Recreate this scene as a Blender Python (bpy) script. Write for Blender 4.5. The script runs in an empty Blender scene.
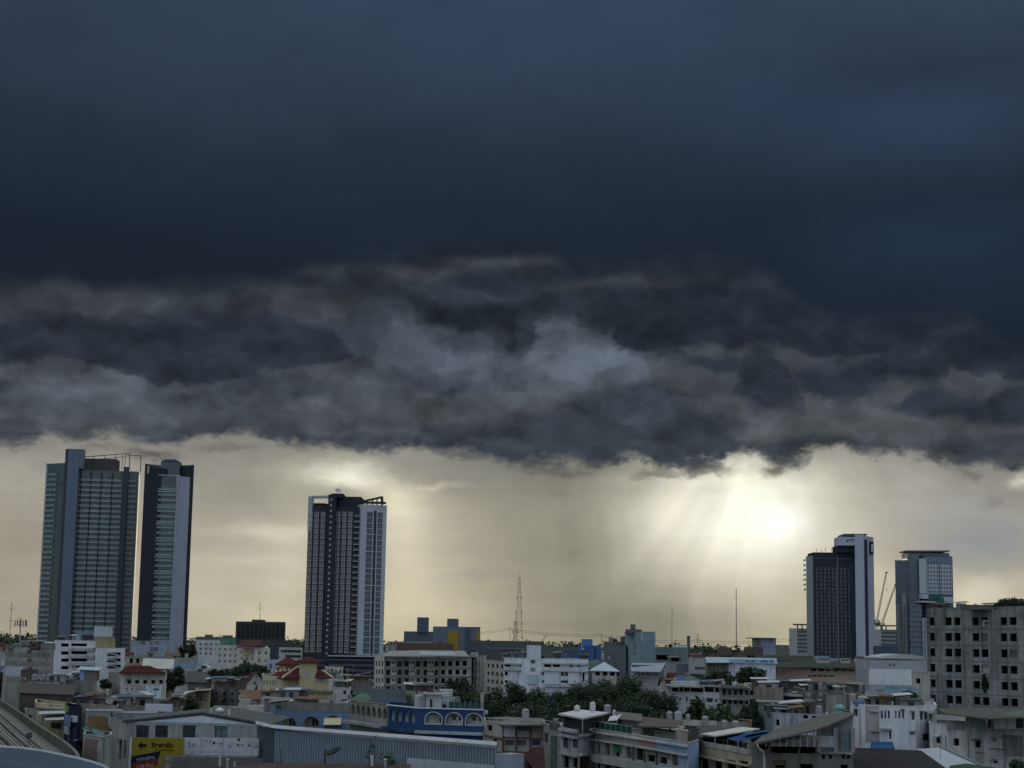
import bpy, math, random
from mathutils import Vector, Matrix

random.seed(7)
R = math.radians
C = bpy.context.scene

# ---------------------------------------------------------------- camera
F = 1700.0                       # focal length in pixels of a 1024 px wide picture
CAMZ = 22.0
PITCH, ROLL = math.atan((643 - 384) / F), 0.0155
_f = Vector((0, math.cos(PITCH), math.sin(PITCH)))
_r0 = Vector((1, 0, 0)); _u0 = Vector((0, -math.sin(PITCH), math.cos(PITCH)))
_r = _r0 * math.cos(ROLL) + _u0 * math.sin(ROLL)
_u = -_r0 * math.sin(ROLL) + _u0 * math.cos(ROLL)
cam_d = bpy.data.cameras.new('camera'); cam = bpy.data.objects.new('camera', cam_d)
C.collection.objects.link(cam)
cam_d.sensor_width = 36; cam_d.lens = 36 * F / 1024
cam_d.clip_start = 0.5; cam_d.clip_end = 20000
m = Matrix((_r, _u, -_f)).transposed().to_4x4(); m.translation = (0, 0, CAMZ)
cam.matrix_world = m
C.camera = cam
EYE = Vector((0, 0, CAMZ))

def ray(px, py):
    return _f + _r * ((px - 512) / F) + _u * ((384 - py) / F)
def P(px, py, D):
    """point seen at that spot of the photograph, D metres out along the street axis"""
    d = ray(px, py); return EYE + d * (D / d.y)

# ---------------------------------------------------------------- exposure
C.view_settings.view_transform = 'Standard'; C.view_settings.look = 'None'
C.view_settings.exposure = 0; C.view_settings.gamma = 1

def lin(*c):
    if len(c) == 1: c = c[0]
    return tuple(((x / 255 + 0.055) / 1.055) ** 2.4 if x / 255 > 0.04045 else x / 255 / 12.92 for x in c)

# ---------------------------------------------------------------- world: storm deck over a bright strip of evening sky
W = bpy.data.worlds.new('World'); C.world = W; W.use_nodes = True
nt = W.node_tree; nt.nodes.clear()
def sk(n, i, v):
    if v is None: return
    if hasattr(v, 'is_output'): nt.links.new(v, n.inputs[i])
    else: n.inputs[i].default_value = v
def M(op, a, b=None, c=None, clamp=False):
    n = nt.nodes.new('ShaderNodeMath'); n.operation = op; n.use_clamp = clamp
    sk(n, 0, a); sk(n, 1, b); sk(n, 2, c); return n.outputs[0]
def VM(op, a, b=None, c=None):
    n = nt.nodes.new('ShaderNodeVectorMath'); n.operation = op
    sk(n, 0, a); sk(n, 1, b); sk(n, 2, c)
    return n.outputs['Value'] if op in ('DOT_PRODUCT', 'LENGTH') else n.outputs[0]
def MIX(f, a, b, mode='MIX'):
    n = nt.nodes.new('ShaderNodeMix'); n.data_type = 'RGBA'; n.blend_type = mode; n.clamp_factor = True
    sk(n, 0, f)
    for i, v in ((6, a), (7, b)):
        sk(n, i, v if hasattr(v, 'is_output') else (*v, 1))
    return n.outputs[2]
def SM(x, a, b):
    n = nt.nodes.new('ShaderNodeMapRange'); n.interpolation_type = 'SMOOTHSTEP'
    sk(n, 0, x); sk(n, 1, a); sk(n, 2, b); return n.outputs[0]
def NOISE(vec, det=5, rough=.55, lac=2.0, color=False):
    n = nt.nodes.new('ShaderNodeTexNoise'); n.noise_dimensions = '3D'
    sk(n, 'Vector', vec); n.inputs['Scale'].default_value = 1
    n.inputs['Detail'].default_value = det; n.inputs['Roughness'].default_value = rough
    n.inputs['Lacunarity'].default_value = lac
    return n.outputs['Color'] if color else n.outputs[0]

tc = nt.nodes.new('ShaderNodeTexCoord')
DIR = VM('NORMALIZE', tc.outputs['Generated'])
sx = nt.nodes.new('ShaderNodeSeparateXYZ'); nt.links.new(DIR, sx.inputs[0])
DX, DY, DZ = sx.outputs
U = M('MULTIPLY', M('ARCTAN2', DX, DY), F)           # azimuth and elevation of the view of the sky, in units of 1/F rad
V = M('MULTIPLY', M('ARCSINE', DZ), F)
cx = nt.nodes.new('ShaderNodeCombineXYZ'); nt.links.new(U, cx.inputs[0]); nt.links.new(V, cx.inputs[1])
Q = cx.outputs[0]
def uv(px, py):
    d = ray(px, py).normalized()
    return math.atan2(d.x, d.y) * F, math.asin(d.z) * F
def warp(vec, sc, amp, det=5, seed=0.0, rough=.55):
    n = NOISE(VM('MULTIPLY_ADD', vec, (sc[0], sc[1], 1), (seed, seed * .7, seed * 1.3)), det, rough, color=True)
    return VM('MULTIPLY_ADD', VM('SUBTRACT', n, (.5, .5, .5)), (amp[0], amp[1], 0), vec)
W1 = warp(Q, (1/90, 1/55), (84, 44), 7, 3.1, .62)     # ragged
W2 = warp(Q, (1/200, 1/110), (56, 26), 4, 8.7, .52)     # soft
W3 = warp(Q, (1/46, 1/34), (50, 42), 8, 5.3, .64)       # cauliflower
def gauss(px, py, rx, ry, s=1.0, vec=None, ang=0.0, power=1.0):
    u, v = uv(px, py)
    vec = vec or W1
    if ang:
        ca, sa = math.cos(ang), math.sin(ang)
        d = VM('SUBTRACT', vec, (u, v, 0))
        a = VM('DOT_PRODUCT', d, (ca / rx, sa / rx, 0)); b = VM('DOT_PRODUCT', d, (-sa / ry, ca / ry, 0))
        q = M('ADD', M('MULTIPLY', a, a), M('MULTIPLY', b, b))
    else:
        d = VM('MULTIPLY_ADD', vec, (1/rx, 1/ry, 0), (-u/rx, -v/ry, 0))
        q = VM('DOT_PRODUCT', d, d)
    if power != 1: q = M('POWER', q, power)
    g = M('EXPONENT', M('MULTIPLY', q, -1.0))
    return M('MULTIPLY', g, s) if s != 1 else g
def blob(col, rgb, px, py, rx, ry, s=1.0, vec=None, ang=0.0, power=1.0):
    return MIX(gauss(px, py, rx, ry, s, vec, ang, power), col, lin(rgb))
def sep(vec):
    n = nt.nodes.new('ShaderNodeSeparateXYZ'); nt.links.new(vec, n.inputs[0]); return n.outputs[0], n.outputs[1]
def profile(pts, uu=None):
    """height of a line over the azimuth, drawn through points of the photograph"""
    q = sorted(uv(*p) for p in pts)
    u0, u1 = q[0][0], q[-1][0]; v0 = min(p[1] for p in q) - 1; v1 = max(p[1] for p in q) + 1
    n = nt.nodes.new('ShaderNodeFloatCurve'); cv = n.mapping.curves[0]
    pp = [((u - u0) / (u1 - u0), (v - v0) / (v1 - v0)) for u, v in q]
    cv.points[0].location = pp[0]; cv.points[1].location = pp[-1]
    for p in pp[1:-1]: cv.points.new(*p)
    n.mapping.update()
    mr = nt.nodes.new('ShaderNodeMapRange'); sk(mr, 0, uu or U); sk(mr, 1, u0); sk(mr, 2, u1)
    nt.links.new(mr.outputs[0], n.inputs[1])
    return M('MULTIPLY_ADD', n.outputs[0], v1 - v0, v0)
def vramp(pts, vv=None, px=512):
    n = nt.nodes.new('ShaderNodeValToRGB'); n.color_ramp.interpolation = 'EASE'
    q = sorted((uv(px, y)[1], c) for y, c in pts); v0, v1 = q[0][0], q[-1][0]
    mr = nt.nodes.new('ShaderNodeMapRange'); sk(mr, 0, vv or V); sk(mr, 1, v0); sk(mr, 2, v1)
    nt.links.new(mr.outputs[0], n.inputs[0])
    e = n.color_ramp.elements
    for i, (v, c) in enumerate(q):
        el = e[0] if i == 0 else (e[1] if i == len(q) - 1 else None)
        if el is None: el = e.new((v - v0) / (v1 - v0))
        else: el.position = (v - v0) / (v1 - v0)
        el.color = (*lin(c), 1)
    return n.outputs[0]

# --- the bright strip under the cloud
low = vramp([(660, (184, 168, 132)), (610, (196, 181, 148)), (560, (186, 175, 149)), (500, (170, 161, 142)), (430, (146, 140, 130))])
for b in [
    # left part
    ((148, 141, 128), 10, 560, 80, 90, .75, W2), ((169, 162, 148), 30, 470, 90, 26, .7, W1), ((157, 147, 128), 40, 630, 110, 40, .6, W2),
    ((150, 145, 134), 225, 505, 80, 45, .8, W2), ((193, 182, 158), 225, 585, 75, 70, .7, W2), ((222, 210, 180), 275, 532, 42, 8, .75, W1),
    ((201, 188, 161), 255, 560, 40, 5, .6, W1), ((201, 186, 151), 262, 610, 60, 22, .6, W2),
    ((213, 202, 173), 285, 560, 34, 80, .45, W2),
    # around the middle tower
    ((237, 228, 199), 345, 474, 46, 15, .85, W1), ((250, 244, 219), 352, 478, 26, 8, .8, W1), ((232, 220, 185), 400, 500, 30, 30, .7, W2), ((148, 140, 125), 420, 470, 50, 14, .85, W1), ((145, 140, 126), 455, 466, 70, 9, .8, W1),
    ((211, 200, 173), 430, 487, 30, 4, .8, W1),
    ((210, 197, 165), 420, 570, 60, 60, .6, W2), ((201, 186, 151), 470, 612, 90, 26, .6, W2), ((156, 150, 138), 480, 578, 40, 5, .5, W1),
    # rain curtain
    ((144, 138, 120), 582, 545, 82, 105, .9, W2), ((137, 131, 112), 640, 626, 115, 34, .85, W2), ((136, 131, 117), 548, 484, 80, 36, .85, W2), ((156, 149, 130), 520, 560, 50, 60, .4, W2),
    ((150, 143, 126), 660, 585, 60, 40, .5, W2),
    # the hidden sun
    ((206, 196, 168), 745, 560, 90, 64, .7, W2), ((234, 226, 199), 735, 512, 112, 56, .95, W2), ((246, 240, 218), 750, 503, 86, 46, .95, W2),
    ((249, 244, 224), 768, 508, 44, 28, .85, W2), ((255, 253, 242), 788, 519, 24, 14, .9, W2), ((236, 226, 196), 682, 500, 22, 34, .7, W2), ((246, 238, 210), 740, 474, 44, 12, .9, W1), ((226, 214, 182), 845, 500, 24, 30, .5, W2),
    # right side
    ((193, 184, 166), 850, 520, 40, 60, .6, W2), ((174, 166, 154), 900, 500, 60, 44, .75, W2), ((159, 156, 150), 965, 520, 60, 34, .75, W2),
    ((139, 141, 145), 990, 545, 46, 30, .85, W1), ((142, 144, 147), 950, 548, 22, 14, .6, W1),
    ((211, 199, 174), 990, 588, 42, 14, .8, W1), ((222, 208, 178), 970, 600, 28, 8, .6, W1), ((201, 190, 160), 880, 600, 30, 40, .5, W2), ((234, 226, 203), 1014, 482, 14, 7, .9, W1),
]:
    low = blob(low, *b)
# shafts of light and of rain, fanned out from the gap in the cloud
us, vs = uv(775, 440)
ang = M('ARCTAN2', M('SUBTRACT', U, us), M('SUBTRACT', vs + 60, V))
cA = nt.nodes.new('ShaderNodeCombineXYZ'); nt.links.new(M('MULTIPLY', ang, 3.6), cA.inputs[0])
shaft = NOISE(cA.outputs[0], 2, .45)
rayw = M('MULTIPLY', gauss(690, 540, 150, 90, 1, W2), M('SUBTRACT', shaft, .48))
low = MIX(1.0, low, (1, 1, 1), 'MULTIPLY')
gain = M('MULTIPLY_ADD', rayw, .8, 1.0)
# the curtain of rain, in falling strands
cR = nt.nodes.new('ShaderNodeCombineXYZ'); nt.links.new(M('MULTIPLY', M('MULTIPLY_ADD', V, .16, U), 1 / 34), cR.inputs[0]); nt.links.new(M('MULTIPLY', V, 1 / 700), cR.inputs[1])
strand = NOISE(cR.outputs[0], 4, .55)
cur = M('MAXIMUM', gauss(590, 530, 78, 120, 1, W2, .14), gauss(640, 622, 110, 40, .8, W2))
gain = M('MULTIPLY', gain, M('SUBTRACT', 1.0, M('MULTIPLY', cur, M('MULTIPLY_ADD', strand, -.40, .44))))
gain = M('MULTIPLY', gain, M('SUBTRACT', 1.0, M('MULTIPLY', gauss(235, 510, 60, 90, 1, W2), M('MULTIPLY_ADD', strand, -.24, .22))))
gain = M('MULTIPLY', gain, M('ADD', 1.0, M('ADD', gauss(735, 520, 84, 72, .09, W2, -.5), gauss(404, 535, 40, 100, .20, W2))))
# soft streaks low in the sky
st = NOISE(VM('MULTIPLY_ADD', W2, (1/170, 1/20, 1), (4, 9, 2)), 5, .55)
st2 = NOISE(VM('MULTIPLY_ADD', W1, (1/120, 1/55, 1), (14, 3, 2)), 6, .55)
gain = M('MULTIPLY', gain, M('MULTIPLY_ADD', M('SUBTRACT', st, .5), .22, 1.0))
gain = M('MULTIPLY', gain, M('MULTIPLY_ADD', M('SUBTRACT', st2, .5), .34, 1.0))
low = VM('SCALE', low); low.node.inputs['Scale'].default_value = 1; nt.links.new(gain, low.node.inputs['Scale'])

def tone(c, f, tint):
    l = VM('DOT_PRODUCT', c, (.3, .59, .11)); t = VM('SCALE', tint); nt.links.new(l, t.node.inputs['Scale']); return MIX(f, c, t)
low = tone(VM('MULTIPLY', low, (1.03, 1.085, 1.115)), .24, (1.04, 1.0, .90))
# --- the broken cloud below the deck
nb = NOISE(VM('MULTIPLY_ADD', Q, (1/52, 1/38, 1), (23, 4, 11)), 7, .62)
nb2 = NOISE(VM('MULTIPLY_ADD', Q, (1/120, 1/70, 1), (5, 41, 17)), 3, .5)
W5 = warp(W3, (1/17, 1/14), (20, 17), 4, 33.0, .6)
W6 = warp(warp(Q, (1/80, 1/52), (60, 34), 5, 61.0, .58), (1/22, 1/17), (18, 14), 4, 37.0, .6)
C5, C6 = sep(W5), sep(W6)
def bank(col, rgb, top, bot, st, sb, s=1.0, rag=30.0, co=None):
    """a bank of cloud between two drawn lines, its edges torn by noise"""
    uu, vv = co or C6
    t, b_ = profile(top, uu), profile(bot, uu)
    nz = M('ADD', M('MULTIPLY', M('SUBTRACT', nb, .5), rag), M('MULTIPLY', M('SUBTRACT', nb2, .5), rag * .8))
    mt = SM(M('ADD', M('SUBTRACT', t, vv), nz), -st, st)
    mb = SM(M('ADD', M('SUBTRACT', vv, b_), nz), -sb, sb)
    k = M('MULTIPLY', M('MULTIPLY', mt, mb), s)
    return MIX(k, col, lin(rgb))
mid = vramp([(470, (75, 76, 79)), (430, (65, 69, 75)), (380, (56, 60, 69)), (330, (51, 55, 63)), (280, (46, 50, 59)), (230, (32, 40, 52))], None)
for b in [
    # pale places
    ((82, 85, 94), 40, 395, 90, 22, .85, W1), ((79, 82, 90), 130, 392, 90, 18, .8, W1), ((71, 75, 83), 230, 400, 80, 16, .7, W1), ((61, 62, 68), 110, 300, 120, 14, .8, W2), ((57, 58, 62), 30, 298, 60, 12, .7, W2),
    ((80, 81, 82), 60, 434, 90, 9, .6, W1), ((66, 67, 69), 310, 300, 60, 18, .6, W1), ((64, 65, 66), 400, 272, 100, 9, .8, W2),
    ((59, 67, 81), 350, 335, 50, 22, .8, W1), ((70, 77, 91), 425, 335, 34, 18, .9, W3), ((66, 73, 86), 460, 372, 76, 24, .8, W1), ((80, 87, 101), 556, 338, 40, 22, .95, W3),
    ((77, 83, 97), 595, 362, 46, 22, .9, W1), ((75, 79, 86), 545, 388, 60, 12, .7, W3), ((64, 66, 66), 500, 262, 70, 7, .7, W2), ((66, 67, 67), 620, 284, 60, 7, .7, W1),
    ((66, 69, 72), 700, 392, 60, 22, .7, W1), ((70, 70, 70), 810, 404, 70, 12, .8, W3), ((68, 69, 69), 900, 424, 90, 12, .7, W1), ((75, 75, 73), 780, 436, 80, 9, .7, W1), ((64, 65, 65), 940, 384, 60, 6, .8, W1),
    ((77, 79, 82), 320, 420, 60, 10, .6, W1), ((73, 74, 75), 430, 406, 90, 7, .6, W1), ((70, 71, 73), 880, 456, 120, 7, .7, W1),
]:
    mid = blob(mid, *b, 0.0, 1.3)
for b in [
    # dark places
    ((49, 53, 61), 5, 385, 18, 9, .8, W1), ((55, 59, 67), 150, 434, 60, 10, .75, W1), ((56, 59, 67), 20, 432, 40, 10, .6, W1), ((54, 59, 66), 250, 428, 60, 12, .7, W1), ((49, 53, 62), 290, 388, 66, 10, .7, W1), ((50, 56, 64), 330, 440, 80, 7, .7, W1),
    ((35, 42, 52), 480, 280, 36, 13, .95, W1), ((31, 38, 47), 490, 316, 66, 12, .95, W1), ((30, 37, 46), 516, 340, 17, 15, .95, W3), ((40, 46, 56), 370, 278, 34, 9, .7, W1),
    ((44, 49, 60), 455, 388, 34, 9, .8, W1), ((37, 43, 53), 625, 302, 36, 20, .85, W1), ((38, 45, 55), 765, 384, 26, 20, .95, W3), ((37, 44, 56), 840, 380, 46, 15, .95, W1), ((38, 46, 58), 905, 362, 44, 14, .95, W1),
    ((38, 46, 57), 940, 404, 46, 11, .9, W3), ((39, 47, 58), 1000, 410, 46, 14, .85, W1), ((37, 45, 56), 720, 365, 34, 9, .8, W1), ((49, 53, 60), 820, 447, 70, 10, .8, W1), ((50, 54, 60), 1000, 447, 60, 12, .8, W1),
    ((45, 50, 60), 570, 298, 26, 8, .7, W1), ((47, 52, 60), 700, 418, 40, 9, .8, W1),
]:
    mid = blob(mid, *b, 0.0, 2.2)
L, Rr = (-700, 0), (1800, 0)
mid = bank(mid, (41, 46, 57), [(-700, 322), (0, 324), (50, 316), (110, 322), (190, 314), (260, 316), (310, 322), (345, 345), (380, 372), (1800, 400)],
           [(-700, 362), (0, 362), (50, 358), (100, 364), (140, 378), (190, 386), (230, 380), (290, 372), (340, 360), (375, 350), (420, 330), (1800, 250)], 9, 3.5, .92, 30)
mid = bank(mid, (51, 56, 66), [(-700, 500), (360, 452), (400, 434), (470, 424), (540, 416), (590, 398), (625, 384), (670, 396), (710, 420), (760, 448), (800, 470), (1800, 480)],
           [(-700, 500), (360, 452), (420, 452), (500, 462), (600, 470), (700, 474), (760, 470), (800, 478), (1800, 500)], 8, 4, .85, 34)
mid = bank(mid, (37, 43, 54), [(-700, 400), (560, 330), (600, 300), (640, 288), (700, 286), (760, 284), (820, 300), (900, 300), (1024, 320), (1800, 300)],
           [(-700, 300), (560, 300), (610, 330), (650, 352), (690, 344), (740, 342), (790, 348), (840, 356), (880, 350), (920, 342), (960, 366), (1024, 378), (1800, 380)], 7, 3.5, .93, 32)
# the sunlit heads in the middle and the dark scarf of cloud torn across them
mid = bank(mid, (79, 82, 93), [(-700, 440), (330, 420), (380, 356), (420, 317), (446, 324), (482, 338), (506, 354), (530, 372), (560, 430), (1800, 440)], [(-700, 386), (400, 386), (460, 392), (540, 386), (1800, 386)], 14, 26, .56, 10, C5)
mid = bank(mid, (93, 96, 107), [(-700, 440), (470, 430), (505, 350), (536, 318), (562, 322), (592, 330), (620, 346), (650, 372), (690, 430), (1800, 440)], [(-700, 380), (520, 372), (580, 384), (650, 372), (1800, 380)], 11, 24, .62, 10, C5)
mid = bank(mid, (36, 41, 50), [(-700, 300), (395, 304), (420, 297), (470, 300), (520, 305), (560, 306), (612, 292), (650, 286), (680, 300), (1800, 300)],
           [(-700, 290), (394, 296), (420, 316), (450, 326), (480, 334), (500, 347), (515, 356), (528, 346), (538, 328), (552, 320), (582, 322), (612, 330), (636, 350), (660, 356), (684, 350), (700, 290), (1800, 290)], 13, 10, .78, 10, C5)
# dark lumps on the right
for rgb, top, bot in (
    ((42, 47, 57), [(-700, 460), (690, 440), (728, 392), (745, 370), (760, 352), (784, 360), (800, 392), (830, 440), (1800, 460)], [(-700, 380), (690, 396), (740, 400), (790, 411), (830, 396), (1800, 380)]),
    ((41, 47, 58), [(-700, 460), (765, 440), (797, 374), (820, 359), (850, 356), (880, 368), (915, 440), (1800, 460)], [(-700, 380), (780, 388), (812, 398), (846, 405), (872, 392), (900, 382), (1800, 380)]),
    ((42, 49, 60), [(-700, 460), (855, 440), (887, 352), (905, 338), (934, 344), (952, 380), (975, 440), (1800, 460)], [(-700, 350), (870, 370), (900, 379), (930, 385), (955, 370), (1800, 350)]),
    ((44, 50, 60), [(-700, 470), (870, 440), (905, 399), (938, 388), (968, 398), (1010, 450), (1800, 470)], [(-700, 400), (890, 410), (930, 421), (985, 410), (1800, 400)]),
    ((44, 50, 60), [(-700, 470), (950, 445), (986, 398), (1012, 384), (1100, 390), (1800, 390)], [(-700, 400), (960, 412), (1000, 421), (1100, 426), (1800, 426)])):
    mid = bank(mid, rgb, top, bot, 6, 7, .78, 10, C5)
n1 = NOISE(VM('MULTIPLY_ADD', W2, (1/80, 1/44, 1), (2, 7, 1)), 8, .58)
n2 = NOISE(VM('MULTIPLY_ADD', W3, (1/36, 1/26, 1), (12, 5, 4)), 6, .6)
g = M('MULTIPLY_ADD', M('SUBTRACT', n1, .5), .44, 1.0)
g = M('MULTIPLY', g, M('MULTIPLY_ADD', M('SUBTRACT', n2, .5), .42, 1.0))
vo = nt.nodes.new('ShaderNodeTexVoronoi'); vo.feature = 'SMOOTH_F1'; vo.voronoi_dimensions = '2D'
sk(vo, 'Vector', VM('MULTIPLY', W3, (1/64, 1/40, 1))); sk(vo, 'Scale', 1); sk(vo, 'Detail', 2.5); sk(vo, 'Roughness', .5); sk(vo, 'Lacunarity', 2.2); sk(vo, 'Smoothness', .55)
# lumps: dark bellies, paler rims
g = M('MULTIPLY', g, M('MULTIPLY_ADD', M('SUBTRACT', vo.outputs['Distance'], .42), .8, 1.0))
# thin pale rims where one fold of cloud stands before the next
n5 = NOISE(VM('MULTIPLY_ADD', W1, (1/120, 1/64, 1), (71, 13, 8)), 2, .5)
n6 = NOISE(VM('MULTIPLY_ADD', W3, (1/58, 1/36, 1), (17, 53, 28)), 2, .5)
def rim(n, k): return M('POWER', M('SUBTRACT', 1.0, M('ABSOLUTE', M('MULTIPLY_ADD', n, 2.0, -1.0))), k)
g = M('MULTIPLY', g, M('ADD', M('MULTIPLY_ADD', rim(n5, 14.0), .20, .86), M('MULTIPLY', rim(n6, 10.0), .08)))
# folds: each darkens towards its own lower side
n7 = NOISE(VM('MULTIPLY_ADD', W3, (1/66, 1/40, 1), (37, 3, 58)), 4, .5); n8 = NOISE(VM('MULTIPLY_ADD', W3, (1/66, 1/40, 1), (37, 3.28, 58)), 4, .5)
g = M('MULTIPLY', g, M('MULTIPLY_ADD', M('SUBTRACT', n8, n7), 1.05, .95))
mid = VM('SCALE', mid); nt.links.new(g, mid.node.inputs['Scale'])
mid = tone(VM('MULTIPLY', mid, (.88, .99, 1.0)), .28, (.85, 1.0, 1.18))

# --- the dark deck overhead
W4 = warp(Q, (1/420, 1/170), (160, 70), 5, 21.0, .5)
s4 = nt.nodes.new('ShaderNodeSeparateXYZ'); nt.links.new(W4, s4.inputs[0])
deck = vramp([(290, (31, 38, 49)), (250, (29, 37, 50)), (190, (33, 43, 59)), (120, (43, 53, 71)), (60, (55, 64, 84)), (0, (58, 66, 88)), (-140, (64, 72, 94))], s4.outputs[1])
for b in [((62, 70, 95), 560, 20, 160, 60, .5, W4), ((58, 67, 94), 940, 130, 120, 36, .6, W4), ((50, 59, 84), 760, 110, 110, 40, .4, W4), ((42, 52, 74), 960, 240, 130, 50, .7, W4), ((46, 54, 70), 60, 20, 90, 70, .35, W4),
          ((26, 33, 44), 60, 230, 160, 40, .5, W4), ((44, 53, 68), 930, 80, 90, 10, .5, W4)]:
    deck = blob(deck, *b)
n4 = NOISE(VM('MULTIPLY_ADD', W4, (1/200, 1/100, 1), (31, 2, 6)), 7, .56)
deck = VM('SCALE', deck); nt.links.new(M('MULTIPLY', M('MULTIPLY_ADD', M('SUBTRACT', n4, .5), .44, 1.0), M('MULTIPLY_ADD', M('SUBTRACT', NOISE(VM('MULTIPLY_ADD', W4, (1/60, 1/38, 1), (3, 29, 16)), 6, .55), .5), .13, 1.0)), deck.node.inputs['Scale'])
deck = VM('MULTIPLY', deck, (.86, .995, 1.01))

# --- put them over one another
e1 = profile([(-700, 440), (-200, 440), (0, 446), (40, 446), (75, 443), (110, 436), (150, 447), (190, 443), (230, 440), (280, 448), (330, 451), (380, 452), (420, 455), (480, 460), (530, 466), (570, 468), (620, 466), (670, 470),
              (700, 472), (730, 462), (752, 455), (775, 466), (800, 459), (840, 455), (890, 458), (930, 462), (970, 468), (1024, 473), (1300, 470), (1800, 450)])
ne = NOISE(VM('MULTIPLY_ADD', Q, (1/46, 1/34, 1), (63, 27, 9)), 8, .62)
ne2 = NOISE(VM('MULTIPLY_ADD', Q, (1/150, 1/100, 1), (53, 37, 22)), 3, .5)
h1 = M('SUBTRACT', V, e1)
h1 = M('MULTIPLY_ADD', M('SUBTRACT', ne, .5), 48.0, h1)
h1 = M('MULTIPLY_ADD', M('SUBTRACT', ne2, .5), 16.0, h1)
ne3 = NOISE(VM('MULTIPLY_ADD', W1, (1/26, 1/17, 1), (9, 77, 31)), 6, .6)
h1 = M('MULTIPLY_ADD', M('SUBTRACT', ne3, .5), 26.0, h1)
m1 = SM(h1, -9.0, 12.0)
e2 = profile([(-700, 290), (-200, 290), (0, 284), (50, 281), (100, 290), (180, 292), (240, 288), (290, 278), (330, 266), (380, 257), (440, 254), (500, 250), (560, 262), (600, 270), (650, 262), (700, 262), (750, 272), (790, 300),
              (830, 325), (880, 330), (940, 318), (990, 345), (1024, 355), (1300, 360), (1800, 300)])
h2 = M('SUBTRACT', V, e2)
h2 = M('MULTIPLY_ADD', M('SUBTRACT', ne, .5), 34.0, h2)
h2 = M('MULTIPLY_ADD', M('SUBTRACT', ne2, .5), 30.0, h2)
m2 = SM(h2, -14.0, 20.0)
# mist and scud hanging under the edge
m1s = M('MULTIPLY', SM(M('MULTIPLY_ADD', M('SUBTRACT', nb2, .5), 60.0, h1), -52.0, 26.0), .42)
m1 = M('MAXIMUM', m1, m1s)
skyc = MIX(m1, low, mid)
for b in [((84, 80, 77), 772, 467, 17, 7, .85, W3), ((78, 76, 75), 702, 470, 30, 6, .8, W3), ((86, 82, 78), 655, 474, 20, 4, .6, W3), ((110, 105, 98), 966, 474, 9, 4, .7, W3), ((128, 124, 118), 990, 499, 9, 4, .6, W3),
          ((80, 78, 78), 150, 454, 24, 7, .8, W3), ((96, 92, 88), 225, 447, 30, 5, .5, W3), ((88, 85, 82), 560, 472, 40, 5, .6, W3), ((92, 89, 86), 100, 446, 22, 5, .5, W3)]:
    skyc = blob(skyc, *b, 0.0, 1.3)
skyc = MIX(m2, skyc, deck)
# below the horizon, the dim far plain
skyc = MIX(SM(V, -2.0, -40.0), skyc, lin(96, 92, 84))

bg1 = nt.nodes.new('ShaderNodeBackground'); nt.links.new(skyc, bg1.inputs[0]); bg1.inputs[1].default_value = 1.0
# the open sky behind the photographer's back: the storm deck ends overhead
SUN_AZ, SUN_EL = math.atan2(ray(780, 515).x, ray(780, 515).y), math.asin(ray(780, 515).normalized().z)
sky = nt.nodes.new('ShaderNodeTexSky'); sky.sky_type = 'NISHITA'; sky.sun_disc = False
sky.sun_elevation = SUN_EL; sky.sun_rotation = SUN_AZ
sky.air_density = 1.0; sky.dust_density = 1.5
# blue grey veil added over the unseen back sky, to cool and brighten the fronts
veil = MIX(M('MULTIPLY_ADD', n4, .9, .3, True), sky.outputs[0], (4.7, 5.5, 6.7))
bg2 = nt.nodes.new('ShaderNodeBackground'); nt.links.new(veil, bg2.inputs[0]); bg2.inputs[1].default_value = 0.14
mixs = nt.nodes.new('ShaderNodeMixShader')
back = SM(M('ADD', DY, M('MULTIPLY', M('SUBTRACT', n4, .5), .3)), -.08, -.55)
nt.links.new(back, mixs.inputs[0]); nt.links.new(bg1.outputs[0], mixs.inputs[1]); nt.links.new(bg2.outputs[0], mixs.inputs[2])
wo = nt.nodes.new('ShaderNodeOutputWorld'); nt.links.new(mixs.outputs[0], wo.inputs[0])
W.cycles.sampling_method = 'MANUAL'; W.cycles.sample_map_resolution = 512

# ---------------------------------------------------------------- the sun, veiled by the cloud
sl = bpy.data.lights.new('sun', 'SUN'); sl.energy = 0.5; sl.angle = R(12); sl.color = (1, .86, .62)
sun = bpy.data.objects.new('sun', sl); C.collection.objects.link(sun)
sd = ray(780, 515).normalized()
sun.rotation_euler = sd.to_track_quat('Z', 'Y').to_euler()

# ================================================================ materials
_mats = {}
def newmat(name):
    mt = bpy.data.materials.new(name); mt.use_nodes = True
    t = mt.node_tree; t.nodes.clear()
    o = t.nodes.new('ShaderNodeOutputMaterial'); b = t.nodes.new('ShaderNodeBsdfPrincipled')
    t.links.new(b.outputs[0], o.inputs[0]); return mt, t, b
def _tex(t, scale, detail=5, rough=.6):
    """noise over the object's own space, shifted per object so that no two walls carry the same stains"""
    tc = t.nodes.new('ShaderNodeTexCoord'); oi = t.nodes.new('ShaderNodeObjectInfo')
    mu = t.nodes.new('ShaderNodeMath'); mu.operation = 'MULTIPLY'; mu.inputs[1].default_value = 537.0
    t.links.new(oi.outputs['Random'], mu.inputs[0])
    ad = t.nodes.new('ShaderNodeVectorMath'); ad.operation = 'ADD'
    t.links.new(tc.outputs['Object'], ad.inputs[0]); t.links.new(mu.outputs[0], ad.inputs[1])
    sc = t.nodes.new('ShaderNodeVectorMath'); sc.operation = 'MULTIPLY'; sc.inputs[1].default_value = scale
    t.links.new(ad.outputs[0], sc.inputs[0])
    n = t.nodes.new('ShaderNodeTexNoise'); n.inputs['Scale'].default_value = 1; n.inputs['Detail'].default_value = detail; n.inputs['Roughness'].default_value = rough
    t.links.new(sc.outputs[0], n.inputs['Vector']); return n.outputs[0]
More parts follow.
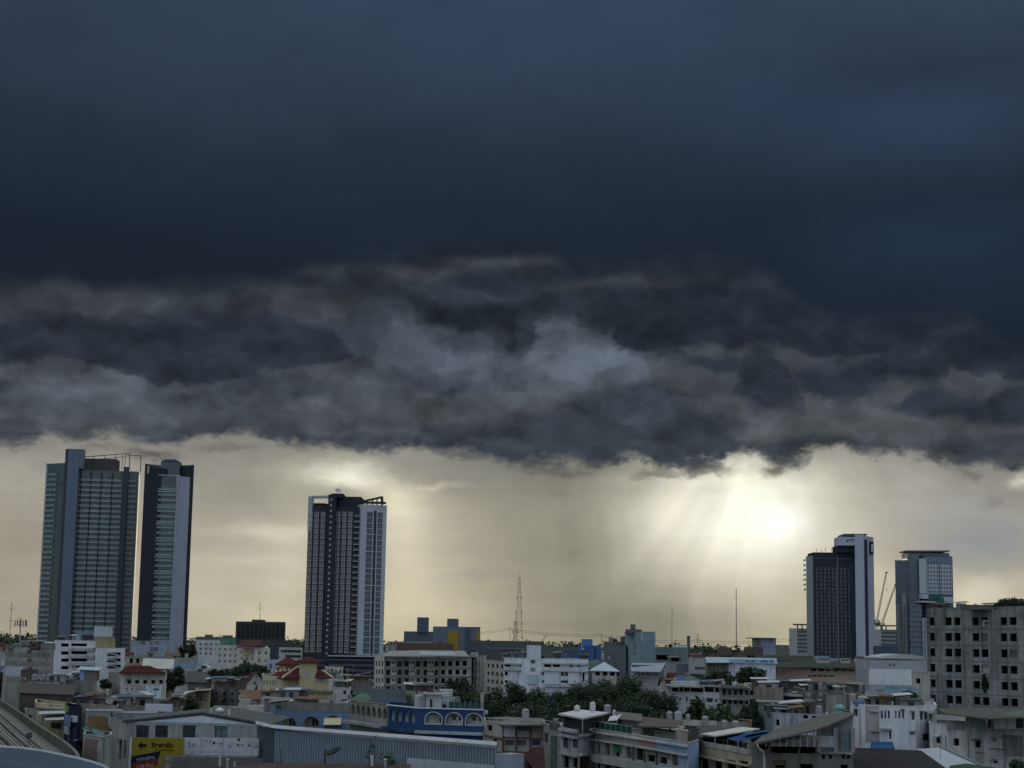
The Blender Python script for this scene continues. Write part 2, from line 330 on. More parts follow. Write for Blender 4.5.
def _map(t, s, a, b, c, d):
    n = t.nodes.new('ShaderNodeMapRange'); t.links.new(s, n.inputs[0])
    for i, v in enumerate((a, b, c, d)): n.inputs[i + 1].default_value = v
    return n.outputs[0]
def _mixc(t, f, a, b, mode='MIX'):
    n = t.nodes.new('ShaderNodeMix'); n.data_type = 'RGBA'; n.blend_type = mode
    for i, v in ((0, f), (6, a), (7, b)):
        if hasattr(v, 'is_output'): t.links.new(v, n.inputs[i])
        else: n.inputs[i].default_value = v if i == 0 else (*v, 1)
    return n.outputs[2]
def wall(rgb, dirt=.45, rough=.88):
    """painted or bare plaster with blotches and rain streaks"""
    k = ('w', rgb, dirt, rough)
    if k in _mats: return _mats[k]
    mt, t, b = newmat('plaster')
    c = _mixc(t, _map(t, _tex(t, (.22, .22, .3), 6), .32, .7, 0, 1), tuple(x * (1 - .62 * dirt) for x in rgb), tuple(min(1, x * 1.06) for x in rgb))
    grime = (.045, .045, .045)
    c = _mixc(t, _map(t, _tex(t, (1.1, 1.1, .07), 4), .46, .74, 0, .95 * dirt), c, grime)
    c = _mixc(t, _map(t, _tex(t, (.5, .5, .16), 7, .7), .52, .74, 0, .95 * dirt), c, grime)
    t.links.new(c, b.inputs['Base Color']); b.inputs['Roughness'].default_value = rough
    b.inputs['Specular IOR Level'].default_value = 0; _mats[k] = mt; return mt
def metal(rgb, rust=.2, rough=.55, met=0.0, rib=0):
    """coated or galvanised sheet with rust and dirt"""
    k = ('m', rgb, rust, rough, met, rib)
    if k in _mats: return _mats[k]
    mt, t, b = newmat('sheet')
    c = _mixc(t, _map(t, _tex(t, (.4, .4, .4), 5), .35, .7, 0, 1), tuple(x * .78 for x in rgb), rgb)
    c = _mixc(t, _map(t, _tex(t, (.9, .16, .5), 6, .68), .52, .75, 0, rust), c, (.07, .042, .028))
    t.links.new(c, b.inputs['Base Color']); b.inputs['Roughness'].default_value = max(rough, .6); b.inputs['Metallic'].default_value = met; b.inputs['Specular IOR Level'].default_value = 0
    _mats[k] = mt; return mt
def tiles(rgb):
    k = ('t', rgb)
    if k in _mats: return _mats[k]
    mt, t, b = newmat('roof_tiles')
    c = _mixc(t, _map(t, _tex(t, (2.2, 2.2, 2.2), 3), .35, .7, 0, 1), tuple(x * .6 for x in rgb), rgb)
    c = _mixc(t, _map(t, _tex(t, (.3, .3, .3), 6), .5, .8, 0, .6), c, (.05, .04, .035))
    t.links.new(c, b.inputs['Base Color']); b.inputs['Roughness'].default_value = .85; b.inputs['Specular IOR Level'].default_value = 0
    _mats[k] = mt; return mt
def plain(rgb, rough=.6, met=0.0):
    k = ('p', rgb, rough, met)
    if k in _mats: return _mats[k]
    mt, t, b = newmat('coat')
    c = _mixc(t, _map(t, _tex(t, (1.3, 1.3, 1.3), 4), .3, .7, 0, 1), tuple(x * .85 for x in rgb), rgb)
    t.links.new(c, b.inputs['Base Color']); b.inputs['Roughness'].default_value = rough; b.inputs['Metallic'].default_value = met; b.inputs['Specular IOR Level'].default_value = 0
    _mats[k] = mt; return mt
def glass(rgb=(.035, .045, .055), rough=.12):
    k = ('g', rgb, rough)
    if k in _mats: return _mats[k]
    mt, t, b = newmat('window_glass')
    c = _mixc(t, _map(t, _tex(t, (.8, .8, .8), 2), .4, .65, 0, 1), rgb, tuple(x * 1.8 + .01 for x in rgb))
    t.links.new(c, b.inputs['Base Color']); b.inputs['Roughness'].default_value = rough
    b.inputs['Specular IOR Level'].default_value = .5
    _mats[k] = mt; return mt
def leafmat(rgb, var=.5):
    k = ('l', rgb)
    if k in _mats: return _mats[k]
    mt, t, b = newmat('leaves')
    c = _mixc(t, _map(t, _tex(t, (.55, .55, .55), 4), .3, .7, 0, 1), tuple(x * (1 - var) for x in rgb), tuple(x * (1 + var) for x in rgb))
    t.links.new(c, b.inputs['Base Color']); b.inputs['Roughness'].default_value = .7
    _mats[k] = mt; return mt

WHITE = (.66, .67, .69); OFFW = (.56, .55, .52); CREAM = (.55, .50, .39); BEIGE = (.42, .38, .32); GREY = (.30, .30, .295); DGREY = (.17, .17, .17)
CONC = (.34, .335, .32); BLUEG = (.30, .36, .42); DARK = (.045, .047, .05); PEACH = (.58, .43, .33)
G1 = glass(); G2 = glass((.075, .085, .09)); G3 = glass((.02, .024, .028)); GB = glass((.05, .10, .12)); CURT = wall((.35, .33, .29), .2)
FR = plain((.5, .5, .5)); FRD = plain((.07, .07, .075)); INT = wall((.014, .014, .014), .2)  # INT: near-black coat that paints in the shade of the rooms behind openings
M_TANK = metal((.30, .305, .31), .3, .5, .4); M_AC = plain((.36, .36, .34)); M_PIPE = metal((.28, .28, .28), .4)
M_GALV = metal((.42, .43, .44), .2, .5, .2); M_RUST = metal((.16, .10, .07), .6, .8); M_ASB = metal((.20, .195, .19), .55, .9); M_DROOF = metal((.09, .09, .092), .4, .85)

# ================================================================ mesh building
class MB:
    """collects faces in world space; build() links them as ONE mesh object under its parent"""
    def __init__(s): s.v, s.f, s.m = [], [], []
    def face(s, pts, m=0):
        n = len(s.v); s.v += [tuple(p) for p in pts]; s.f.append(tuple(range(n, n + len(pts)))); s.m.append(m)
    def prism(s, pts, vec, m=0, caps=True):
        """polygon swept along a vector"""
        pts = [Vector(p) for p in pts]; vec = Vector(vec); q = [p + vec for p in pts]; k = len(pts)
        n = len(s.v); s.v += [tuple(p) for p in pts + q]
        for i in range(k):
            j = (i + 1) % k; s.f.append((n + i, n + j, n + k + j, n + k + i)); s.m.append(m)
        if caps:
            s.f.append(tuple(range(n + k - 1, n - 1, -1))); s.f.append(tuple(range(n + k, n + 2 * k))); s.m += [m, m]
        return s
    def box(s, o, x, y, z, m=0):
        """box from corner o along three vectors"""
        o, x, y = Vector(o), Vector(x), Vector(y)
        return s.prism([o, o + x, o + x + y, o + y], z, m)
    def abox(s, x0, y0, z0, x1, y1, z1, m=0): return s.box((x0, y0, z0), (x1 - x0, 0, 0), (0, y1 - y0, 0), (0, 0, z1 - z0), m)
    def bar(s, a, b, r, m=0, n=4, r2=None):
        a, b = Vector(a), Vector(b); d = (b - a)
        if d.length < 1e-6: return s
        d.normalize(); u = d.cross(Vector((0, 0, 1)) if abs(d.z) < .95 else Vector((1, 0, 0))).normalized(); w = d.cross(u)
        r2 = r if r2 is None else r2
        ca = [a + (u * math.cos(t) + w * math.sin(t)) * r for t in [math.tau * (i + .5) / n for i in range(n)]]
        cb = [b + (u * math.cos(t) + w * math.sin(t)) * r2 for t in [math.tau * (i + .5) / n for i in range(n)]]
        k = len(s.v); s.v += [tuple(p) for p in ca + cb]
        for i in range(n): s.f.append((k + i, k + (i + 1) % n, k + n + (i + 1) % n, k + n + i)); s.m.append(m)
        s.f.append(tuple(range(k + n - 1, k - 1, -1))); s.f.append(tuple(range(k + n, k + 2 * n))); s.m += [m, m]
        return s
    def lathe(s, c, prof, n=14, m=0):
        c = Vector(c); k = len(s.v)
        for r, z in prof:
            for i in range(n): t = math.tau * i / n; s.v.append((c.x + r * math.cos(t), c.y + r * math.sin(t), c.z + z))
        for j in range(len(prof) - 1):
            for i in range(n): s.f.append((k + j * n + i, k + j * n + (i + 1) % n, k + (j + 1) * n + (i + 1) % n, k + (j + 1) * n + i)); s.m.append(m)
        s.f.append(tuple(range(k + (len(prof) - 1) * n, k + len(prof) * n))); s.m.append(m)
        return s
    def build(s, name, mats, parent=None, org=None, smooth=False):
        mats = mats if isinstance(mats, (list, tuple)) else [mats]
        if org is None:
            org = Vector((0, 0, 0)); p = parent
            while p is not None: org = org + p.location; p = p.parent
        me = bpy.data.meshes.new(name)
        me.from_pydata([(a - org.x, b - org.y, c - org.z) for a, b, c in s.v], [], s.f)
        for mt in mats: me.materials.append(mt)
        me.polygons.foreach_set('material_index', s.m)
        if smooth: me.polygons.foreach_set('use_smooth', [True] * len(s.f))
        me.validate(); me.update()
        o = bpy.data.objects.new(name, me); C.collection.objects.link(o)
        if parent is not None: o.parent = parent
        else: o.location = org
        return o

def tag(o, label, cat, group=None):
    o['label'] = label; o['category'] = cat; o['kind'] = 'thing'
    if group: o['group'] = group
    return o
def thing(name, label, cat, loc, group=None):
    o = bpy.data.objects.new(name, None); o.empty_display_size = .5; C.collection.objects.link(o)
    o.location = loc; return tag(o, label, cat, group)
def dup(root, loc, rotz=0, sc=1.0, label=None, group=None):
    r = root.copy(); C.collection.objects.link(r); r.location = loc; r.rotation_euler = (0, 0, rotz); r.scale = (sc, sc, sc)
    if label: r['label'] = label
    if group: r['group'] = group
    for ch in list(root.children):
        c = ch.copy(); C.collection.objects.link(c); c.parent = r
        for g_ in list(ch.children):
            d = g_.copy(); C.collection.objects.link(d); d.parent = c
    return r
def capped(items, name, mats, parent, cap=100):
    """items: (size, MB). The hundred largest as parts, the rest as one part"""
    items = sorted(items, key=lambda t: -t[0])
    for _, mb in items[:cap]: mb.build(name, mats, parent)
    if items[cap:]:
        al = MB()
        for _, mb in items[cap:]:
            k = len(al.v); al.v += mb.v; al.f += [tuple(i + k for i in f) for f in mb.f]; al.m += mb.m
        o = al.build(name, mats, parent); o['kind'] = 'stuff'

VIS = []      # (x0, y0, x1, y1, D): what of the photograph each building fills, so that the anonymous houses keep out of its way

class Bld:
    """a building: a chain of front corners (pixel, distance) with a flat top seen at ytop; windows are given by their place in the photograph"""
    def __init__(s, name, label, cat, chain, ytop, mat, depth=12, group=None, parapet=.55, ybot=None, roofmat=None, coping=None, z0=0.0, root=None, zt=None, ref=0, side=.9):
        s.ch = [P(px, ytop, D) for px, D in chain]
        s.zt = P(chain[ref][0], ytop, chain[ref][1]).z if zt is None else zt
        s.px = chain; s.z0 = z0; s.mat = mat; s.par = parapet; s.roofmat = roofmat or wall((.2, .2, .195), .6); s.cop = coping
        fr = [Vector((p.x, p.y)) for p in s.ch]
        s.fr = fr; n = len(fr)
        d0 = (fr[0] - Vector((0, 0))).normalized(); dn = fr[-1].normalized()
        # back chain recedes, a little inward of the lines of sight of its ends unless the chain says otherwise
        s.fp = fr + [fr[-1] + Vector((dn.x / dn.y * side, 1)).normalized() * depth, fr[0] + Vector((d0.x / d0.y * side, 1)).normalized() * depth]
        cx_ = sum(p.x for p in s.fp) / len(s.fp); cy_ = sum(p.y for p in s.fp) / len(s.fp)
        if root is None:
            s.root = thing(name, label, cat, (cx_, cy_, z0), group)
            if ybot: VIS.append((chain[0][0], ytop, chain[-1][0], ybot, min(d for _, d in chain)))
        else: s.root = root
        s.holes = [[] for _ in range(n - 1)]; s.wins = []; s.ctr = Vector((cx_, cy_))
        s.nfaces = n - 1
    def plane(s, f):
        a, b = s.fr[f], s.fr[f + 1]; t = (b - a); L = t.length; t = t / L
        nrm = Vector((t.y, -t.x)); return a, t, nrm, L
    def hit(s, f, px, py):
        a, t, nrm, L = s.plane(f); d = ray(px, py)
        k = (a.x * nrm.x + a.y * nrm.y) / (d.x * nrm.x + d.y * nrm.y)
        p = EYE + d * k
        return (Vector((p.x, p.y)) - a).dot(t), p.z
    def at(s, f, u, z, off=0.0):
        a, t, nrm, L = s.plane(f); p = a + t * u + nrm * off
        return Vector((p.x, p.y, z))
    def win(s, f, x0, y0, x1, y1, style='glass', **k):
        xm, ym = (x0 + x1) / 2, (y0 + y1) / 2
        u0, _ = s.hit(f, x0, ym); u1, _ = s.hit(f, x1, ym); _, z1 = s.hit(f, xm, y0); _, z0 = s.hit(f, xm, y1)
        s.winm(f, u0, z0, u1, z1, style, **k)
    def winm(s, f, u0, z0, u1, z1, style='glass', depth=None, gm=None, fm=None, arch=False, sill=False, mull=1):
        L = s.plane(f)[3]
        u0, u1 = max(.05, u0), min(L - .05, u1); z0, z1 = max(s.z0 + .1, z0), min(s.zt - .06, z1)
        if u1 - u0 < .1 or z1 - z0 < .1: return
        for h in s.holes[f]:
            if u0 < h[2] and u1 > h[0] and z0 < h[3] and z1 > h[1]: return
        s.holes[f].append((u0, z0, u1, z1, arch)); s.wins.append((f, u0, z0, u1, z1, style, depth, gm, fm, sill, mull))
    def grid(s, f, x0, x1, nx, y0, y1, ny, fw=.55, fh=.55, style='glass', **k):
        """windows in nx columns and ny rows; x0..y1 are read at the middle of the block"""
        xm, ym = (x0 + x1) / 2, (y0 + y1) / 2
        u0, _ = s.hit(f, x0, ym); u1, _ = s.hit(f, x1, ym); _, z1 = s.hit(f, xm, y0); _, z0 = s.hit(f, xm, y1)
        du, dz = (u1 - u0) / nx, (z1 - z0) / ny
        for j in range(ny):
            for i in range(nx):
                a = u0 + du * (i + .5 - fw / 2); c = z0 + dz * (j + .5 - fh / 2)
                s.winm(f, a, c, a + du * fw, c + dz * fh, style, **k)
    def slab(s, f, x0, x1, y, th=.18, out=.7, mat=None, name='ledge', y2=None):
        """a ledge, canopy or balcony floor on a face"""
        u0, z = s.hit(f, x0, y); u1, _ = s.hit(f, x1, y)
        a, t, nrm, L = s.plane(f)
        mb = MB(); mb.box(s.at(f, u0, z - th, .004), (t.x * (u1 - u0), t.y * (u1 - u0), 0), (nrm.x * out, nrm.y * out, 0), (0, 0, th))
        return mb.build(name, mat or s.mat, s.root)
    def panel(s, f, x0, y0, x1, y1, mat, th=.08, name='wall_panel', off=.004):
        xm, ym = (x0 + x1) / 2, (y0 + y1) / 2
        u0, _ = s.hit(f, x0, ym); u1, _ = s.hit(f, x1, ym); _, z1 = s.hit(f, xm, y0); _, z0 = s.hit(f, xm, y1)
        a, t, nrm, L = s.plane(f); z0 = max(z0, .05)
        mb = MB(); mb.box(s.at(f, u0, z0, off), (t.x * (u1 - u0), t.y * (u1 - u0), 0), (nrm.x * th, nrm.y * th, 0), (0, 0, z1 - z0))
        return mb.build(name, mat, s.root)
    def finish(s, roof=True, wall_name='wall', bands=None, cap=100):
        mb = MB(); n = len(s.fp); zt = s.zt
        for f in range(n):
            a, b = s.fp[f], s.fp[(f + 1) % n]
            if f >= s.nfaces or not s.holes[f]:
                mb.face([(a.x, a.y, s.z0), (b.x, b.y, s.z0), (b.x, b.y, zt), (a.x, a.y, zt)]); continue
            L = (b - a).length; hs = s.holes[f]
            us = sorted({0.0, L, *[h[0] for h in hs], *[h[2] for h in hs]}); zs = sorted({s.z0, zt, *[h[1] for h in hs], *[h[3] for h in hs]})
            # rows of wall between the holes, merged along the row
            for j in range(len(zs) - 1):
                zc = (zs[j] + zs[j + 1]) / 2; run = None
                for i in range(len(us) - 1):
                    uc = (us[i] + us[i + 1]) / 2
                    solid = not any(h[0] < uc < h[2] and h[1] < zc < h[3] for h in hs)
                    if solid and run is None: run = us[i]
                    if run is not None and (not solid or i == len(us) - 2):
                        e = us[i + 1] if solid else us[i]
                        mb.face([s.at(f, run, zs[j]), s.at(f, e, zs[j]), s.at(f, e, zs[j + 1]), s.at(f, run, zs[j + 1])]); run = None
            for h in hs:
                if h[4]:      # round the top of the opening
                    u0, z0, u1, z1 = h[:4]; r = (u1 - u0) / 2; rz = min(r, (z1 - z0) * .6); um = (u0 + u1) / 2
                    arc = [(um + r * math.cos(t), z1 - rz + rz * math.sin(t)) for t in [math.pi * k / 10 for k in range(11)]]
                    for k in range(10):
                        c = u1 if k < 5 else u0
                        mb.face([s.at(f, c, z1), s.at(f, *arc[k]), s.at(f, *arc[k + 1])])
        # coping on the wall's top
        if roof:
            pw = .22
            for f in range(n):
                a, b = s.fp[f], s.fp[(f + 1) % n]; t = (b - a).normalized(); nr = Vector((t.y, -t.x))
                mb.prism([(a.x + nr.x * .05, a.y + nr.y * .05, zt + .002), (b.x + nr.x * .05, b.y + nr.y * .05, zt + .002), (b.x - nr.x * pw, b.y - nr.y * pw, zt + .002), (a.x - nr.x * pw, a.y - nr.y * pw, zt + .002)], (0, 0, .1 + .003 * f), 1)
        s.wallob = mb.build(wall_name, [s.mat, s.cop or s.mat], s.root)
        if roof:
            rb = MB(); z = zt - s.par; c = s.ctr
            rb.face([(p.x + (c.x - p.x) * .004, p.y + (c.y - p.y) * .004, z) for p in s.fp])
            rb.build('roof', s.roofmat, s.root)
        items = []
        for (f, u0, z0, u1, z1, style, dp, gm, fm, sill, mull) in s.wins:
            w = MB(); fb = MB(); a, t, nrm, L = s.plane(f); big = style == 'glass' and (u1 - u0) * (z1 - z0) * (F / s.fr[f].length) ** 2 > 34; wf = fb if big else w; fi = 0 if big else 2
            d = dp if dp is not None else {'glass': .22, 'open': 1.6, 'shut': .12, 'void': 2.2}[style]
            p = lambda u, z, off=0.0: s.at(f, u, z, off)
            d1 = min(d, .3); deep = d > .5 and style != 'glass'
            for q in (((u0, z0), (u0, z1)), ((u0, z1), (u1, z1)), ((u1, z1), (u1, z0)), ((u1, z0), (u0, z0))):
                w.face([p(*q[0]), p(*q[1]), p(*q[1], -d1), p(*q[0], -d1)], 0)
                if d > d1: w.face([p(*q[0], -d1), p(*q[1], -d1), p(*q[1], -d), p(*q[0], -d)], 1 if deep else 0)
            w.face([p(u0, z0, -d), p(u1, z0, -d), p(u1, z1, -d), p(u0, z1, -d)], 1)
            tv = Vector((t.x, t.y, 0)); nv = Vector((nrm.x, nrm.y, 0))
            if style == 'glass':
                fw = min(.07, (u1 - u0) * .08)
                for k in range(mull):
                    um = u0 + (u1 - u0) * (k + 1) / (mull + 1)
                    wf.box(p(um - fw / 2, z0, -d + .01), tv * fw, nv * .05, (0, 0, z1 - z0), fi)
                wf.box(p(u0, z0 + (z1 - z0) * .68, -d + .015), tv * (u1 - u0), nv * .05, (0, 0, fw), fi)
                wf.box(p(u0, z0, -d + .02), tv * fw, nv * .06, (0, 0, z1 - z0), fi); wf.box(p(u1 - fw, z0, -d + .02), tv * fw, nv * .06, (0, 0, z1 - z0), fi)
            if sill: w.box(p(u0 - .1, z0 - .1, .003), tv * (u1 - u0 + .2), nv * .18, (0, 0, .09), 0)
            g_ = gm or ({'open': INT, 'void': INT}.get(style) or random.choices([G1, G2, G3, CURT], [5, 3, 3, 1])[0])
            sf = fm or FR
            items.append(((u1 - u0) * (z1 - z0) / (.1 + s.fr[f].length) ** 2, w, [s.mat if style != 'void' else INT, g_, sf], fb))
        dist = min(p.length for p in s.fr)
        if dist < 520 and s.root.get('category') in ('house', 'building', 'roof room', 'workshop') and s.root.name != 'unfinished_block':
            rn = random.Random(int(s.ctr.x * 7 + s.ctr.y)); shade = [M_ASB, M_DROOF, M_GALV, M_RUST, metal((.07, .11, .09), .3, .8), metal((.30, .30, .29), .3)]
            for (f, u0, z0, u1, z1, style, dp, gm, fm, sill, mull) in s.wins:
                if rn.random() < .33 and u1 - u0 < 4 and z1 + .5 < s.zt and not any(h[4] for h in s.holes[f]):
                    a, t, nrm, L = s.plane(f); p, q = s.at(f, u0 - .15, z1 + .25, .006), s.at(f, u1 + .15, z1 + .25, .006); o_ = Vector((nrm.x, nrm.y, -.4)) * rn.uniform(.5, 1.0)
                    aw = MB(); aw.prism([p, q, q + o_, p + o_], (0, 0, .06)); aw.build('awning', rn.choice(shade), s.root)
            for f in range(s.nfaces):
                a, t, nrm, L = s.plane(f); pb = MB()
                for _ in range(min(4, int(L / 5))):
                    u = rn.uniform(.4, L - .3)
                    if any(h[0] - .2 < u < h[2] + .2 for h in s.holes[f]): continue
                    pb.bar(s.at(f, u, s.z0 + .1, .1), s.at(f, u, s.zt - rn.uniform(.2, 2), .1), .07)
                if pb.f: pb.build('drain_pipe', M_PIPE, s.root)
        items.sort(key=lambda q: -q[0])
        for _, w, ms, fb in items[:cap]:
            wo_ = w.build('window', ms, s.root)
            if fb.f: fb.build('frame', ms[2], wo_)
        if items[cap:]:
            al = MB(); ms = []
            for _, w, m3, _fb in items[cap:]:
                k = len(al.v); al.v += w.v; al.f += [tuple(i + k for i in q) for q in w.f]
                for x in m3:
                    if x not in ms: ms.append(x)
                al.m += [ms.index(m3[i]) for i in w.m]
            al.build('window', ms, s.root)['kind'] = 'stuff'
        return s

def pitched(b, kind, rise, mat, over=.6, name='roof', along=True):
    """a hip, gable or lean-to roof over a building whose chain has two corners"""
    A, B, Cc, D = [Vector((p.x, p.y, b.zt)) for p in b.fp]
    t = (B - A).normalized(); n_ = (D - A).normalized()
    A, B, Cc, D = A - t * over - n_ * over, B + t * over - n_ * over, Cc + t * over + n_ * over, D - t * over + n_ * over
    up = Vector((0, 0, rise)); e = Vector((0, 0, .03)); mb = MB(); th = Vector((0, 0, -.12))
    A, B, Cc, D = A + e, B + e, Cc + e, D + e
    if kind == 'hip':
        w, d = (B - A).length, (D - A).length; k = min(w, d) / 2
        if w >= d: r1, r2 = (A + D) / 2 + t * k + up, (B + Cc) / 2 - t * k + up; fs = [[A, B, r2, r1], [B, Cc, r2], [Cc, D, r1, r2], [D, A, r1]]
        else: r1, r2 = (A + B) / 2 + n_ * k + up, (D + Cc) / 2 - n_ * k + up; fs = [[A, B, r1], [B, Cc, r2, r1], [Cc, D, r2], [D, A, r1, r2]]
    elif kind == 'gable':
        if along: r1, r2 = (A + D) / 2 + up, (B + Cc) / 2 + up; fs = [[A, B, r2, r1], [Cc, D, r1, r2]]; g = [[A, r1, D], [B, Cc, r2]]
        else: r1, r2 = (A + B) / 2 + up, (D + Cc) / 2 + up; fs = [[A, r1, r2, D], [r1, B, Cc, r2]]; g = [[A, B, r1], [Cc, D, r2]]
        gb = MB(); ins = over / max(.1, (B - A).length) * 2
        for q in g:
            c = (q[0] + q[1] + q[2]) / 3; ctr = (A + B + Cc + D) / 4; sh = (ctr - c); sh.z = 0; sh = sh.normalized() * (over - .01)
            gb.face([p + sh for p in q])
        gb.build('gable', b.mat, b.root)
    elif kind == 'shed': fs = [[A, B, Cc + up, D + up]]
    elif kind == 'shedx': fs = [[A, B + up, Cc + up, D]]
    for q in fs:
        mb.prism(q, th)
    return mb.build(name, mat, b.root)

# ---------------------------------------------------------------- small things on the roofs
def tank(p, r=.75, h=1.7, label='', mat=None, stand=.5, group='water tanks on the roofs', name='water_tank'):
    o = thing(name, label, 'water tank', p, group); p = Vector(p)
    mb = MB(); pr = [(r * .96, stand)]
    for k in range(4): zz = stand + h * (k + .5) / 4; pr += [(r, zz - .02), (r * .965, zz + .02), (r, zz + .06)]
    pr += [(r, stand + h), (r * .8, stand + h + .1), (r * .4, stand + h + .17)]
    mb.lathe(p, pr, 16); body = mb.build('tank_body', mat or M_TANK, o, smooth=False)
    mb = MB(); mb.lathe(p + Vector((0, 0, stand + h + .17)), [(r * .28, 0), (r * .28, .08), (r * .1, .1)], 12); mb.build('lid', mat or M_TANK, body)
    mb = MB()
    for k in range(4):
        t = math.tau * (k + .5) / 4; q = p + Vector((math.cos(t) * r * .75, math.sin(t) * r * .75, 0)); mb.bar(q, q + Vector((0, 0, stand)), .05)
    mb.lathe(p + Vector((0, 0, stand - .06)), [(r * .98, 0), (r * .98, .05)], 16)
    mb.build('stand', M_PIPE, o); return o
_ac = []
def ac_unit(p, rz=0.0, label='', s=1.0):
    if not _ac:
        o = thing('condenser', label, 'air conditioner', p, 'condensers on the roofs'); p = Vector(p)
        mb = MB(); mb.abox(p.x - .45, p.y - .17, p.z + .12, p.x + .45, p.y + .17, p.z + .8); cs = mb.build('casing', M_AC, o)
        mb = MB(); mb.bar((p.x - .1, p.y - .172, p.z + .46), (p.x - .1, p.y - .2, p.z + .46), .27, 0, 14); mb.build('fan_grille', FRD, cs)
        mb = MB(); [mb.abox(p.x + dx, p.y - .17, p.z, p.x + dx + .06, p.y + .17, p.z + .119) for dx in (-.4, .34)]; mb.build('stand', M_PIPE, o)
        o.rotation_euler = (0, 0, rz); o.scale = (s, s, s); _ac.append(o); return o
    return dup(_ac[0], p, rz, s, label)
def antenna(p, h=4.0, label='', rz=0.0, name='television_aerial'):
    o = thing(name, label, 'aerial', p, 'aerials on the roofs'); p = Vector(p)
    mb = MB(); mb.bar(p, p + Vector((0, 0, h)), .035, 0, 5); mb.build('mast', M_PIPE, o)
    mb = MB(); c, s_ = math.cos(rz), math.sin(rz); top = p + Vector((0, 0, h - .15))
    mb.bar(top - Vector((c, s_, 0)) * .8, top + Vector((c, s_, 0)) * .8, .025)
    for k in range(6):
        q = top + Vector((c, s_, 0)) * (-.75 + k * .3); w = .5 - k * .05; mb.bar(q - Vector((-s_, c, 0)) * w, q + Vector((-s_, c, 0)) * w, .018)
    mb.build('boom', M_PIPE, o); return o
def dish(p, r=.75, label='', az=0.6, mat=None, tilt=.9):
    o = thing('satellite_dish', label, 'satellite dish', p, 'satellite dishes on the roofs'); p = Vector(p)
    mb = MB(); mb.bar(p, p + Vector((0, 0, 1.1)), .04); mb.build('mast', M_PIPE, o)
    ax = Vector((math.sin(az), -math.cos(az), tilt)).normalized(); u = ax.cross(Vector((0, 0, 1))).normalized(); w = ax.cross(u); c = p + Vector((0, 0, 1.15))
    mb = MB(); rings = [[c + ax * (.28 * k * k * r) + (u * math.cos(t) + w * math.sin(t)) * r * k for t in [math.tau * i / 16 for i in range(16)]] for k in (.05, .4, .7, 1)]
    for a, b_ in zip(rings, rings[1:]):
        for i in range(16): mb.face([a[i], a[(i + 1) % 16], b_[(i + 1) % 16], b_[i]])
    for a, b_ in zip(rings, rings[1:]):
        for i in range(16): mb.face([a[i] - ax * .03, b_[i] - ax * .03, b_[(i + 1) % 16] - ax * .03, a[(i + 1) % 16] - ax * .03])
    rf = mb.build('reflector', mat or plain((.4, .4, .4)), o)
    mb = MB(); mb.bar(c + ax * .02, c + ax * r * .8, .02); mb.bar(c + ax * r * .8, c + ax * r * .95, .06, 0, 8); mb.build('feed_arm', M_PIPE, rf); return o
def roof_shed(p, rnd, label):
    o = thing('tin_shed', label, 'shed', p, 'tin sheds on the roofs'); x, y, z = p; w, d, h = rnd.uniform(1.6, 4.2), rnd.uniform(1.6, 3), rnd.uniform(1.3, 2.3)
    MB().abox(x - w / 2, y - d / 2, z, x + w / 2, y + d / 2, z + h).build('wall', rnd.choice([wall((.3, .29, .27), .6), wall((.17, .17, .165), .6), metal((.20, .26, .30), .4), wall((.40, .40, .39), .5), metal((.13, .10, .08), .5), wall((.10, .10, .10), .5)]), o)
    r = rnd.uniform(-.3, .5); MB().prism([(x - w / 2 - .4, y - d / 2 - .6, z + h + .02), (x + w / 2 + .4, y - d / 2 - .6, z + h + .02 + r), (x + w / 2 + .4, y + d / 2 + .4, z + h + .3 + r), (x - w / 2 - .4, y + d / 2 + .4, z + h + .3)], (0, 0, .07)).build('roof', rnd.choice([M_ASB, M_DROOF, M_GALV, M_RUST, metal((.09, .13, .18), .3)]), o)
    MB().abox(x - w * .2, y - d / 2 - .03, z + .05, x + w * .12, y - d / 2 - .004, z + h * .8).build('door', rnd.choice([G3, FRD, INT]), o); return o
ORD = ['first', 'second', 'third', 'fourth', 'fifth', 'sixth', 'seventh', 'eighth', 'ninth', 'tenth', 'eleventh', 'twelfth', 'thirteenth', 'fourteenth', 'fifteenth', 'sixteenth', 'seventeenth', 'eighteenth', 'nineteenth', 'twentieth']
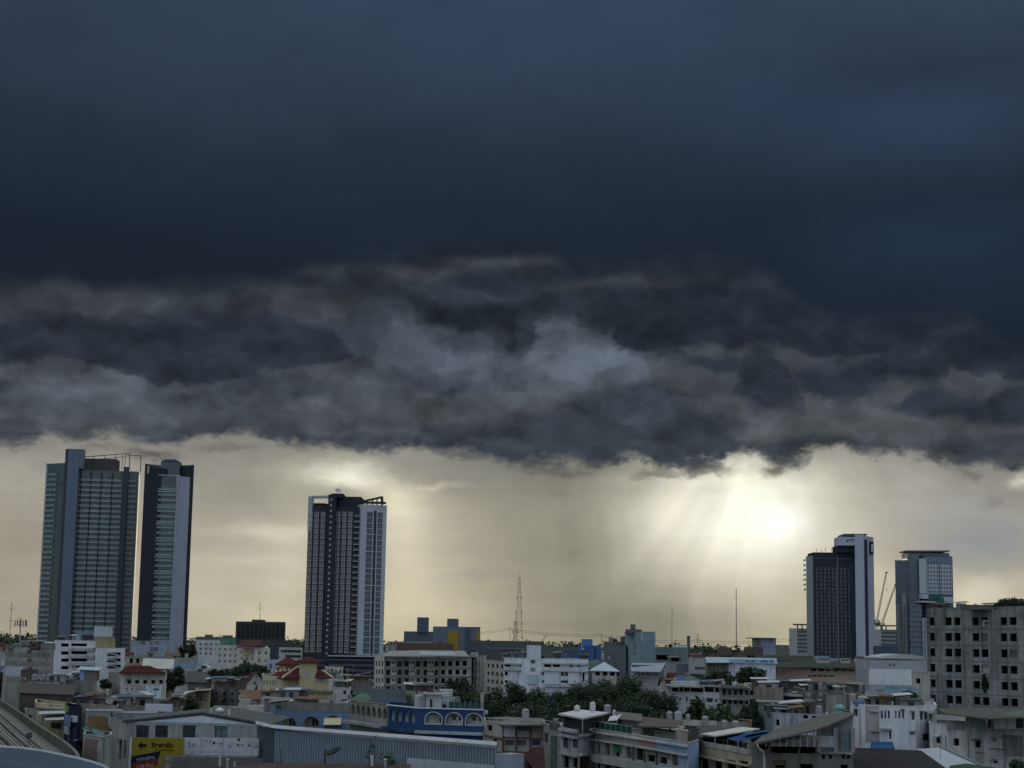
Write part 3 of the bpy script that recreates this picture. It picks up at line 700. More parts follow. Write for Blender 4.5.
def clutter(b, nick, n=5, kinds='tacd'):
    """tanks, condensers, aerials and dishes strewn over a flat roof, counted from the left"""
    n = min(19, int(n * 1.8) + 1); kinds = kinds + 'sss'; rnd = random.Random(nick); fp = b.fp; z = b.zt - b.par + .003; spots = []
    m_ = len(b.fr); fl, frr, bl = fp[0], fp[m_ - 1], fp[-1]
    for k in range(n):
        u = (k + rnd.uniform(.15, .85)) / n; v = rnd.uniform(.18, .8)
        i = u * (m_ - 1); j = min(int(i), m_ - 2); fpt = b.fr[j].lerp(b.fr[j + 1], i - j); q = fpt + (fp[m_] - fp[m_ - 1]).lerp(fp[-1] - fp[0], 1 - u) * v
        spots.append((q.x / q.y, q, rnd.choice(kinds)))
    spots.sort(key=lambda t: t[0]); cnt = {}; tot = {}
    for _, q, k in spots: tot[k] = tot.get(k, 0) + 1
    for _, q, k in spots:
        i = cnt[k] = cnt.get(k, 0) + 1
        w = (ORD[i - 1] + ' ' if tot[k] > 1 else ''); suf = ' from the left' if tot[k] > 1 else ''
        p = (q.x, q.y, z)
        if k == 't': tank(p, rnd.uniform(.45, .7), rnd.uniform(1.0, 1.6), f'{w}steel water tank{suf} on the {nick}')
        elif k == 's': roof_shed(p, rnd, f'{w}patched tin shed{suf} on the {nick}')
        elif k == 'a': antenna(p, rnd.uniform(3, 5.5), f'{w}thin aerial{suf} on the {nick}', rnd.uniform(0, 3))
        elif k == 'd': dish(p, rnd.uniform(.45, .75), f'{w}satellite dish{suf} on the {nick}', rnd.uniform(-.8, .8), plain(rnd.choice([(.36, .36, .36), (.10, .11, .12), (.2, .2, .2)])))
        elif k == 'c': ac_unit(p, rnd.uniform(-.3, .3), f'{w}condenser box{suf} on the {nick}', rnd.uniform(1, 1.5))

# ================================================================ ground
mt, t_, b_ = newmat('ground')
c_ = _mixc(t_, _map(t_, _tex(t_, (.02, .02, .02), 6), .4, .62, 0, 1), (.045, .045, .045), (.09, .085, .075))
c_ = _mixc(t_, _map(t_, _tex(t_, (.06, .06, .06), 4), .56, .62, 0, 1), c_, (.035, .05, .025))
t_.links.new(c_, b_.inputs['Base Color']); b_.inputs['Roughness'].default_value = .95
mb = MB(); mb.face([(-7000, -600, 0), (7000, -600, 0), (7000, 12000, 0), (-7000, 12000, 0)])
g_ = mb.build('ground', mt); g_['kind'] = 'structure'

# ================================================================ towers
def block(root, x0, x1, yref, D0, D1, zt, z0, depth, name, mat, slant=None, org=None):
    """an upright block whose front runs between two pixels read at height yref; slant lowers one top corner"""
    a, b = P(x0, yref, D0), P(x1, yref, D1); t = Vector((b.x - a.x, b.y - a.y, 0)).normalized(); n_ = Vector((-t.y, t.x, 0)) * depth
    mb = MB(); za, zb = (zt, zt) if slant is None else slant
    q = [Vector((a.x, a.y, 0)), Vector((b.x, b.y, 0)), Vector((b.x, b.y, 0)) + n_, Vector((a.x, a.y, 0)) + n_]
    zs = [za, zb, zb, za]
    lo = [Vector((p.x, p.y, z0)) for p in q]; hi = [Vector((p.x, p.y, z)) for p, z in zip(q, zs)]
    for i in range(4):
        j = (i + 1) % 4; mb.face([lo[i], lo[j], hi[j], hi[i]])
    mb.face(hi); mb.face(lo[::-1])
    mb.build(name, mat, root, org)
    return Vector((a.x, a.y, 0)), t, (b - a).length
def zat(px, py, D): return P(px, py, D).z

SLAB = wall((.42, .45, .47), .25); GPAR = glass((.10, .15, .148), .25); GREC = glass((.028, .048, .048), .2); TEALB = glass((.07, .13, .12), .25)
def balconies(root, o, t, L, z0, z1, fh, out, cols=None, side=.12, par=GPAR, slab=SLAB, name='balcony', items=None, rnd=None, rec=0.0):
    n_ = Vector((t.y, -t.x, 0)); nf = int((z1 - z0) / fh)
    cols = cols or [(0, L)]
    for k in range(nf):
        z = z0 + k * fh
        for (a, b) in cols:
            w = MB(); p = o + t * (a + side) + Vector((0, 0, z)) + n_ * .004
            w.box(p, t * (b - a - 2 * side), n_ * out, (0, 0, .22), 0)
            w.box(p + n_ * (out - .1) + Vector((0, 0, .222)), t * (b - a - 2 * side), n_ * .05, (0, 0, 1.0), 1)
            if rnd.random() < .45: w.box(p + n_ * .02 + t * rnd.uniform(.2, max(.3, b - a - 2)) + Vector((0, 0, .225)), t * rnd.uniform(.6, 1.4), n_ * .4, (0, 0, rnd.uniform(.6, 2.2)), 2)
            items.append((rnd.random(), w))
CLU = plain((.22, .22, .21))

# --- twin glass condominium towers on the left
def tower_one():
    rnd = random.Random(3)
    D = 1000; rt = thing('condominium_tower', 'wide teal glass condominium tower with blue grey fin and steel roof frame', 'tower', (P(92, 640, D).x, D, 0))
    BF = wall((.13, .155, .21), .12); BD = wall((.06, .07, .085), .2)
    zr = zat(100, 470, D)
    o, t, L = block(rt, 78.5, 138.5, 470, D, D + 6, zr, 0, 26, 'body', GREC)
    o2, t2, L2 = block(rt, 46.5, 65.5, 463, D + 5, D - 2, zat(50, 463, D), 0, 24, 'wing', GREC)
    block(rt, 64.5, 67.5, 470, D - 4, D - 7, zat(70, 450, D), 0, 8, 'fin_return', BD)
    block(rt, 67.5, 78.6, 470, D - 7, D - 6, zat(70, 450, D), 0, 10, 'fin', BF)
    block(rt, 77.6, 83.4, 455, D - 5.7, D - 5.3, zat(80, 450, D) - .05, zr + .2, 9, 'fin_crown', BF)
    block(rt, 123.6, 128.4, 470, D - .9, D - .5, zat(126, 467, D), 0, 6, 'service_shaft', BD)
    block(rt, 138.55, 139.4, 470, D - .5, D - .3, zr - 1, 0, 5, 'edge_pier', wall((.20, .21, .21), .3))
    block(rt, 46.6, 47.6, 463, D + 4.4, D + 3.9, zat(50, 465, D), 0, 1.0, 'edge_pier', wall((.36, .37, .36), .3))
    block(rt, 84, 116, 468, D + 6, D + 7, zat(100, 457.5, D), zr, 12, 'plant_room', metal((.10, .09, .085), .4))
    items = []; px = L / 60.0
    for a, b in ((0, 3), (3.4, 12.6), (13.4, 23), (23.8, 33.8), (34.6, 44.8)):
        for k in range(1): balconies(rt, o, t, L, 3, zr - 2.5, 3.05, 1.3, [(a * px, b * px)], .1, items=items, rnd=rnd)
    balconies(rt, o, t, L, 3, zr - 2.5, 3.05, 1.5, [(50.5 * px, 59.6 * px)], .1, items=items, rnd=rnd)
    capped(items, 'balcony', [SLAB, GPAR, CLU], rt)
    it = []; balconies(rt, o2, t2, L2, 3, zat(50, 463, D) - 3, 3.05, .8, [(1.5, L2 * .62)], .1, items=it, rnd=rnd)
    capped(it, 'wing_balcony', [SLAB, TEALB, CLU], rt)
    mb = MB()
    for k in range(40): mb.box(o2 + Vector((0, 0, 4 + k * 3.05)) - t2 * .9 - Vector((t2.y, -t2.x, 0)) * 0, t2 * .88, Vector((-t2.y, t2.x, 0)) * 8, (0, 0, .2))
    mb.build('balcony_edge', SLAB, rt)
    mb = MB()
    for u in (3.2, 13, 23.4, 34.2, 45.2): mb.box(o + t * (u * px - .35) - Vector((0, 0, 0)) + Vector((t.y, -t.x, 0)) * .003, t * .7, Vector((t.y, -t.x, 0)) * 1.1, (0, 0, zr - 1.5))
    mb.build('party_wall', wall((.04, .05, .055), .2), rt)
    # steel frame over the roof
    mb = MB(); n_ = Vector((-t.y, t.x, 0))
    q = lambda x, y, d=0: P(x, y, D + d)
    for d in (1, 16):
        mb.bar(q(84, 457, d), q(129.5, 453.3, d), .28); mb.bar(q(88, 460, d), q(126, 456.8, d), .2)
        for x in (93, 104, 115, 121.8, 124.6): mb.bar(P(x, 470, D + d), q(x + .8, 457 - (x - 84) * .082, d), .2)
        mb.bar(P(129.3, 470, D + d), q(130, 453.2, d), .3); mb.bar(q(126.5, 455.6, d), q(140.6, 455.6, d), .25); mb.bar(q(140.4, 472, d), q(141, 455.4, d), .28)
    for x, y in ((84.5, 457), (104, 455.4), (129.8, 453.3), (140.8, 455.6)): mb.bar(q(x, y, 1), q(x, y, 16), .22)
    mb.build('roof_frame', plain((.06, .065, .07)), rt)
    VIS.append((38, 450, 141, 640, D))
tower_one()

def tower_two():
    rnd = random.Random(5); D = 950
    rt = thing('condominium_tower', 'slim glass condominium tower between two dark fins with slanted tops', 'tower', (P(165, 645, D).x, D, 0))
    DK = wall((.035, .038, .048), .15); LT = wall((.30, .32, .40), .15)
    zr = zat(170, 476, D)
    o, t, L = block(rt, 157.6, 181, 476, D, D + 2, zr, 0, 24, 'body', GREC)
    block(rt, 144.8, 157.4, 470, D + 6, D - 2, 0, 0, 24, 'dark_fin', DK, slant=(zat(145, 462.6, D), zat(157, 468.4, D)))
    block(rt, 181.2, 190.2, 476, D - 1, D + 4, zat(185, 476.5, D), 0, 20, 'pale_wall', LT)
    block(rt, 190.3, 194, 470, D + 4, D + 7, 0, 0, 16, 'dark_fin', DK, slant=(zat(190, 465.4, D), zat(194, 463.6, D)))
    block(rt, 183.3, 190.2, 470, D + 8, D + 10, 0, zr - 4, 14, 'fin_crown', DK, slant=(zat(183, 468.6, D), zat(190, 465.6, D)))
    block(rt, 160.4, 179.4, 470, D + 3, D + 4, zat(170, 461.2, D), zr, 16, 'plant_room', wall((.12, .135, .16), .25))
    mb = MB(); o_, t_2 = P(161.2, 461.3, D + 5), P(178.6, 461.2, D + 6); mb.prism([o_, t_2, t_2 + Vector((-2, 0, 1.2)), o_ + Vector((2, 0, 1.2))], (0, 12, 0)); mb.build('plant_roof', wall((.12, .135, .16), .25), rt)
    px = L / 23.4; items = []
    balconies(rt, o, t, L, 3, zr - 2, 3.05, .9, [(5.2 * px, 17.6 * px)], .05, items=items, rnd=rnd, par=TEALB)
    balconies(rt, o, t, L, 3, zr - 2, 3.05, 1.2, [(.9 * px, 5.0 * px), (17.8 * px, 20.2 * px)], .05, items=items, rnd=rnd)
    capped(items, 'balcony', [SLAB, TEALB, CLU], rt)
    mb = MB(); n_ = Vector((t.y, -t.x, 0))
    for u in (.5, 20.4, 22.6): mb.box(o + t * (u * px - .2) + n_ * 1.1, t * .4, n_ * .4, (0, 0, zr + .5))
    for k in range(13): mb.box(o + t * .3 + n_ * 1.3 + Vector((0, 0, zr + .2 - k * 9.15)), t * (22.2 * px), n_ * .3, (0, 0, .35))
    mb.build('facade_frame', wall((.45, .46, .47), .2), rt)
    mb = MB()
    for x in (147.5, 151.5): mb.box(P(x, 474, D + 3.5), (1.1, -.6, 0), (0, -.9, 0), (0, 0, 4.5))
    mb.build('vent_slit', plain((.35, .35, .34)), rt)
    VIS.append((135, 460, 194, 650, D))
    # low podium
    b = Bld('tower_podium', 'pale blue grey podium building at the foot of the slim tower', 'building', [(131, 860), (176, 850)], 641, wall((.27, .31, .37), .3), 30, ybot=653)
    b.win(0, 140, 640.8, 145, 644.6); b.win(0, 150, 641, 152.5, 644.8); b.win(0, 154.5, 641, 159, 644.6); b.win(0, 150, 647, 158, 651, 'glass'); b.finish()
tower_two()

# --- the black and white tower in the middle
def tower_three():
    rnd = random.Random(9); D = 880
    rt = thing('apartment_tower', 'tall dark apartment tower with a white windowed end and black crown', 'tower', (P(343, 655, D).x, D, 0))
    BK = wall((.035, .04, .05), .2); WH = wall((.37, .395, .45), .12); TAN = wall((.36, .355, .35), .15); MID = wall((.042, .045, .052), .2)
    zb = zat(343, 655, D)
    zl = zat(318, 505, D); zt = zat(345, 507, D); zw = zat(372, 505, D)
    o1, t1, L1 = block(rt, 308.2, 328, 520, D + 4, D + 2, zl, zb, 20, 'left_wing', MID)
    o2, t2, L2 = block(rt, 327.6, 335.6, 520, D - 3, D - 3, zat(331, 495, D), zb - 24, 20, 'stair_core', BK)
    o3, t3, L3 = block(rt, 336, 361.2, 520, D, D - 2, zt, zb, 22, 'middle_wing', MID)
    o4, t4, L4 = block(rt, 361.2, 386.6, 520, D - 4, D + 2, zw, zb, 18, 'white_wing', WH)
    block(rt, 331, 343, 497, D - 2, D - 2, zat(337, 493.8, D), zat(337, 498, D), 14, 'crown', BK)
    block(rt, 338.5, 361, 500, D + 1, D + 1, zat(350, 496.5, D), zt - .3, 18, 'crown', BK)
    # open white frame on the left of the roof
    mb = MB(); a, c = P(308.1, 505, D + 3.6), P(312.4, 505, D + 3.2); mb.prism([(a.x, a.y, zl - 13), (c.x, c.y, zl - 13), (c.x, c.y + 6, zl - 13), (a.x, a.y + 6, zl - 13)], (0, 0, zat(310, 496.2, D + 3) - zl + 13))
    mb.bar(P(312, 497.2, D + 5), P(331, 497.0, D + 4), 1.0); mb.build('roof_frame', wall((.33, .35, .38), .15), rt)
    mb = MB(); block(rt, 313.5, 325, 505, D + 8, D + 7, zat(318, 502, D), zl, 12, 'plant_room', BK)
    # slanted dark pergola on the right
    mb = MB()
    for d in (0, 12):
        mb.bar(P(361, 501.8, D + d), P(382.6, 497, D + d), .7); mb.bar(P(382, 497, D + d), P(382.2, 505, D + d), .9); mb.bar(P(364, 502.6, D + d), P(386, 503, D + d), .8)
        for x in (367, 372.5, 377): mb.bar(P(x, 505, D + d), P(x, 500.6 - (x - 361) * .16, D + d), .45)
    for x, y in ((362, 501.6), (370, 499.9), (382, 497.2)): mb.bar(P(x, y, D), P(x, y, D + 12), .5)
    mb.build('roof_pergola', BK, rt)
    fh = 2.9; items = []; items2 = []
    def pair(o, t, u, w, z, it):
        n_ = Vector((t.y, -t.x, 0)); q = o + t * u + n_ * .003 + Vector((0, 0, z)); m_ = MB()
        m_.box(q, t * w, n_ * .35, (0, 0, 2.5), 0)
        for k in range(2): m_.box(q + t * (w * (.12 + .44 * k)) + n_ * .352 + Vector((0, 0, .75)), t * (w * .3), n_ * .03, (0, 0, 1.55), 1)
        m_.box(q + t * (w * .3) + n_ * .36 + Vector((0, 0, .1)), t * (w * .4), n_ * .35, (0, 0, .45), 2)
        it.append((rnd.random(), m_))
    p3 = L3 / 25.2; p1 = L1 / 19.8; p4 = L4 / 25.4
    nf = int((zt - 2.2 - zb) / fh)
    for k in range(nf):
        z = zb + 1 + k * fh
        for u in (.5, 6.5, 12.5): pair(o3, t3, u * p3, 3.9 * p3, z, items)
        for u in (6.4, 12.9):
            if z < zl - 3: pair(o1, t1, u * p1, 4.2 * p1, z, items)
        if z < zl - 3: pair(o1, t1, 1.0 * p1, 3.4 * p1, z, items)
        # balconies
        n_ = Vector((t3.y, -t3.x, 0)); m_ = MB(); q = o3 + t3 * (18.6 * p3) + n_ * .004 + Vector((0, 0, z))
        m_.box(q, t3 * (6.2 * p3), n_ * 1.3, (0, 0, .25), 0); m_.box(q + n_ * 1.2 + Vector((0, 0, .26)), t3 * (6.2 * p3), n_ * .05, (0, 0, .8), 1); m_.box(q + t3 * (5.9 * p3) + Vector((0, 0, .26)), t3 * .25, n_ * 1.2, (0, 0, 2.6), 0)
        items2.append((1, m_))
    capped(items, 'window', [TAN, G3, CLU], rt)
    capped(items2, 'balcony', [wall((.40, .40, .40), .15), GREC, CLU], rt)
    it = []; n_ = Vector((t4.y, -t4.x, 0))
    for k in range(int((zw - 3 - zb) / fh)):
        for u, w in ((5.6, 5.8), (16.4, 4.8)):
            m_ = MB(); q = o4 + t4 * (u * p4) + n_ * .003 + Vector((0, 0, zb + 1.0 + k * fh))
            m_.box(q, t4 * (w * p4), n_ * .08, (0, 0, 2.5), 0)
            m_.box(q + n_ * .082 + Vector((0, 0, 1.0)), t4 * (w * p4), n_ * .04, (0, 0, .12), 1); m_.box(q + n_ * .082 + t4 * (w * p4 * .5), t4 * .12, n_ * .04, (0, 0, 2.35), 1)
            if rnd.random() < .3: m_.box(q + n_ * .085 + t4 * .3 + Vector((0, 0, 1.2)), t4 * (w * p4 * .4), n_ * .03, (0, 0, 1.0), 2)
            it.append((1, m_))
    capped(it, 'white_wing_window', [glass((.028, .036, .05), .35), wall((.22, .24, .28), .1), wall((.12, .12, .12), .2)], rt)
    mb = MB(); mb.box(o4 + t4 * (12.5 * p4) + n_ * .004 + Vector((0, 0, zb)), t4 * (2.7 * p4), n_ * .05, (0, 0, zw - zb - 3)); mb.build('dark_strip', wall((.05, .055, .065), .2), rt)
    mb = MB()
    for k in range(int((zw - zb) / fh / 3)): mb.box(o4 + n_ * .13 + t4 * (5.3 * p4) + Vector((0, 0, zb + .4 + k * fh * 3)), t4 * (16.2 * p4), n_ * .12, (0, 0, .3))
    mb.build('cornice', WH, rt)
    mb = MB(); n_ = Vector((t2.y, -t2.x, 0))
    for k in range(int((zt + 5 - zb) / fh) + 8): mb.box(o2 + t2 * 1.2 + n_ * .003 + Vector((0, 0, zb - 20 + k * fh)), t2 * .9, n_ * .2, (0, 0, 1.0))
    mb.build('stair_window', wall((.33, .34, .36), .1), rt)
    tag(dish(P(338, 492.5, D) - Vector((0, 0, .5)), 1.6, '', .3), 'grey satellite dish on the black crown of the apartment tower', 'satellite dish')
    VIS.append((302, 494, 387, 655, D))
    # podium with dark bands
    b = Bld('car_park', 'dark louvred car park podium under the black and white tower', 'car park', [(302, 880), (328, 866), (394, 864)], 655.3, wall((.035, .04, .05), .2), 40, ybot=690, roofmat=wall((.1, .1, .1), .5))
    for k in range(6):
        y = 659 + k * 5.2; b.panel(1, 329, y, 393, y + 2.4, metal((.085, .10, .125), .15), .5, 'louvre_band')
        b.panel(0, 302.6, y, 327, y + 2.4, metal((.07, .08, .10), .15), .5, 'louvre_band')
    b.finish(); b.slab(1, 328.5, 396, 655.2, .5, 2.0, WH, 'canopy_edge')
tower_three()

# --- dark gridded tower with a white shaft
def tower_four():
    rnd = random.Random(11); D = 1250
    rt = thing('apartment_tower', 'dark gridded apartment tower with a taller white shaft and small logo on top', 'tower', (P(840, 658, D).x, D, 0))
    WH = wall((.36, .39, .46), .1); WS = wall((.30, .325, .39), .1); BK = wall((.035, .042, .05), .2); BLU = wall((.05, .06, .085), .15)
    zg = zat(830, 552.5, D); zs = zat(850, 534.6, D)
    block(rt, 806.2, 813.6, 575, D + 12, D + 1, zat(809, 555.5, D), 0, 24, 'pale_end', wall((.24, .26, .30), .15))
    o, t, L = block(rt, 813.5, 855.2, 575, D, D, zg, 0, 24, 'gridded_wing', BK)
    block(rt, 855.2, 864, 575, D - 8, D - 10, zs - .4, 0, 26, 'white_shaft', WH)
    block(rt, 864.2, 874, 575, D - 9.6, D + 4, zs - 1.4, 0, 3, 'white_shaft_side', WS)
    block(rt, 838, 856, 545, D - 4, D - 4, zat(845, 545.8, D), zg, 22, 'upper_band', BK)
    o5, t5, L5 = block(rt, 837.6, 855.3, 540, D - 7, D - 8, zs - 2.2, zat(845, 546, D), 24, 'head', WH)
    mb = MB(); a, c = P(841.5, 536, D - 6), P(868, 536, D - 6)
    mb.prism([(a.x, a.y, zs - 2.15), (c.x, c.y, zs - .35), (c.x - 1, c.y, zs + .4), (a.x + 2, a.y, zs + .2)], (0, 20, 0)); mb.build('roof_cap', wall((.07, .075, .085), .3), rt)
    for x, w in ((865.3, 1.0), (867.0, .8)):
        block(rt, x, x + w, 575, D - 9.2, D - 8.2, zs - 4, 0, .6, 'dark_stripe', BLU)
    n_ = Vector((t.y, -t.x, 0)); p = L / 41.7
    mb = MB(); mb.box(o + t * (23.6 * p) + n_ * .003, t * (.9 * p), n_ * .5, (0, 0, zg - 3)); mb.build('pale_rib', wall((.20, .21, .22), .3), rt)
    mb = MB(); mb.box(o + n_ * .003 + Vector((0, 0, zg - 4.6)), t * L, n_ * .3, (0, 0, .35)); mb.build('cornice', wall((.15, .16, .17), .3), rt)
    mb = MB(); mb.box(o + t * (36 * p) + n_ * .003, t * (5.6 * p), n_ * .25, (0, 0, zg - 7)); mb.build('blue_panel', BLU, rt)
    items = []
    for k in range(int((zg - 14) / 2.85)):
        for i, u in enumerate((2.2, 6.3, 10.2, 14.2, 18.2, 21.2, 26.4, 30.2, 34.2)):
            m_ = MB(); q = o + t * (u * p) + n_ * .003 + Vector((0, 0, 4 + k * 2.85))
            m_.box(q, t * (2.6 * p), n_ * .12, (0, 0, 2.2), 0); m_.box(q + n_ * .122 + Vector((0, 0, .85)), t * (2.6 * p), n_ * .6, (0, 0, .12), 1)
            if rnd.random() < .75: m_.box(q + n_ * .13 + t * (.5 * p) + Vector((0, 0, .1)), t * (1.0 * p), n_ * .45, (0, 0, .7), 2)
            items.append((-k + rnd.random() * .1, m_))
    capped(items, 'window', [glass((.02, .025, .03), .3), wall((.08, .085, .09), .2), plain((.26, .27, .28))], rt)
    # emblem and plaque on the head
    q = P(847.4, 540.7, D - 7.3); mb = MB(); mb.bar(q + Vector((0, -.1, 0)), q + Vector((0, -.4, 0)), .8, 0, 12)
    a = P(849, 540, D - 7.4); mb.box(a + Vector((0, -.4, 0)), (7.0, -.3, 0), (0, .35, 0), (0, 0, .75)); mb.box(a + Vector((0, -.4, -.9)), (5.0, -.3, 0), (0, .35, 0), (0, 0, .3)); mb.build('emblem', plain((.05, .06, .08)), rt)
    a, c = P(869.2, 554, D - 2.6), P(872.6, 554, D + 2.2); d = Vector((c.x - a.x, c.y - a.y, 0)); nn = Vector((d.y, -d.x, 0)).normalized()
    mb = MB(); mb.box(a + nn * .6, d, nn * .4, (0, 0, zat(870, 541.7, D) - a.z)); pl = mb.build('sign_plaque', plain((.03, .035, .045)), rt)
    mb = MB(); mb.box(a + nn * 1.01 + d * .3 + Vector((0, 0, 1.4)), d * .3, nn * .1, (0, 0, 6)); mb.box(a + nn * 1.01 + d * .6 + Vector((0, 0, 6.2)), d * .2, nn * .1, (0, 0, 1.2)); mb.build('sign_letter', plain((.6, .62, .65)), pl, org=rt.location)
    mb = MB()
    for x, y in ((816.5, 548.5), (821.5, 549.5), (825.5, 547.5), (831.5, 548)): mb.bar(P(x, 553, D + 4), P(x, y, D + 4), .18); mb.bar(P(x - .8, y + 1.5, D + 4), P(x + .9, y + .6, D + 4), .14)
    mb.build('roof_aerial', M_PIPE, rt)
    mb = MB(); a = P(806, 575, D + 11)
    for k in range(7): mb.box((a.x - .35, a.y + 1, zat(809, 560, D) - k * 3.6), (.45, 0, 0), (0, 8, 0), (0, 0, 1.2))
    mb.build('side_balcony', wall((.24, .26, .30), .15), rt)
    VIS.append((806, 534, 875, 655, D))
tower_four()

# --- blue white tower still being finished
def tower_five():
    rnd = random.Random(13); D = 1350
    rt = thing('apartment_tower', 'blue white apartment tower with a lattice of white windows and flat oversailing roof', 'tower', (P(922, 655, D).x, D, 0))
    GR = wall((.115, .135, .155), .15); LG = wall((.20, .22, .235), .2); WH = wall((.40, .43, .48), .12); GBL = glass((.07, .10, .15), .2); GD = glass((.05, .07, .09), .2)
    ztop = zat(925, 556, D); zm = zat(935, 594, D)
    block(rt, 895.2, 907.6, 575, D, D - 4, zat(901, 560.3, D), 0, 26, 'grey_wing', GR)
    block(rt, 907.6, 919.2, 575, D - 1, D - 2, zat(913, 554, D), 0, 26, 'glass_wing', GD)
    block(rt, 919.2, 925.4, 575, D - 8, D - 10, zat(922, 559, D), zm, 28, 'white_pillar', WH)
    o, t, L = block(rt, 925.4, 952.8, 575, D - 5, D + 1, ztop, 0, 26, 'window_wing', wall((.10, .12, .15), .15))
    block(rt, 909, 949.5, 553, D + 3, D + 5, zat(930, 552.5, D), ztop - 1, 20, 'roof_storey', GD)
    mb = MB(); a, c = P(906, 551.5, D - 3), P(950, 551.5, D - 1); mb.prism([a, c, c + Vector((0, 24, 0)), a + Vector((0, 24, 0))], (0, 0, .9)); mb.build('roof_plate', wall((.16, .18, .2), .3), rt)
    n_ = Vector((t.y, -t.x, 0)); p = L / 27.4
    mb = MB(); mb.box(o + n_ * .003 + t * .4 + Vector((0, 0, ztop - 5.6)), t * (L - .8), n_ * .1, (0, 0, 4.6)); mb.build('top_glazing', GBL, rt)
    items = []; zw = zat(940, 562.4, D); fh = (zw - zm) / 8
    for k in range(8):
        for g_ in (1.8, 14.8):
            for i in range(4):
                q = o + n_ * .003 + t * ((g_ + i * 2.85) * p) + Vector((0, 0, zw - (k + 1) * fh)); m_ = MB()
                m_.box(q, t * (2.75 * p), n_ * .1, (0, 0, fh * .97), 1); m_.box(q + n_ * .102 + t * (.5 * p) + Vector((0, 0, fh * .3)), t * (1.7 * p), n_ * .04, (0, 0, fh * .5), 0)
                items.append((1, m_))
    capped(items, 'window', [glass((.03, .035, .045), .2), WH], rt)
    # deck with green netting half way up
    block(rt, 920, 953.5, 597, D - 12, D - 8, zat(935, 603, D) + 1.2, zat(935, 603, D), 30, 'deck_slab', WH)
    block(rt, 922, 928.5, 597, D - 11, D - 10, zat(925, 594.5, D), zat(925, 599, D), 6, 'deck_parapet', WH)
    block(rt, 942, 953, 597, D - 10, D - 8, zat(925, 597, D), zat(925, 601, D), 6, 'deck_parapet', WH)
    block(rt, 928.6, 944, 598, D - 9.8, D - 8, zat(925, 594.6, D), zat(925, 600, D), 3, 'safety_net', plain((.04, .12, .10)))
    block(rt, 939, 944, 600, D - 13.6, D - 12.8, zat(925, 597.6, D), zat(925, 612, D), 3, 'safety_net', plain((.05, .13, .12)))
    for x0, x1, y, m_ in ((897, 901, 604, LG), (902, 906.6, 594, LG), (922.2, 926.4, 618, WH)):
        block(rt, x0, x1, 620, D - 6, D - 7, zat(x0, y, D), 0, 3, 'pier', m_)
    b_ = MB()
    block(rt, 909.5, 922.2, 625, D - 4.2, D - 4.4, zat(915, 606, D), 0, 2.0, 'lower_glazing', GBL)
    it = []
    for k in range(9):
        m_ = MB(); a, c = P(909.7, 606 + k * 5, D - 4.8), P(922, 606 + k * 5, D - 5); m_.prism([a, c, c + Vector((0, -.9, 0)), a + Vector((0, -.9, 0))], (0, 0, 1.1)); it.append((1, m_))
        m_ = MB(); a, c = P(926.6, 606 + k * 5, D - 5.3), P(952, 606 + k * 5, D); m_.prism([a, c, c + Vector((0, -1.4, 0)), a + Vector((0, -1.4, 0))], (0, 0, 1.1)); it.append((1, m_))
    capped(it, 'floor_edge', LG, rt)
    it = []
    for k in range(24):
        for x in (899, 904, 924.3):
            q = P(x, 606 + k * 2.1 + (14 if x > 920 else 0), D - (6.6 if x < 920 else 7.2)); m_ = MB(); m_.box(q, (.9, 0, 0), (0, -.6, 0), (0, 0, .9)); it.append((1, m_))
    capped(it, 'pier_window', G3, rt)
    VIS.append((895, 551, 953, 655, D))
tower_five()

# --- tower cranes
def crane(px0, py0, px1, py1, D, label):
    o = thing('luffing_crane', label, 'crane', (P(px0, py0, D).x, D, 0), 'tower cranes between the two right towers')
    CM = plain((.32, .28, .22)); a, c = P(px0, py0, D), P(px1, py1, D); d = (c - a); n_ = d.cross(Vector((0, 1, 0))).normalized(); w = Vector((0, 1, 0))
    mb = MB(); k_ = 26; off = [n_ * 1.0, n_ * -.5 + w * .9, n_ * -.5 - w * .9]
    for q in off: mb.bar(a + q, c + q * .5, .22)
    for i in range(k_):
        f, g = i / k_, (i + 1) / k_
        for j in range(3): mb.bar(a + d * f + off[j] * (1 - f * .5), a + d * g + off[(j + 1) % 3] * (1 - g * .5), .12)
    mb.build('jib', CM, o)
    mb = MB(); b0 = Vector((a.x, a.y, 0))
    for sx_, sy_ in ((-1, -1), (1, -1), (1, 1), (-1, 1)): mb.bar(b0 + Vector((sx_, sy_, 0)), a + Vector((sx_, sy_, 0)), .2)
    for i in range(int(a.z / 3)): mb.bar(b0 + Vector((-1, -1, i * 3)), b0 + Vector((1, -1, i * 3 + 3)), .12); mb.bar(b0 + Vector((1, 1, i * 3)), b0 + Vector((-1, 1, i * 3 + 3)), .12)
    mb.build('mast', CM, o)
    mb = MB(); mb.box(a + Vector((-6, -1.2, -.5)), (5, 0, 0), (0, 2.4, 0), (0, 0, 2.6)); mb.build('counterweight', DGRM, o)
    mb = MB(); mb.box(a + Vector((.9, -1.2, -.4)), (1.8, 0, 0), (0, 2, 0), (0, 0, 2.2)); mb.build('cab', plain((.4, .4, .38)), o)
    mb = MB(); mb.bar(c, c + Vector((0, 0, -14)), .1); mb.lathe(c + Vector((0, 0, -15.5)), [(.3, 0), (.5, .6), (.2, 1.5)], 8); mb.build('hook', M_PIPE, o)
    mb = MB(); mb.box(c + Vector((-1, -.6, -.2)), (2.6, 0, 0), (0, 1.2, 0), (0, 0, .8)); mb.build('jib_head', DGRM, o)
DGRM = plain((.10, .10, .10))
crane(876.6, 622, 886.4, 572.5, 1500, 'thin luffing crane with upright jib beside the white shaft tower')
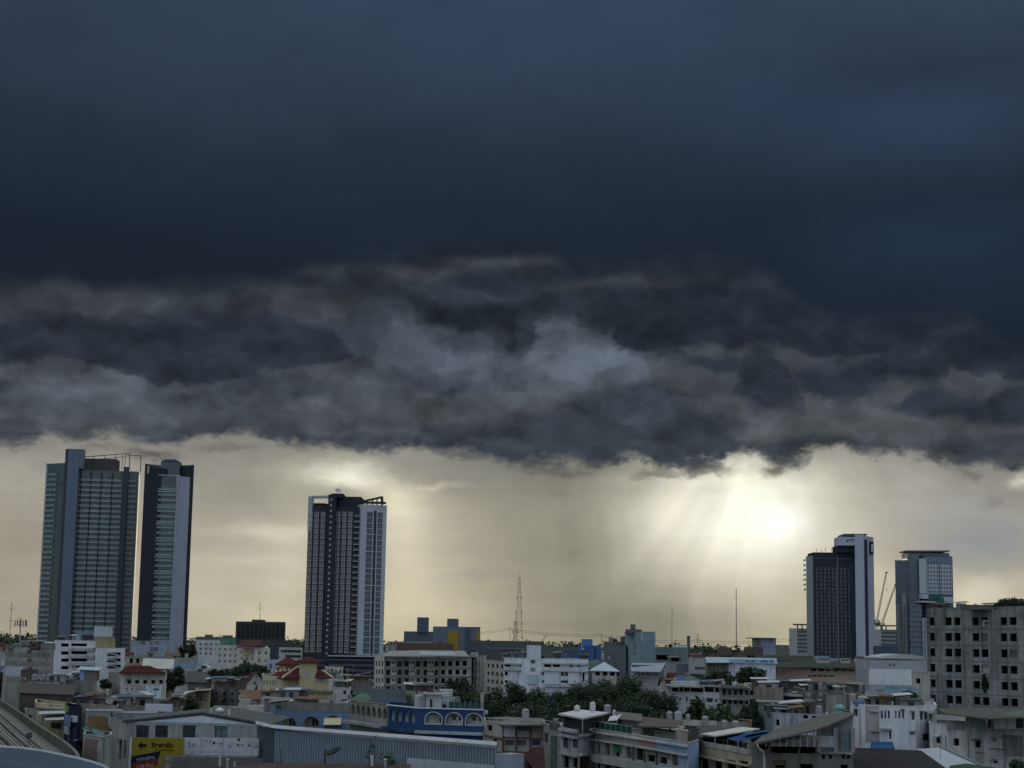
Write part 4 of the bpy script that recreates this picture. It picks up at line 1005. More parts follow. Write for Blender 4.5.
crane(881.5, 625, 895.5, 585, 1480, 'thin luffing crane with leaning jib partly behind the blue white tower')

# ================================================================ the middle and far city, from the back forwards
def far_block(name, label, cat, chain, ytop, mat, depth=25, ybot=650, grid=None, **k):
    b = Bld(name, label, cat, chain, ytop, mat, depth, ybot=ybot, **k)
    for g_ in (grid or []): b.grid(*g_[0], **(g_[1] if len(g_) > 1 else {}))
    return b.finish()
RG = wall((.16, .16, .16), .6); RL = wall((.33, .33, .33), .5)
def roofbox(b, f, x0, x1, y, D, mat, depth=5, name='stair_head'):
    """a lift or stair head standing on a flat roof, part of its building"""
    a, c = P(x0, y, D), P(x1, y, D); z0 = b.zt - b.par
    mb = MB(); mb.box((a.x, a.y, z0), (c.x - a.x, 0, 0), (0, depth, 0), (0, 0, max(.6, a.z - z0))); mb.build(name, mat, b.root)

# far blocks on the horizon
b = far_block('office_block', 'dark brown grey office block with upright ribs and an aerial on the horizon', 'building', [(236, 1100), (285, 1090)], 621.5, wall((.07, .07, .07), .3), 40, 640)
for k in range(11): b.panel(0, 238 + k * 4.3, 624.5, 240.2 + k * 4.3, 638, wall((.035, .035, .038), .2), .3, 'window_band')
roofbox(b, 0, 252, 263, 619.5, 1105, wall((.07, .07, .07), .3), 12)
b = far_block('office_annex', 'low dark blue grey annex below the ribbed office block', 'building', [(235, 1000), (291, 990)], 640, wall((.075, .085, .10), .3), 25, 652)
b.panel(0, 250, 643, 290, 645, G3, .2, 'window_band')
b = far_block('warehouse', 'far grey flat roofed hall between the slim tower and the ribbed office block', 'building', [(196, 1200), (236, 1200)], 636.8, wall((.13, .135, .12), .3), 30, 642)
roofbox(b, 0, 205, 211, 634.6, 1205, wall((.12, .12, .11), .3), 8); roofbox(b, 0, 223, 231, 635.2, 1205, wall((.12, .12, .11), .3), 8)
b = far_block('grey_block', 'plain blue grey block with a tall square stair tower on the horizon', 'building', [(404, 1150), (417.5, 1146), (433, 1146)], 631.4, wall((.105, .125, .16), .15), 30, 642)
roofbox(b, 0, 417.3, 428, 617.2, 1144, wall((.09, .11, .15), .15), 14, 'stair_tower'); b.win(1, 422, 637, 430, 640)
b = far_block('grey_block', 'wide blue grey block with mustard yellow panels and a square stair tower', 'building', [(433, 1000), (480.3, 990)], 626.6, wall((.135, .165, .21), .15), 35, 650)
roofbox(b, 0, 447.2, 458, 618.6, 1002, wall((.10, .125, .165), .15), 14, 'stair_tower')
YEL = wall((.30, .21, .04), .2); b.panel(0, 448, 631, 458.6, 650, YEL, .4, 'yellow_panel'); b.panel(0, 476.4, 632, 480, 650, YEL, .4, 'yellow_panel'); b.panel(0, 465, 628, 470, 650, wall((.08, .105, .145), .2), .3, 'blue_panel')
b = far_block('office_block', 'small blue glass office block with oversailing roof alone on the horizon', 'building', [(752.5, 1200), (761, 1188), (776, 1192)], 638.6, wall((.26, .30, .36), .15), 25, 648)
b.panel(1, 762, 640.5, 775.4, 647, glass((.10, .15, .22), .2), .3, 'glazing')
for k in range(4): b.panel(0, 753, 640 + k * 2.2, 760.6, 640.9 + k * 2.2, G3, .3, 'window_band')
mb = MB(); a, c = P(752, 638.4, 1186), P(776.6, 638.4, 1186); mb.box(a, (c.x - a.x, 0, 0), (0, 30, 0), (0, 0, .6)); mb.build('roof_plate', RG, b.root)
for x0, xm, x1, D, lab in ((789.5, 797, 809, 1350, 'white striped office block close to the left side of the dark gridded tower'), (872, 881, 899, 1450, 'white striped office block seen between the dark gridded tower and the blue white tower')):
    yt = 628.4 if x0 < 800 else 629.5
    b = far_block('striped_block', lab, 'building', [(x0, D + 8), (xm, D), (x1, D + 3)], yt, wall((.36, .38, .41), .15), 25, 655)
    for k in range(6): b.panel(1, xm + .3, yt + 2.2 + k * 3.9, x1 - .2, yt + 4.2 + k * 3.9, G3, .4, 'window_band')
    mb = MB(); a, c = P(xm - 1, yt - 3.4, D - 3), P(x1, yt - 3.4, D - 3); mb.box(a, (c.x - a.x, 0, 0), (0, 16, 0), (0, 0, 1.0))
    for x in (xm + .5, xm + 5, x1 - 2): q = P(x, yt - 3.4, D); mb.bar((q.x, q.y, b.zt - .5), (q.x, q.y, q.z), .6)
    mb.build('roof_canopy', wall((.12, .12, .12), .3), b.root)
far_block('blue_shed', 'dark blue low shed between the two right towers', 'shed', [(874, 1000), (898, 1000)], 646, wall((.06, .085, .11), .2), 25, 658)
far_block('grey_block', 'small grey house row on the horizon next to the blue glass office block', 'building', [(776, 1150), (789, 1150)], 645, wall((.15, .16, .15), .3), 25, 650)

# second row
b = far_block('apartment_house', 'white flat roofed apartment house with dark window rows behind trees', 'building', [(196, 720), (219.5, 700)], 640, wall((.50, .52, .54), .3), 20, 657, roofmat=RL,
              grid=[((0, 198, 219, 4, 642, 656, 3), dict(fw=.55, fh=.5))])
b = far_block('shop_house', 'green painted shop house standing between white apartment houses', 'building', [(219, 760), (228.5, 748), (235.5, 752)], 638.6, wall((.09, .24, .17), .3), 18, 650, grid=[((0, 220, 228, 2, 641, 649, 2),), ((1, 229, 235, 1, 641, 649, 2),)])
b = far_block('apartment_house', 'cream stepped apartment house beside the green shop house', 'building', [(216, 690), (238.5, 688)], 645.3, wall((.50, .48, .44), .35), 18, 665, roofmat=RL, grid=[((0, 217, 238, 4, 646.5, 664, 3), dict(fw=.45, fh=.45))])
b = Bld('apartment_house', 'cream apartment house with faded red gable roof behind dark palms', 'building', [(237, 640), (255.5, 630), (269.5, 640)], 648, wall((.56, .53, .47), .35), 16, ybot=668)
b.grid(0, 239, 255, 3, 649, 668, 3, .4, .42); b.grid(1, 256, 269, 2, 649, 672, 3, .4, .42); b.panel(0, 243, 651.5, 250, 655, wall((.55, .47, .27), .2), .4, 'yellow_awning'); b.finish()
mb = MB(); a = P(236, 647.6, 630); c = P(258, 646, 628); e = P(262, 639.8, 640); g0 = P(242, 639.8, 646); mb.prism([a, c, e, g0], (0, 0, -.15)); e2_ = P(267, 646.5, 640); mb.prism([c, e2_, e], (0, 0, -.15)); mb.build('roof', tiles((.088, .05, .045)), b.root)
mb = MB(); mb.face([P(257, 648, 631), P(269, 648, 640.2), P(262, 641, 640.2)]); mb.build('gable', wall((.50, .48, .45), .3), b.root)
b = far_block('flat_block', 'low white slab block with long window bands left of the middle tower', 'building', [(279, 770), (302, 760)], 647.6, wall((.42, .43, .43), .3), 20, 660, roofmat=RL)
b.panel(0, 281, 650, 301, 652.2, G3, .2, 'window_band'); b.panel(0, 286, 655, 301, 657.4, G3, .2, 'window_band')
b = far_block('flat_block', 'pale blue gabled house beside the white slab block', 'house', [(266, 600), (279, 596)], 660, wall((.36, .42, .50), .3), 12, 672, grid=[((0, 268, 279, 2, 662, 670, 1),)])
b = far_block('long_block', 'long cream two storey block in front of the blue grey horizon blocks', 'building', [(388, 900), (431, 894)], 641.5, wall((.38, .37, .34), .3), 18, 650, roofmat=RL, grid=[((0, 389, 431, 12, 642.2, 645.6, 1), dict(fw=.6, fh=.7))])
b = Bld('market_hall', 'long low hall with rusty red roof below the mustard panelled block', 'building', [(398, 780), (452, 770)], 651, wall((.17, .14, .12), .4), 16, ybot=657); b.finish(roof=False); pitched(b, 'gable', 3.6, tiles((.065, .046, .042)), .8)
b = Bld('domed_house', 'dark red domed roof house in front of the wide blue grey block', 'house', [(432, 790), (449, 786)], 650, wall((.14, .10, .09), .3), 12, ybot=654); b.finish(roof=False); pitched(b, 'hip', 4.6, tiles((.09, .045, .04)), .5)
b = far_block('plain_wing', 'dark grey flat roofed factory block under the lattice mast', 'building', [(468, 900), (544, 880)], 640.5, wall((.095, .105, .11), .3), 30, 660)
b.panel(0, 484, 648, 543, 648.8, wall((.2, .22, .23), .2), .2, 'ledge'); b.panel(0, 500, 650, 520, 655, G3, .1, 'window_band')
b = far_block('green_block', 'long dark green grey building behind the white four storey block', 'building', [(541, 820), (590, 810)], 646.4, wall((.10, .12, .12), .3), 20, 658, grid=[((0, 560, 585, 8, 651, 656, 1), dict(fw=.5))])
b = Bld('blue_building', 'bright blue building with pale stair tower under the horizon wires', 'building', [(578, 640), (592.8, 630), (601, 636)], 645.5, wall((.055, .12, .29), .2), 14, ybot=660, roofmat=RL)
b.win(0, 585, 652, 588.6, 655.6); b.panel(1, 594.5, 647, 595.4, 660, wall((.03, .04, .06), .1), .2, 'drain_pipe'); b.finish(); roofbox(b, 0, 582.2, 592.6, 639, 634, wall((.09, .17, .36), .2), 7, 'stair_tower')
b.panel(0, 582, 640, 585, 650, wall((.42, .47, .55), .2), .3, 'pale_panel')
far_block('blue_annex', 'low blue annex with window row left of the bright blue building', 'building', [(560, 650), (580, 642)], 651.5, wall((.07, .11, .20), .3), 12, 660, grid=[((0, 561, 573, 4, 652.6, 656.4, 1), dict(fw=.5, fh=.8))])

b = Bld('concrete_factory', 'blue grey concrete factory with a dark stair head and square chimney cap', 'factory', [(625, 570), (643, 552), (655.4, 556)], 632, wall((.20, .265, .30), .3), 18, ybot=665, roofmat=RG)
b.win(0, 633.8, 646, 636.4, 648.6); b.win(0, 633.8, 652.6, 636.4, 654.8); b.win(0, 640.6, 657.4, 643, 659.6); b.finish()
roofbox(b, 0, 627.2, 641.8, 629.2, 560, wall((.10, .115, .13), .3), 8); roofbox(b, 0, 631, 635.6, 624.2, 562, wall((.13, .135, .14), .3), 3, 'tank_house'); b.panel(0, 642, 632.6, 642.8, 641, wall((.40, .43, .46), .1), .3, 'pale_panel')
b = Bld('concrete_factory', 'lower dark green grey wing of the concrete factory with small windows', 'factory', [(604, 585), (626, 566)], 645, wall((.115, .145, .16), .35), 16, ybot=665)
for x, y in ((610, 650), (614, 650), (620, 650)): b.win(0, x - 1.6, y - .9, x + 1.8, y + .9)
b.win(0, 615, 655.6, 618, 659.4); b.win(0, 613.6, 663, 617.6, 667); b.win(0, 607.6, 655.6, 610, 659, 'shut', gm=wall((.3, .34, .3), .2)); b.finish()
roofbox(b, 0, 615, 625.4, 641.4, 575, wall((.13, .13, .14), .4), 7); roofbox(b, 0, 621.6, 629, 636.4, 578, wall((.12, .12, .13), .4), 6, 'plant_room'); roofbox(b, 0, 604.6, 609.6, 641.4, 590, wall((.16, .15, .14), .3), 4, 'tank_house'); roofbox(b, 0, 609.3, 613, 637, 592, wall((.2, .2, .2), .3), 3, 'tank_house')
b = Bld('long_hall', 'long blue green factory hall with a gabled end and open ground floor', 'factory', [(655, 610), (682, 600), (688, 604)], 647.2, wall((.16, .215, .225), .3), 16, ybot=663)
b.win(0, 656, 655, 668, 659.8, 'open', depth=4); b.win(0, 671, 657, 679, 661.2, 'open', depth=4); b.finish()
mb = MB(); mb.prism([P(676, 647.4, 602), P(688.4, 647.4, 604), P(686, 644.5, 605), P(680, 644.4, 604)], (0, 14, 0)); mb.build('gable_end', wall((.25, .31, .34), .2), b.root); b.slab(0, 670, 680, 656.4, .3, 1.6, wall((.4, .4, .4), .3), 'canopy')

for k, (x0, x1, D_, yt, rgb, w_) in enumerate(((705, 719, 770, 656, (.075, .045, .04), 'first'), (718.5, 731, 755, 655.4, (.06, .05, .046), 'second'), (731.5, 747, 745, 655.8, (.085, .042, .037), 'third'), (746, 762, 760, 655.2, (.055, .047, .045), 'fourth'))):
    b = Bld('market_hall', f'{w_} from the left of four rust red roofed halls below the tall thin mast', 'hall', [(x0, D_), (x1, D_ - 4)], yt, wall((.17, .15, .14), .5), 26, ybot=657, group='rust red market halls'); b.grid(0, x0 + 1, x1 - 1, 3, yt + .4, yt + 3, 1, .6, .7, 'open'); b.finish(roof=False); pitched(b, 'gable', 2.6 + k % 2, tiles(rgb), .7, along=bool(k % 2))
b = Bld('green_roof_hall', 'wide hall with dull green roof in front of the dark gridded tower', 'hall', [(757, 640), (812, 632)], 660, wall((.33, .31, .28), .4), 20, ybot=664); b.finish(roof=False); pitched(b, 'gable', 1.8, metal((.05, .055, .05), .4, .85), .8)
b = Bld('peach_warehouse', 'long peach walled warehouse with a strip of dark windows and grey green roof', 'warehouse', [(763, 575), (811, 566), (858, 556)], 667.6, wall((.70, .55, .44), .08), 22, ybot=687)
for k in range(7): b.win(1, 802 + k * 7.6 + (1 if k else 9), 668.9, 808.6 + k * 7.6, 671, 'void', depth=1.5)
for k in range(5): b.win(0 if k < 1 else 1, (808 if k == 0 else 806 + k * 5.8) - .1, 675.2, (810.6 if k == 0 else 810.4 + k * 5.8), 676.6, 'void', depth=1)
for k in range(4): b.win(1, 818 + k * 6, 683, 822 + k * 6, 684.4, 'void', depth=1)
b.finish(roof=False)
mb = MB(); q = [P(754, 667.4, 570), P(811, 667.3, 560), P(859, 667.8, 550), P(857, 663.5, 575), P(800, 660.5, 590), P(768, 662.5, 596)]; mb.prism(q, (0, 0, -.2)); mb.build('roof', metal((.06, .065, .058), .35, .85), b.root)
for x0, x1, y in ((817.5, 829.5, 656.7), (841.5, 850.5, 657.6)):
    tag_ = 'pale roof vent box on the peach warehouse ' + ('under the middle of the dark tower' if x0 < 830 else 'next to the white shaft')
    o = thing('roof_vent', tag_, 'roof vent', P(x0, y + 2.6, 578)); a, c = P(x0, y + 3, 576), P(x1, y + 3, 576)
    MB().box(a - Vector((0, 0, 1.4)), (c.x - a.x, 0, 0), (0, 2, 0), (0, 0, 2.2)).build('housing', wall((.40, .40, .38), .3), o)
    mb = MB()
    for k in range(5): mb.box(a + Vector(((c.x - a.x) * (k + .2) / 5, -.06, -.1)), ((c.x - a.x) * .12, 0, 0), (0, .05, 0), (0, 0, .7))
    mb.build('louvre', FRD, o)
b = Bld('grey_hall', 'wide two tone hall with grey upper band and clean white wall below', 'hall', [(857, 530), (868.6, 512), (912, 508), (927, 520)], 659.4, wall((.33, .35, .385), .25), 26, ybot=688, roofmat=RL)
b.panel(1, 868.8, 669.3, 911.8, 685, wall((.62, .63, .66), .2), .1, 'white_wall'); b.panel(0, 857.2, 669, 868.4, 688, wall((.31, .335, .36), .35), .1, 'side_wall')
b.win(2, 914, 674.6, 919.4, 679.6, 'open', depth=3); b.finish(); b.slab(2, 911.5, 921, 671.2, .4, 1.8, wall((.42, .42, .41), .4), 'canopy')
for x in (889.2, 893): b.panel(1, x, 663.6, x + 2.2, 666.2, wall((.20, .12, .10), .2), .05, 'vent')
mb = MB(); q = []; n = 10
for i in range(n + 1):
    f = i / n; q.append(P(879 + 46 * f, 657.2 - 3.2 * math.sin(math.pi * f), 530))
q += [P(925, 658.6, 530), P(879, 658.6, 530)]; mb.prism(q, (0, 22, 0)); mb.build('arched_roof', metal((.37, .38, .38), .2, .6), b.root)
b = far_block('white_tower_house', 'narrow cream wall house touching the side of the grey unfinished block', 'house', [(913, 470), (931, 452)], 671.6, wall((.45, .45, .43), .45), 12, 700, grid=[((0, 914, 922, 1, 676, 686, 1), dict(fw=.6, fh=.5, style='open'))])

b = Bld('blue_white_shed', 'white shed with blue lettered fascia behind a round tree', 'shed', [(728.6, 555), (775.5, 548)], 662.8, wall((.56, .60, .67), .25), 18, ybot=682)
b.panel(0, 728.8, 659.6, 775, 662.9, wall((.30, .38, .50), .2), .15, 'fascia'); BLU_ = plain((.07, .13, .32))
for x0, x1 in ((746, 749), (751, 755), (761.6, 768), (770, 773)): b.panel(0, x0, 660.4, x1, 662, BLU_, .05, 'painted_mark', off=.16)
for x, y in ((733.6, 666), (745, 667), (770, 665.6)): b.panel(0, x, y, x + 1.2, y + 7, wall((.33, .38, .5), .2), .06, 'pilaster')
b.finish(roof=False); pitched(b, 'shed', 1.6, metal((.26, .34, .40), .2, .6), .6)
b = Bld('workshop', 'grey green workshop with pale blue sloping roof joined to the blue white shed', 'workshop', [(705.4, 575), (728, 556)], 662.6, wall((.20, .21, .195), .4), 18, ybot=676)
b.grid(0, 710, 722, 3, 665.6, 669.6, 1, .45, .8, 'shut', gm=wall((.42, .42, .40), .3)); b.finish(roof=False)
mb = MB(); mb.prism([P(703.6, 662.4, 570), P(729, 662.4, 550), P(746, 657.4, 572), P(705.6, 657, 595)], (0, 0, -.2)); mb.build('roof', metal((.30, .37, .40), .15, .5), b.root)
b = far_block('shop_house', 'pale grey shop house with two rows of dark windows near the blue green hall', 'building', [(689, 520), (706, 512)], 658.6, wall((.36, .365, .36), .4), 14, 676, roofmat=RL)
b.panel(0, 695, 667, 705, 669.4, G3, .05, 'window_band'); b.panel(0, 690, 674, 705, 676.6, G3, .05, 'window_band')
b = far_block('flat_house', 'small grey house with dark blue sheet wall below the blue green hall', 'house', [(664, 540), (690, 532)], 662.4, wall((.28, .28, .28), .4), 12, 672, roofmat=RL)
b.panel(0, 677, 664, 689, 671.4, metal((.11, .13, .17), .2), .1, 'sheet_wall')
b = Bld('lavender_shed', 'long white shed with lavender blue sheet roof and small square windows', 'shed', [(631.6, 500), (659.4, 490)], 671.6, wall((.47, .48, .49), .35), 14, ybot=683)
for k in range(6): b.win(0, 634 + k * 4.2, 672.8, 635.8 + k * 4.2, 675.2)
b.finish(roof=False); mb = MB(); mb.prism([P(630.6, 671.4, 495), P(660.6, 671.6, 485), P(666, 662.8, 508), P(632, 663, 520)], (0, 0, -.2)); mb.build('roof', metal((.27, .29, .36), .2, .5), b.root)
mb = MB(); mb.box(P(632, 666.8, 507), (9.6, -3, 0), (0, .3, .3), (0, 0, .3)); mb.build('roof_gutter', FRD, b.root)
b = Bld('pavilion', 'small pavilion with a pale blue hipped roof behind the tall trees', 'house', [(592.4, 480), (616.6, 474)], 670.6, wall((.42, .42, .41), .3), 10, ybot=678)
b.grid(0, 594, 616, 3, 671.6, 676, 1, .6, .8, 'void'); b.finish(roof=False); pitched(b, 'hip', 2.4, metal((.40, .45, .53), .1, .5), 1.0)

# white four storey block behind the trees
WHB = wall((.60, .63, .68), .3)
b = Bld('apartment_block', 'cream balcony wing of the white four storey block behind the trees', 'building', [(485, 590), (504, 556)], 660.6, wall((.40, .39, .365), .4), 14, ybot=692)
b.grid(0, 486, 504, 4, 662, 694, 4, .5, .48, 'open'); b.finish()
b = Bld('apartment_block', 'white four storey block with a blank stair tower rising over tall trees', 'building', [(504, 556), (522, 548), (541.5, 546), (588.5, 540)], 657.8, WHB, 16, ybot=700, roofmat=RL)
for x0, x1, y0, y1, f in ((504.5, 510.6, 663.6, 666.6, 0), (519, 521.6, 663.6, 666.4, 0), (504.5, 508.8, 671.6, 675.4, 0), (504.5, 508.8, 680.2, 683, 0), (530.6, 535.2, 659.8, 663.6, 1), (530.6, 535.2, 668, 671.8, 1), (540.6, 541.3, 672, 676, 1),
                     (544, 551, 663.8, 667, 2), (553, 560, 663.8, 667, 2), (569, 573.4, 664, 667, 2), (577, 580, 664, 667, 2), (561, 564, 672.2, 676, 2), (564.8, 568, 672.2, 676, 2), (561, 568, 680.4, 683, 2), (582.4, 584.4, 673, 682, 2), (568, 573.6, 689, 694, 2), (579, 582, 689, 694, 2), (542, 544, 671.8, 675.4, 2), (542, 544, 680, 683, 2)):
    b.win(f, x0, y0, x1, y1, 'glass' if random.random() < .5 else 'open', fm=FRD)
b.finish(); roofbox(b, 0, 527, 541, 645.2, 549, wall((.50, .52, .57), .15), 8, 'stair_tower'); roofbox(b, 0, 521, 527.2, 650, 552, wall((.20, .235, .25), .3), 8)
for f, x0, x1, y in ((2, 544, 588.4, 662.4), (2, 544, 588.4, 669.6), (2, 544.6, 588, 684.8), (0, 504.4, 521.6, 662.6), (0, 504.4, 521.6, 668.6), (0, 504.4, 521.6, 684.6)): b.slab(f, x0, x1, y, .5, 1.0, wall((.46, .47, .50), .35), 'balcony_ledge')
for x0, x1 in ((545.4, 560), (569, 580)): b.panel(2, x0, 671.6, x1, 684, wall((.55, .57, .62), .15), .5, 'white_panel')
b.panel(0, 509, 671, 518, 684, wall((.52, .54, .59), .15), .5, 'white_panel'); b.panel(1, 527.6, 674.6, 538, 684, wall((.38, .46, .50), .2), .5, 'pale_panel')
clutter(b, 'white four storey block', 6, 'tac')

# beige balcony block
b = Bld('apartment_block', 'wide beige apartment block with rows of small balconies and a long grey roof', 'building', [(374.6, 640), (384.6, 612), (439, 606), (471.5, 602)], 655.6, wall((.52, .50, .47), .35), 16, ybot=690)
for j in range(4):
    for i in range(3): b.win(0, 375.6 + i * 3, 661 + j * 8.4, 377.2 + i * 3, 666 + j * 8.4, 'open')
for j in range(4):
    y = 661 + j * 8.6
    for i in range(3):
        x = 386 + i * 18.6
        b.win(1, x, y, x + 4.6, y + 5.6, 'open', depth=1.4, gm=wall((.07, .07, .065), .3)); b.win(1, x + 11.4, y, x + 16, y + 5.6, 'open', depth=1.4, gm=wall((.10, .10, .095), .3)); b.win(1, x + 6, y + .6, x + 7.6, y + 3.2, 'open'); b.win(1, x + 8.6, y + .6, x + 10.2, y + 3.2, 'open')
    for i in range(4): b.win(2, 441 + i * 7.2, y, 445 + i * 7.2, y + 5, 'open')
b.finish(roof=False)
for j in range(4):
    y = 666.8 + j * 8.6
    for i in range(3): b.slab(1, 385 + i * 18.6, 402.6 + i * 18.6, y, .25, 1.1, wall((.42, .40, .37), .4), 'balcony_floor'); b.panel(1, 391 + i * 18.6, y - 3.0, 397.4 + i * 18.6, y, wall((.47, .46, .44), .4), .9, 'balcony_wall')
    b.slab(2, 440, 471, y, .25, .9, wall((.40, .38, .35), .4), 'balcony_floor')
for i in range(4): b.panel(1, 384.8 + i * 18.1, 657, 385.6 + i * 18.1, 692, wall((.42, .41, .38), .4), 1.0, 'pier')
mb = MB(); mb.prism([P(381, 655.8, 605), P(440, 655.8, 598), P(470, 656.4, 596), P(464, 650.8, 622), P(422, 650.2, 624), P(390, 651, 628)], (0, 0, -.25)); mb.build('roof', metal((.25, .255, .25), .35, .8), b.root)
mb = MB(); mb.prism([P(421, 652, 600), P(452, 652.6, 597), P(459, 655, 595), P(420, 655, 598)], (0, 0, .15)); mb.build('roof_sheet', metal((.33, .38, .41), .2, .6), b.root)
b = Bld('apartment_block', 'weathered apartment block with pale upright piers between the beige block and the white one', 'building', [(469.5, 610), (486.5, 598)], 655.4, wall((.36, .345, .32), .5), 14, ybot=690)
b.grid(0, 470, 486, 4, 660, 690, 4, .5, .5, 'open')
for k in range(5): b.panel(0, 471 + k * 3.4, 656, 471.9 + k * 3.4, 690, wall((.42, .41, .385), .4), .5, 'pier')
b.finish(); roofbox(b, 0, 470.4, 478.2, 652.4, 604, wall((.40, .40, .385), .4), 5)

# left middle distance
b = Bld('department_store', 'beige windowless store block with horizontal bands and round emblem box on its roof', 'building', [(5.5, 480), (51, 470)], 647.4, wall((.31, .30, .285), .35), 26, ybot=676)
for k in range(4): b.panel(0, 5.7, 652.6 + k * 8.4, 50.8, 656.4 + k * 8.4, wall((.23, .225, .215), .35), .12, 'wall_band')
b.panel(0, 27.6, 650, 31.4, 653, wall((.08, .08, .085), .2), .2, 'vent'); b.panel(0, 28, 659, 31.4, 661.6, wall((.08, .08, .085), .2), .2, 'vent'); b.panel(0, 28, 667, 31.6, 669.6, wall((.08, .08, .085), .2), .2, 'vent')
b.finish(); roofbox(b, 0, 30.6, 38, 642, 468, wall((.05, .05, .05), .2), 3, 'emblem_box'); q = P(34.3, 645.4, 467.6); mb = MB()
for k in range(20):
    t0, t1 = math.tau * k / 20, math.tau * (k + 1) / 20; mb.bar(q + Vector((math.cos(t0) * .75, -.05, math.sin(t0) * .75)), q + Vector((math.cos(t1) * .75, -.05, math.sin(t1) * .75)), .14)
mb.build('ring_emblem', plain((.26, .13, .08)), b.root)
roofbox(b, 0, 6, 26, 644.6, 478, wall((.14, .145, .15), .4), 6); roofbox(b, 0, 38.6, 50, 643.6, 478, wall((.19, .19, .185), .4), 6)
clutter(b, 'beige windowless store block', 4, 'ac')
b = Bld('white_office', 'white five storey office house with long dark window slots', 'building', [(54.4, 525), (96, 520)], 640.4, wall((.58, .60, .63), .3), 18, ybot=686, roofmat=RL)
for j, y in enumerate((643.4, 651.4, 658.6, 666)):
    b.win(0, 61, y, 68.6, y + 3.2, 'open', depth=1.2)
    if j < 3: b.win(0, 71, y, 87, y + 2.8, 'open', depth=1.2)
    else: b.win(0, 76, y - 1, 80, y + 2, 'open'); b.win(0, 82, y - 1, 92, y + 2, 'open')
b.finish()
for y in (647.4, 655, 662.4): b.slab(0, 70.5, 95.6, y, .9, .9, wall((.42, .42, .43), .45), 'ledge')
b2 = Bld('white_office', 'white stair house with zigzag open stairs beside the five storey office', 'building', [(95.6, 516), (106.4, 512), (124.4, 518)], 648.2, wall((.58, .60, .64), .25), 12, ybot=685, roofmat=RL)
for k, y in enumerate((652.4, 658.6, 664.8)): b2.win(1, 107.6, y, 121, y + 3.6, 'open', depth=2.0)
b2.finish()
mb = MB()
for y in (655.4, 661.6, 667.6): mb.prism([P(108, y - 2.6, 511.6), P(114, y - 2.2, 513), P(121, y + .9, 516), P(121, y + 1.9, 516), P(113, y - 1.0, 512.8), P(108, y - 1.4, 511.6)], (0, .6, 0))
mb.build('stair_flight', wall((.47, .48, .50), .3), b2.root)
roofbox(b2, 0, 96.4, 109.4, 638, 517, wall((.30, .28, .17), .35), 8, 'olive_penthouse'); q_ = P(93.8, 636.4, 519); mb = MB(); c_ = P(107, 636.4, 519); mb.box(q_, (c_.x - q_.x, 0, 0), (0, 7, 0), (0, 0, P(93, 626.3, 519).z - q_.z)); mb.build('rooftop_box', wall((.43, .45, .48), .2), b2.root)
a = P(76, 632.4, 525); c = P(93.6, 632.4, 525); o = thing('roof_shed', 'pale blue sheet shed on the roof of the white five storey office', 'shed', (a.x, a.y, 29)); mb = MB(); mb.box((a.x, a.y, b.zt - b.par), (c.x - a.x, 0, 0), (0, 5, 0), (0, 0, a.z - b.zt + b.par)); mb.build('wall', metal((.30, .36, .43), .2), o); mb = MB(); mb.box((a.x - .3, a.y - .4, a.z + .002), (c.x - a.x + .6, 0, 0), (0, 6, 0), (0, 0, .15)); mb.build('roof', metal((.34, .40, .47), .2), o)
clutter(b, 'white five storey office house', 4, 'cat')
b = Bld('concrete_house', 'grey concrete block house with a small sky blue shed on its roof', 'house', [(60, 440), (98.4, 432)], 680, wall((.25, .245, .235), .5), 14, ybot=697)
b.finish(); clutter(b, 'grey concrete block house', 4, 'tac')
o = thing('roof_shed', 'sky blue shed with thin pale roof on the grey concrete block house', 'shed', (P(84, 680, 436).x, 436, b.zt)); a, c = P(79.6, 680.6, 437), P(95.6, 680.6, 437); hgt = P(80, 669.6, 437).z - b.zt
mb = MB(); mb.box((a.x, a.y, b.zt - .5), (c.x - a.x, 0, 0), (0, 4, 0), (0, 0, hgt + .4)); mb.build('wall', wall((.19, .17, .15), .4), o); mb = MB(); mb.box((a.x, a.y - .05, b.zt - .5), ((c.x - a.x) * .3, 0, 0), (0, -.08, 0), (0, 0, hgt + .3)); mb.build('blue_panel', wall((.21, .30, .46), .25), o)
mb = MB(); mb.prism([(a.x - .9, a.y - .8, b.zt + hgt), (c.x + .8, a.y - .8, b.zt + hgt - .2), (c.x + .8, a.y + 4.4, b.zt + hgt + .5), (a.x - .9, a.y + 4.4, b.zt + hgt + .6)], (0, 0, .12)); mb.build('roof', metal((.34, .42, .50), .15), o)
b = far_block('small_house', 'small white house with one dark window under a leafy pot garden', 'house', [(97, 415), (109.6, 410)], 682.6, wall((.45, .46, .455), .4), 8, 696, grid=[((0, 99.4, 107, 1, 685, 691, 1), dict(fw=.55, fh=.6))])
b = far_block('brick_house', 'grey weathered wall house left of the red hipped roof', 'house', [(108.6, 430), (122.6, 412)], 672.6, wall((.27, .265, .25), .5), 10, 699)
b = Bld('villa', 'white walled house with a dark red hipped roof among grey houses', 'house', [(120.6, 412), (166, 408)], 672, wall((.52, .51, .48), .4), 12, ybot=684)
for k in range(5): b.win(0, 127 + k * 8, 680, 131 + k * 8, 683.6, 'open')
b.finish(roof=False); mb = MB(); q = [P(118.6, 672.4, 410), P(166.6, 672.8, 404), P(150, 665.8, 424), P(128, 665.4, 424)]; mb.prism(q, (0, 0, -.2)); mb.prism([q[0], q[3], P(124, 672.2, 440)], (0, 0, -.15)); mb.prism([q[1], P(160, 672.2, 436), q[2]], (0, 0, -.15)); mb.prism([q[3], q[2], P(160, 672.2, 436), P(124, 672.2, 440)], (0, 0, -.15)); mb.build('roof', tiles((.078, .025, .026)), b.root)
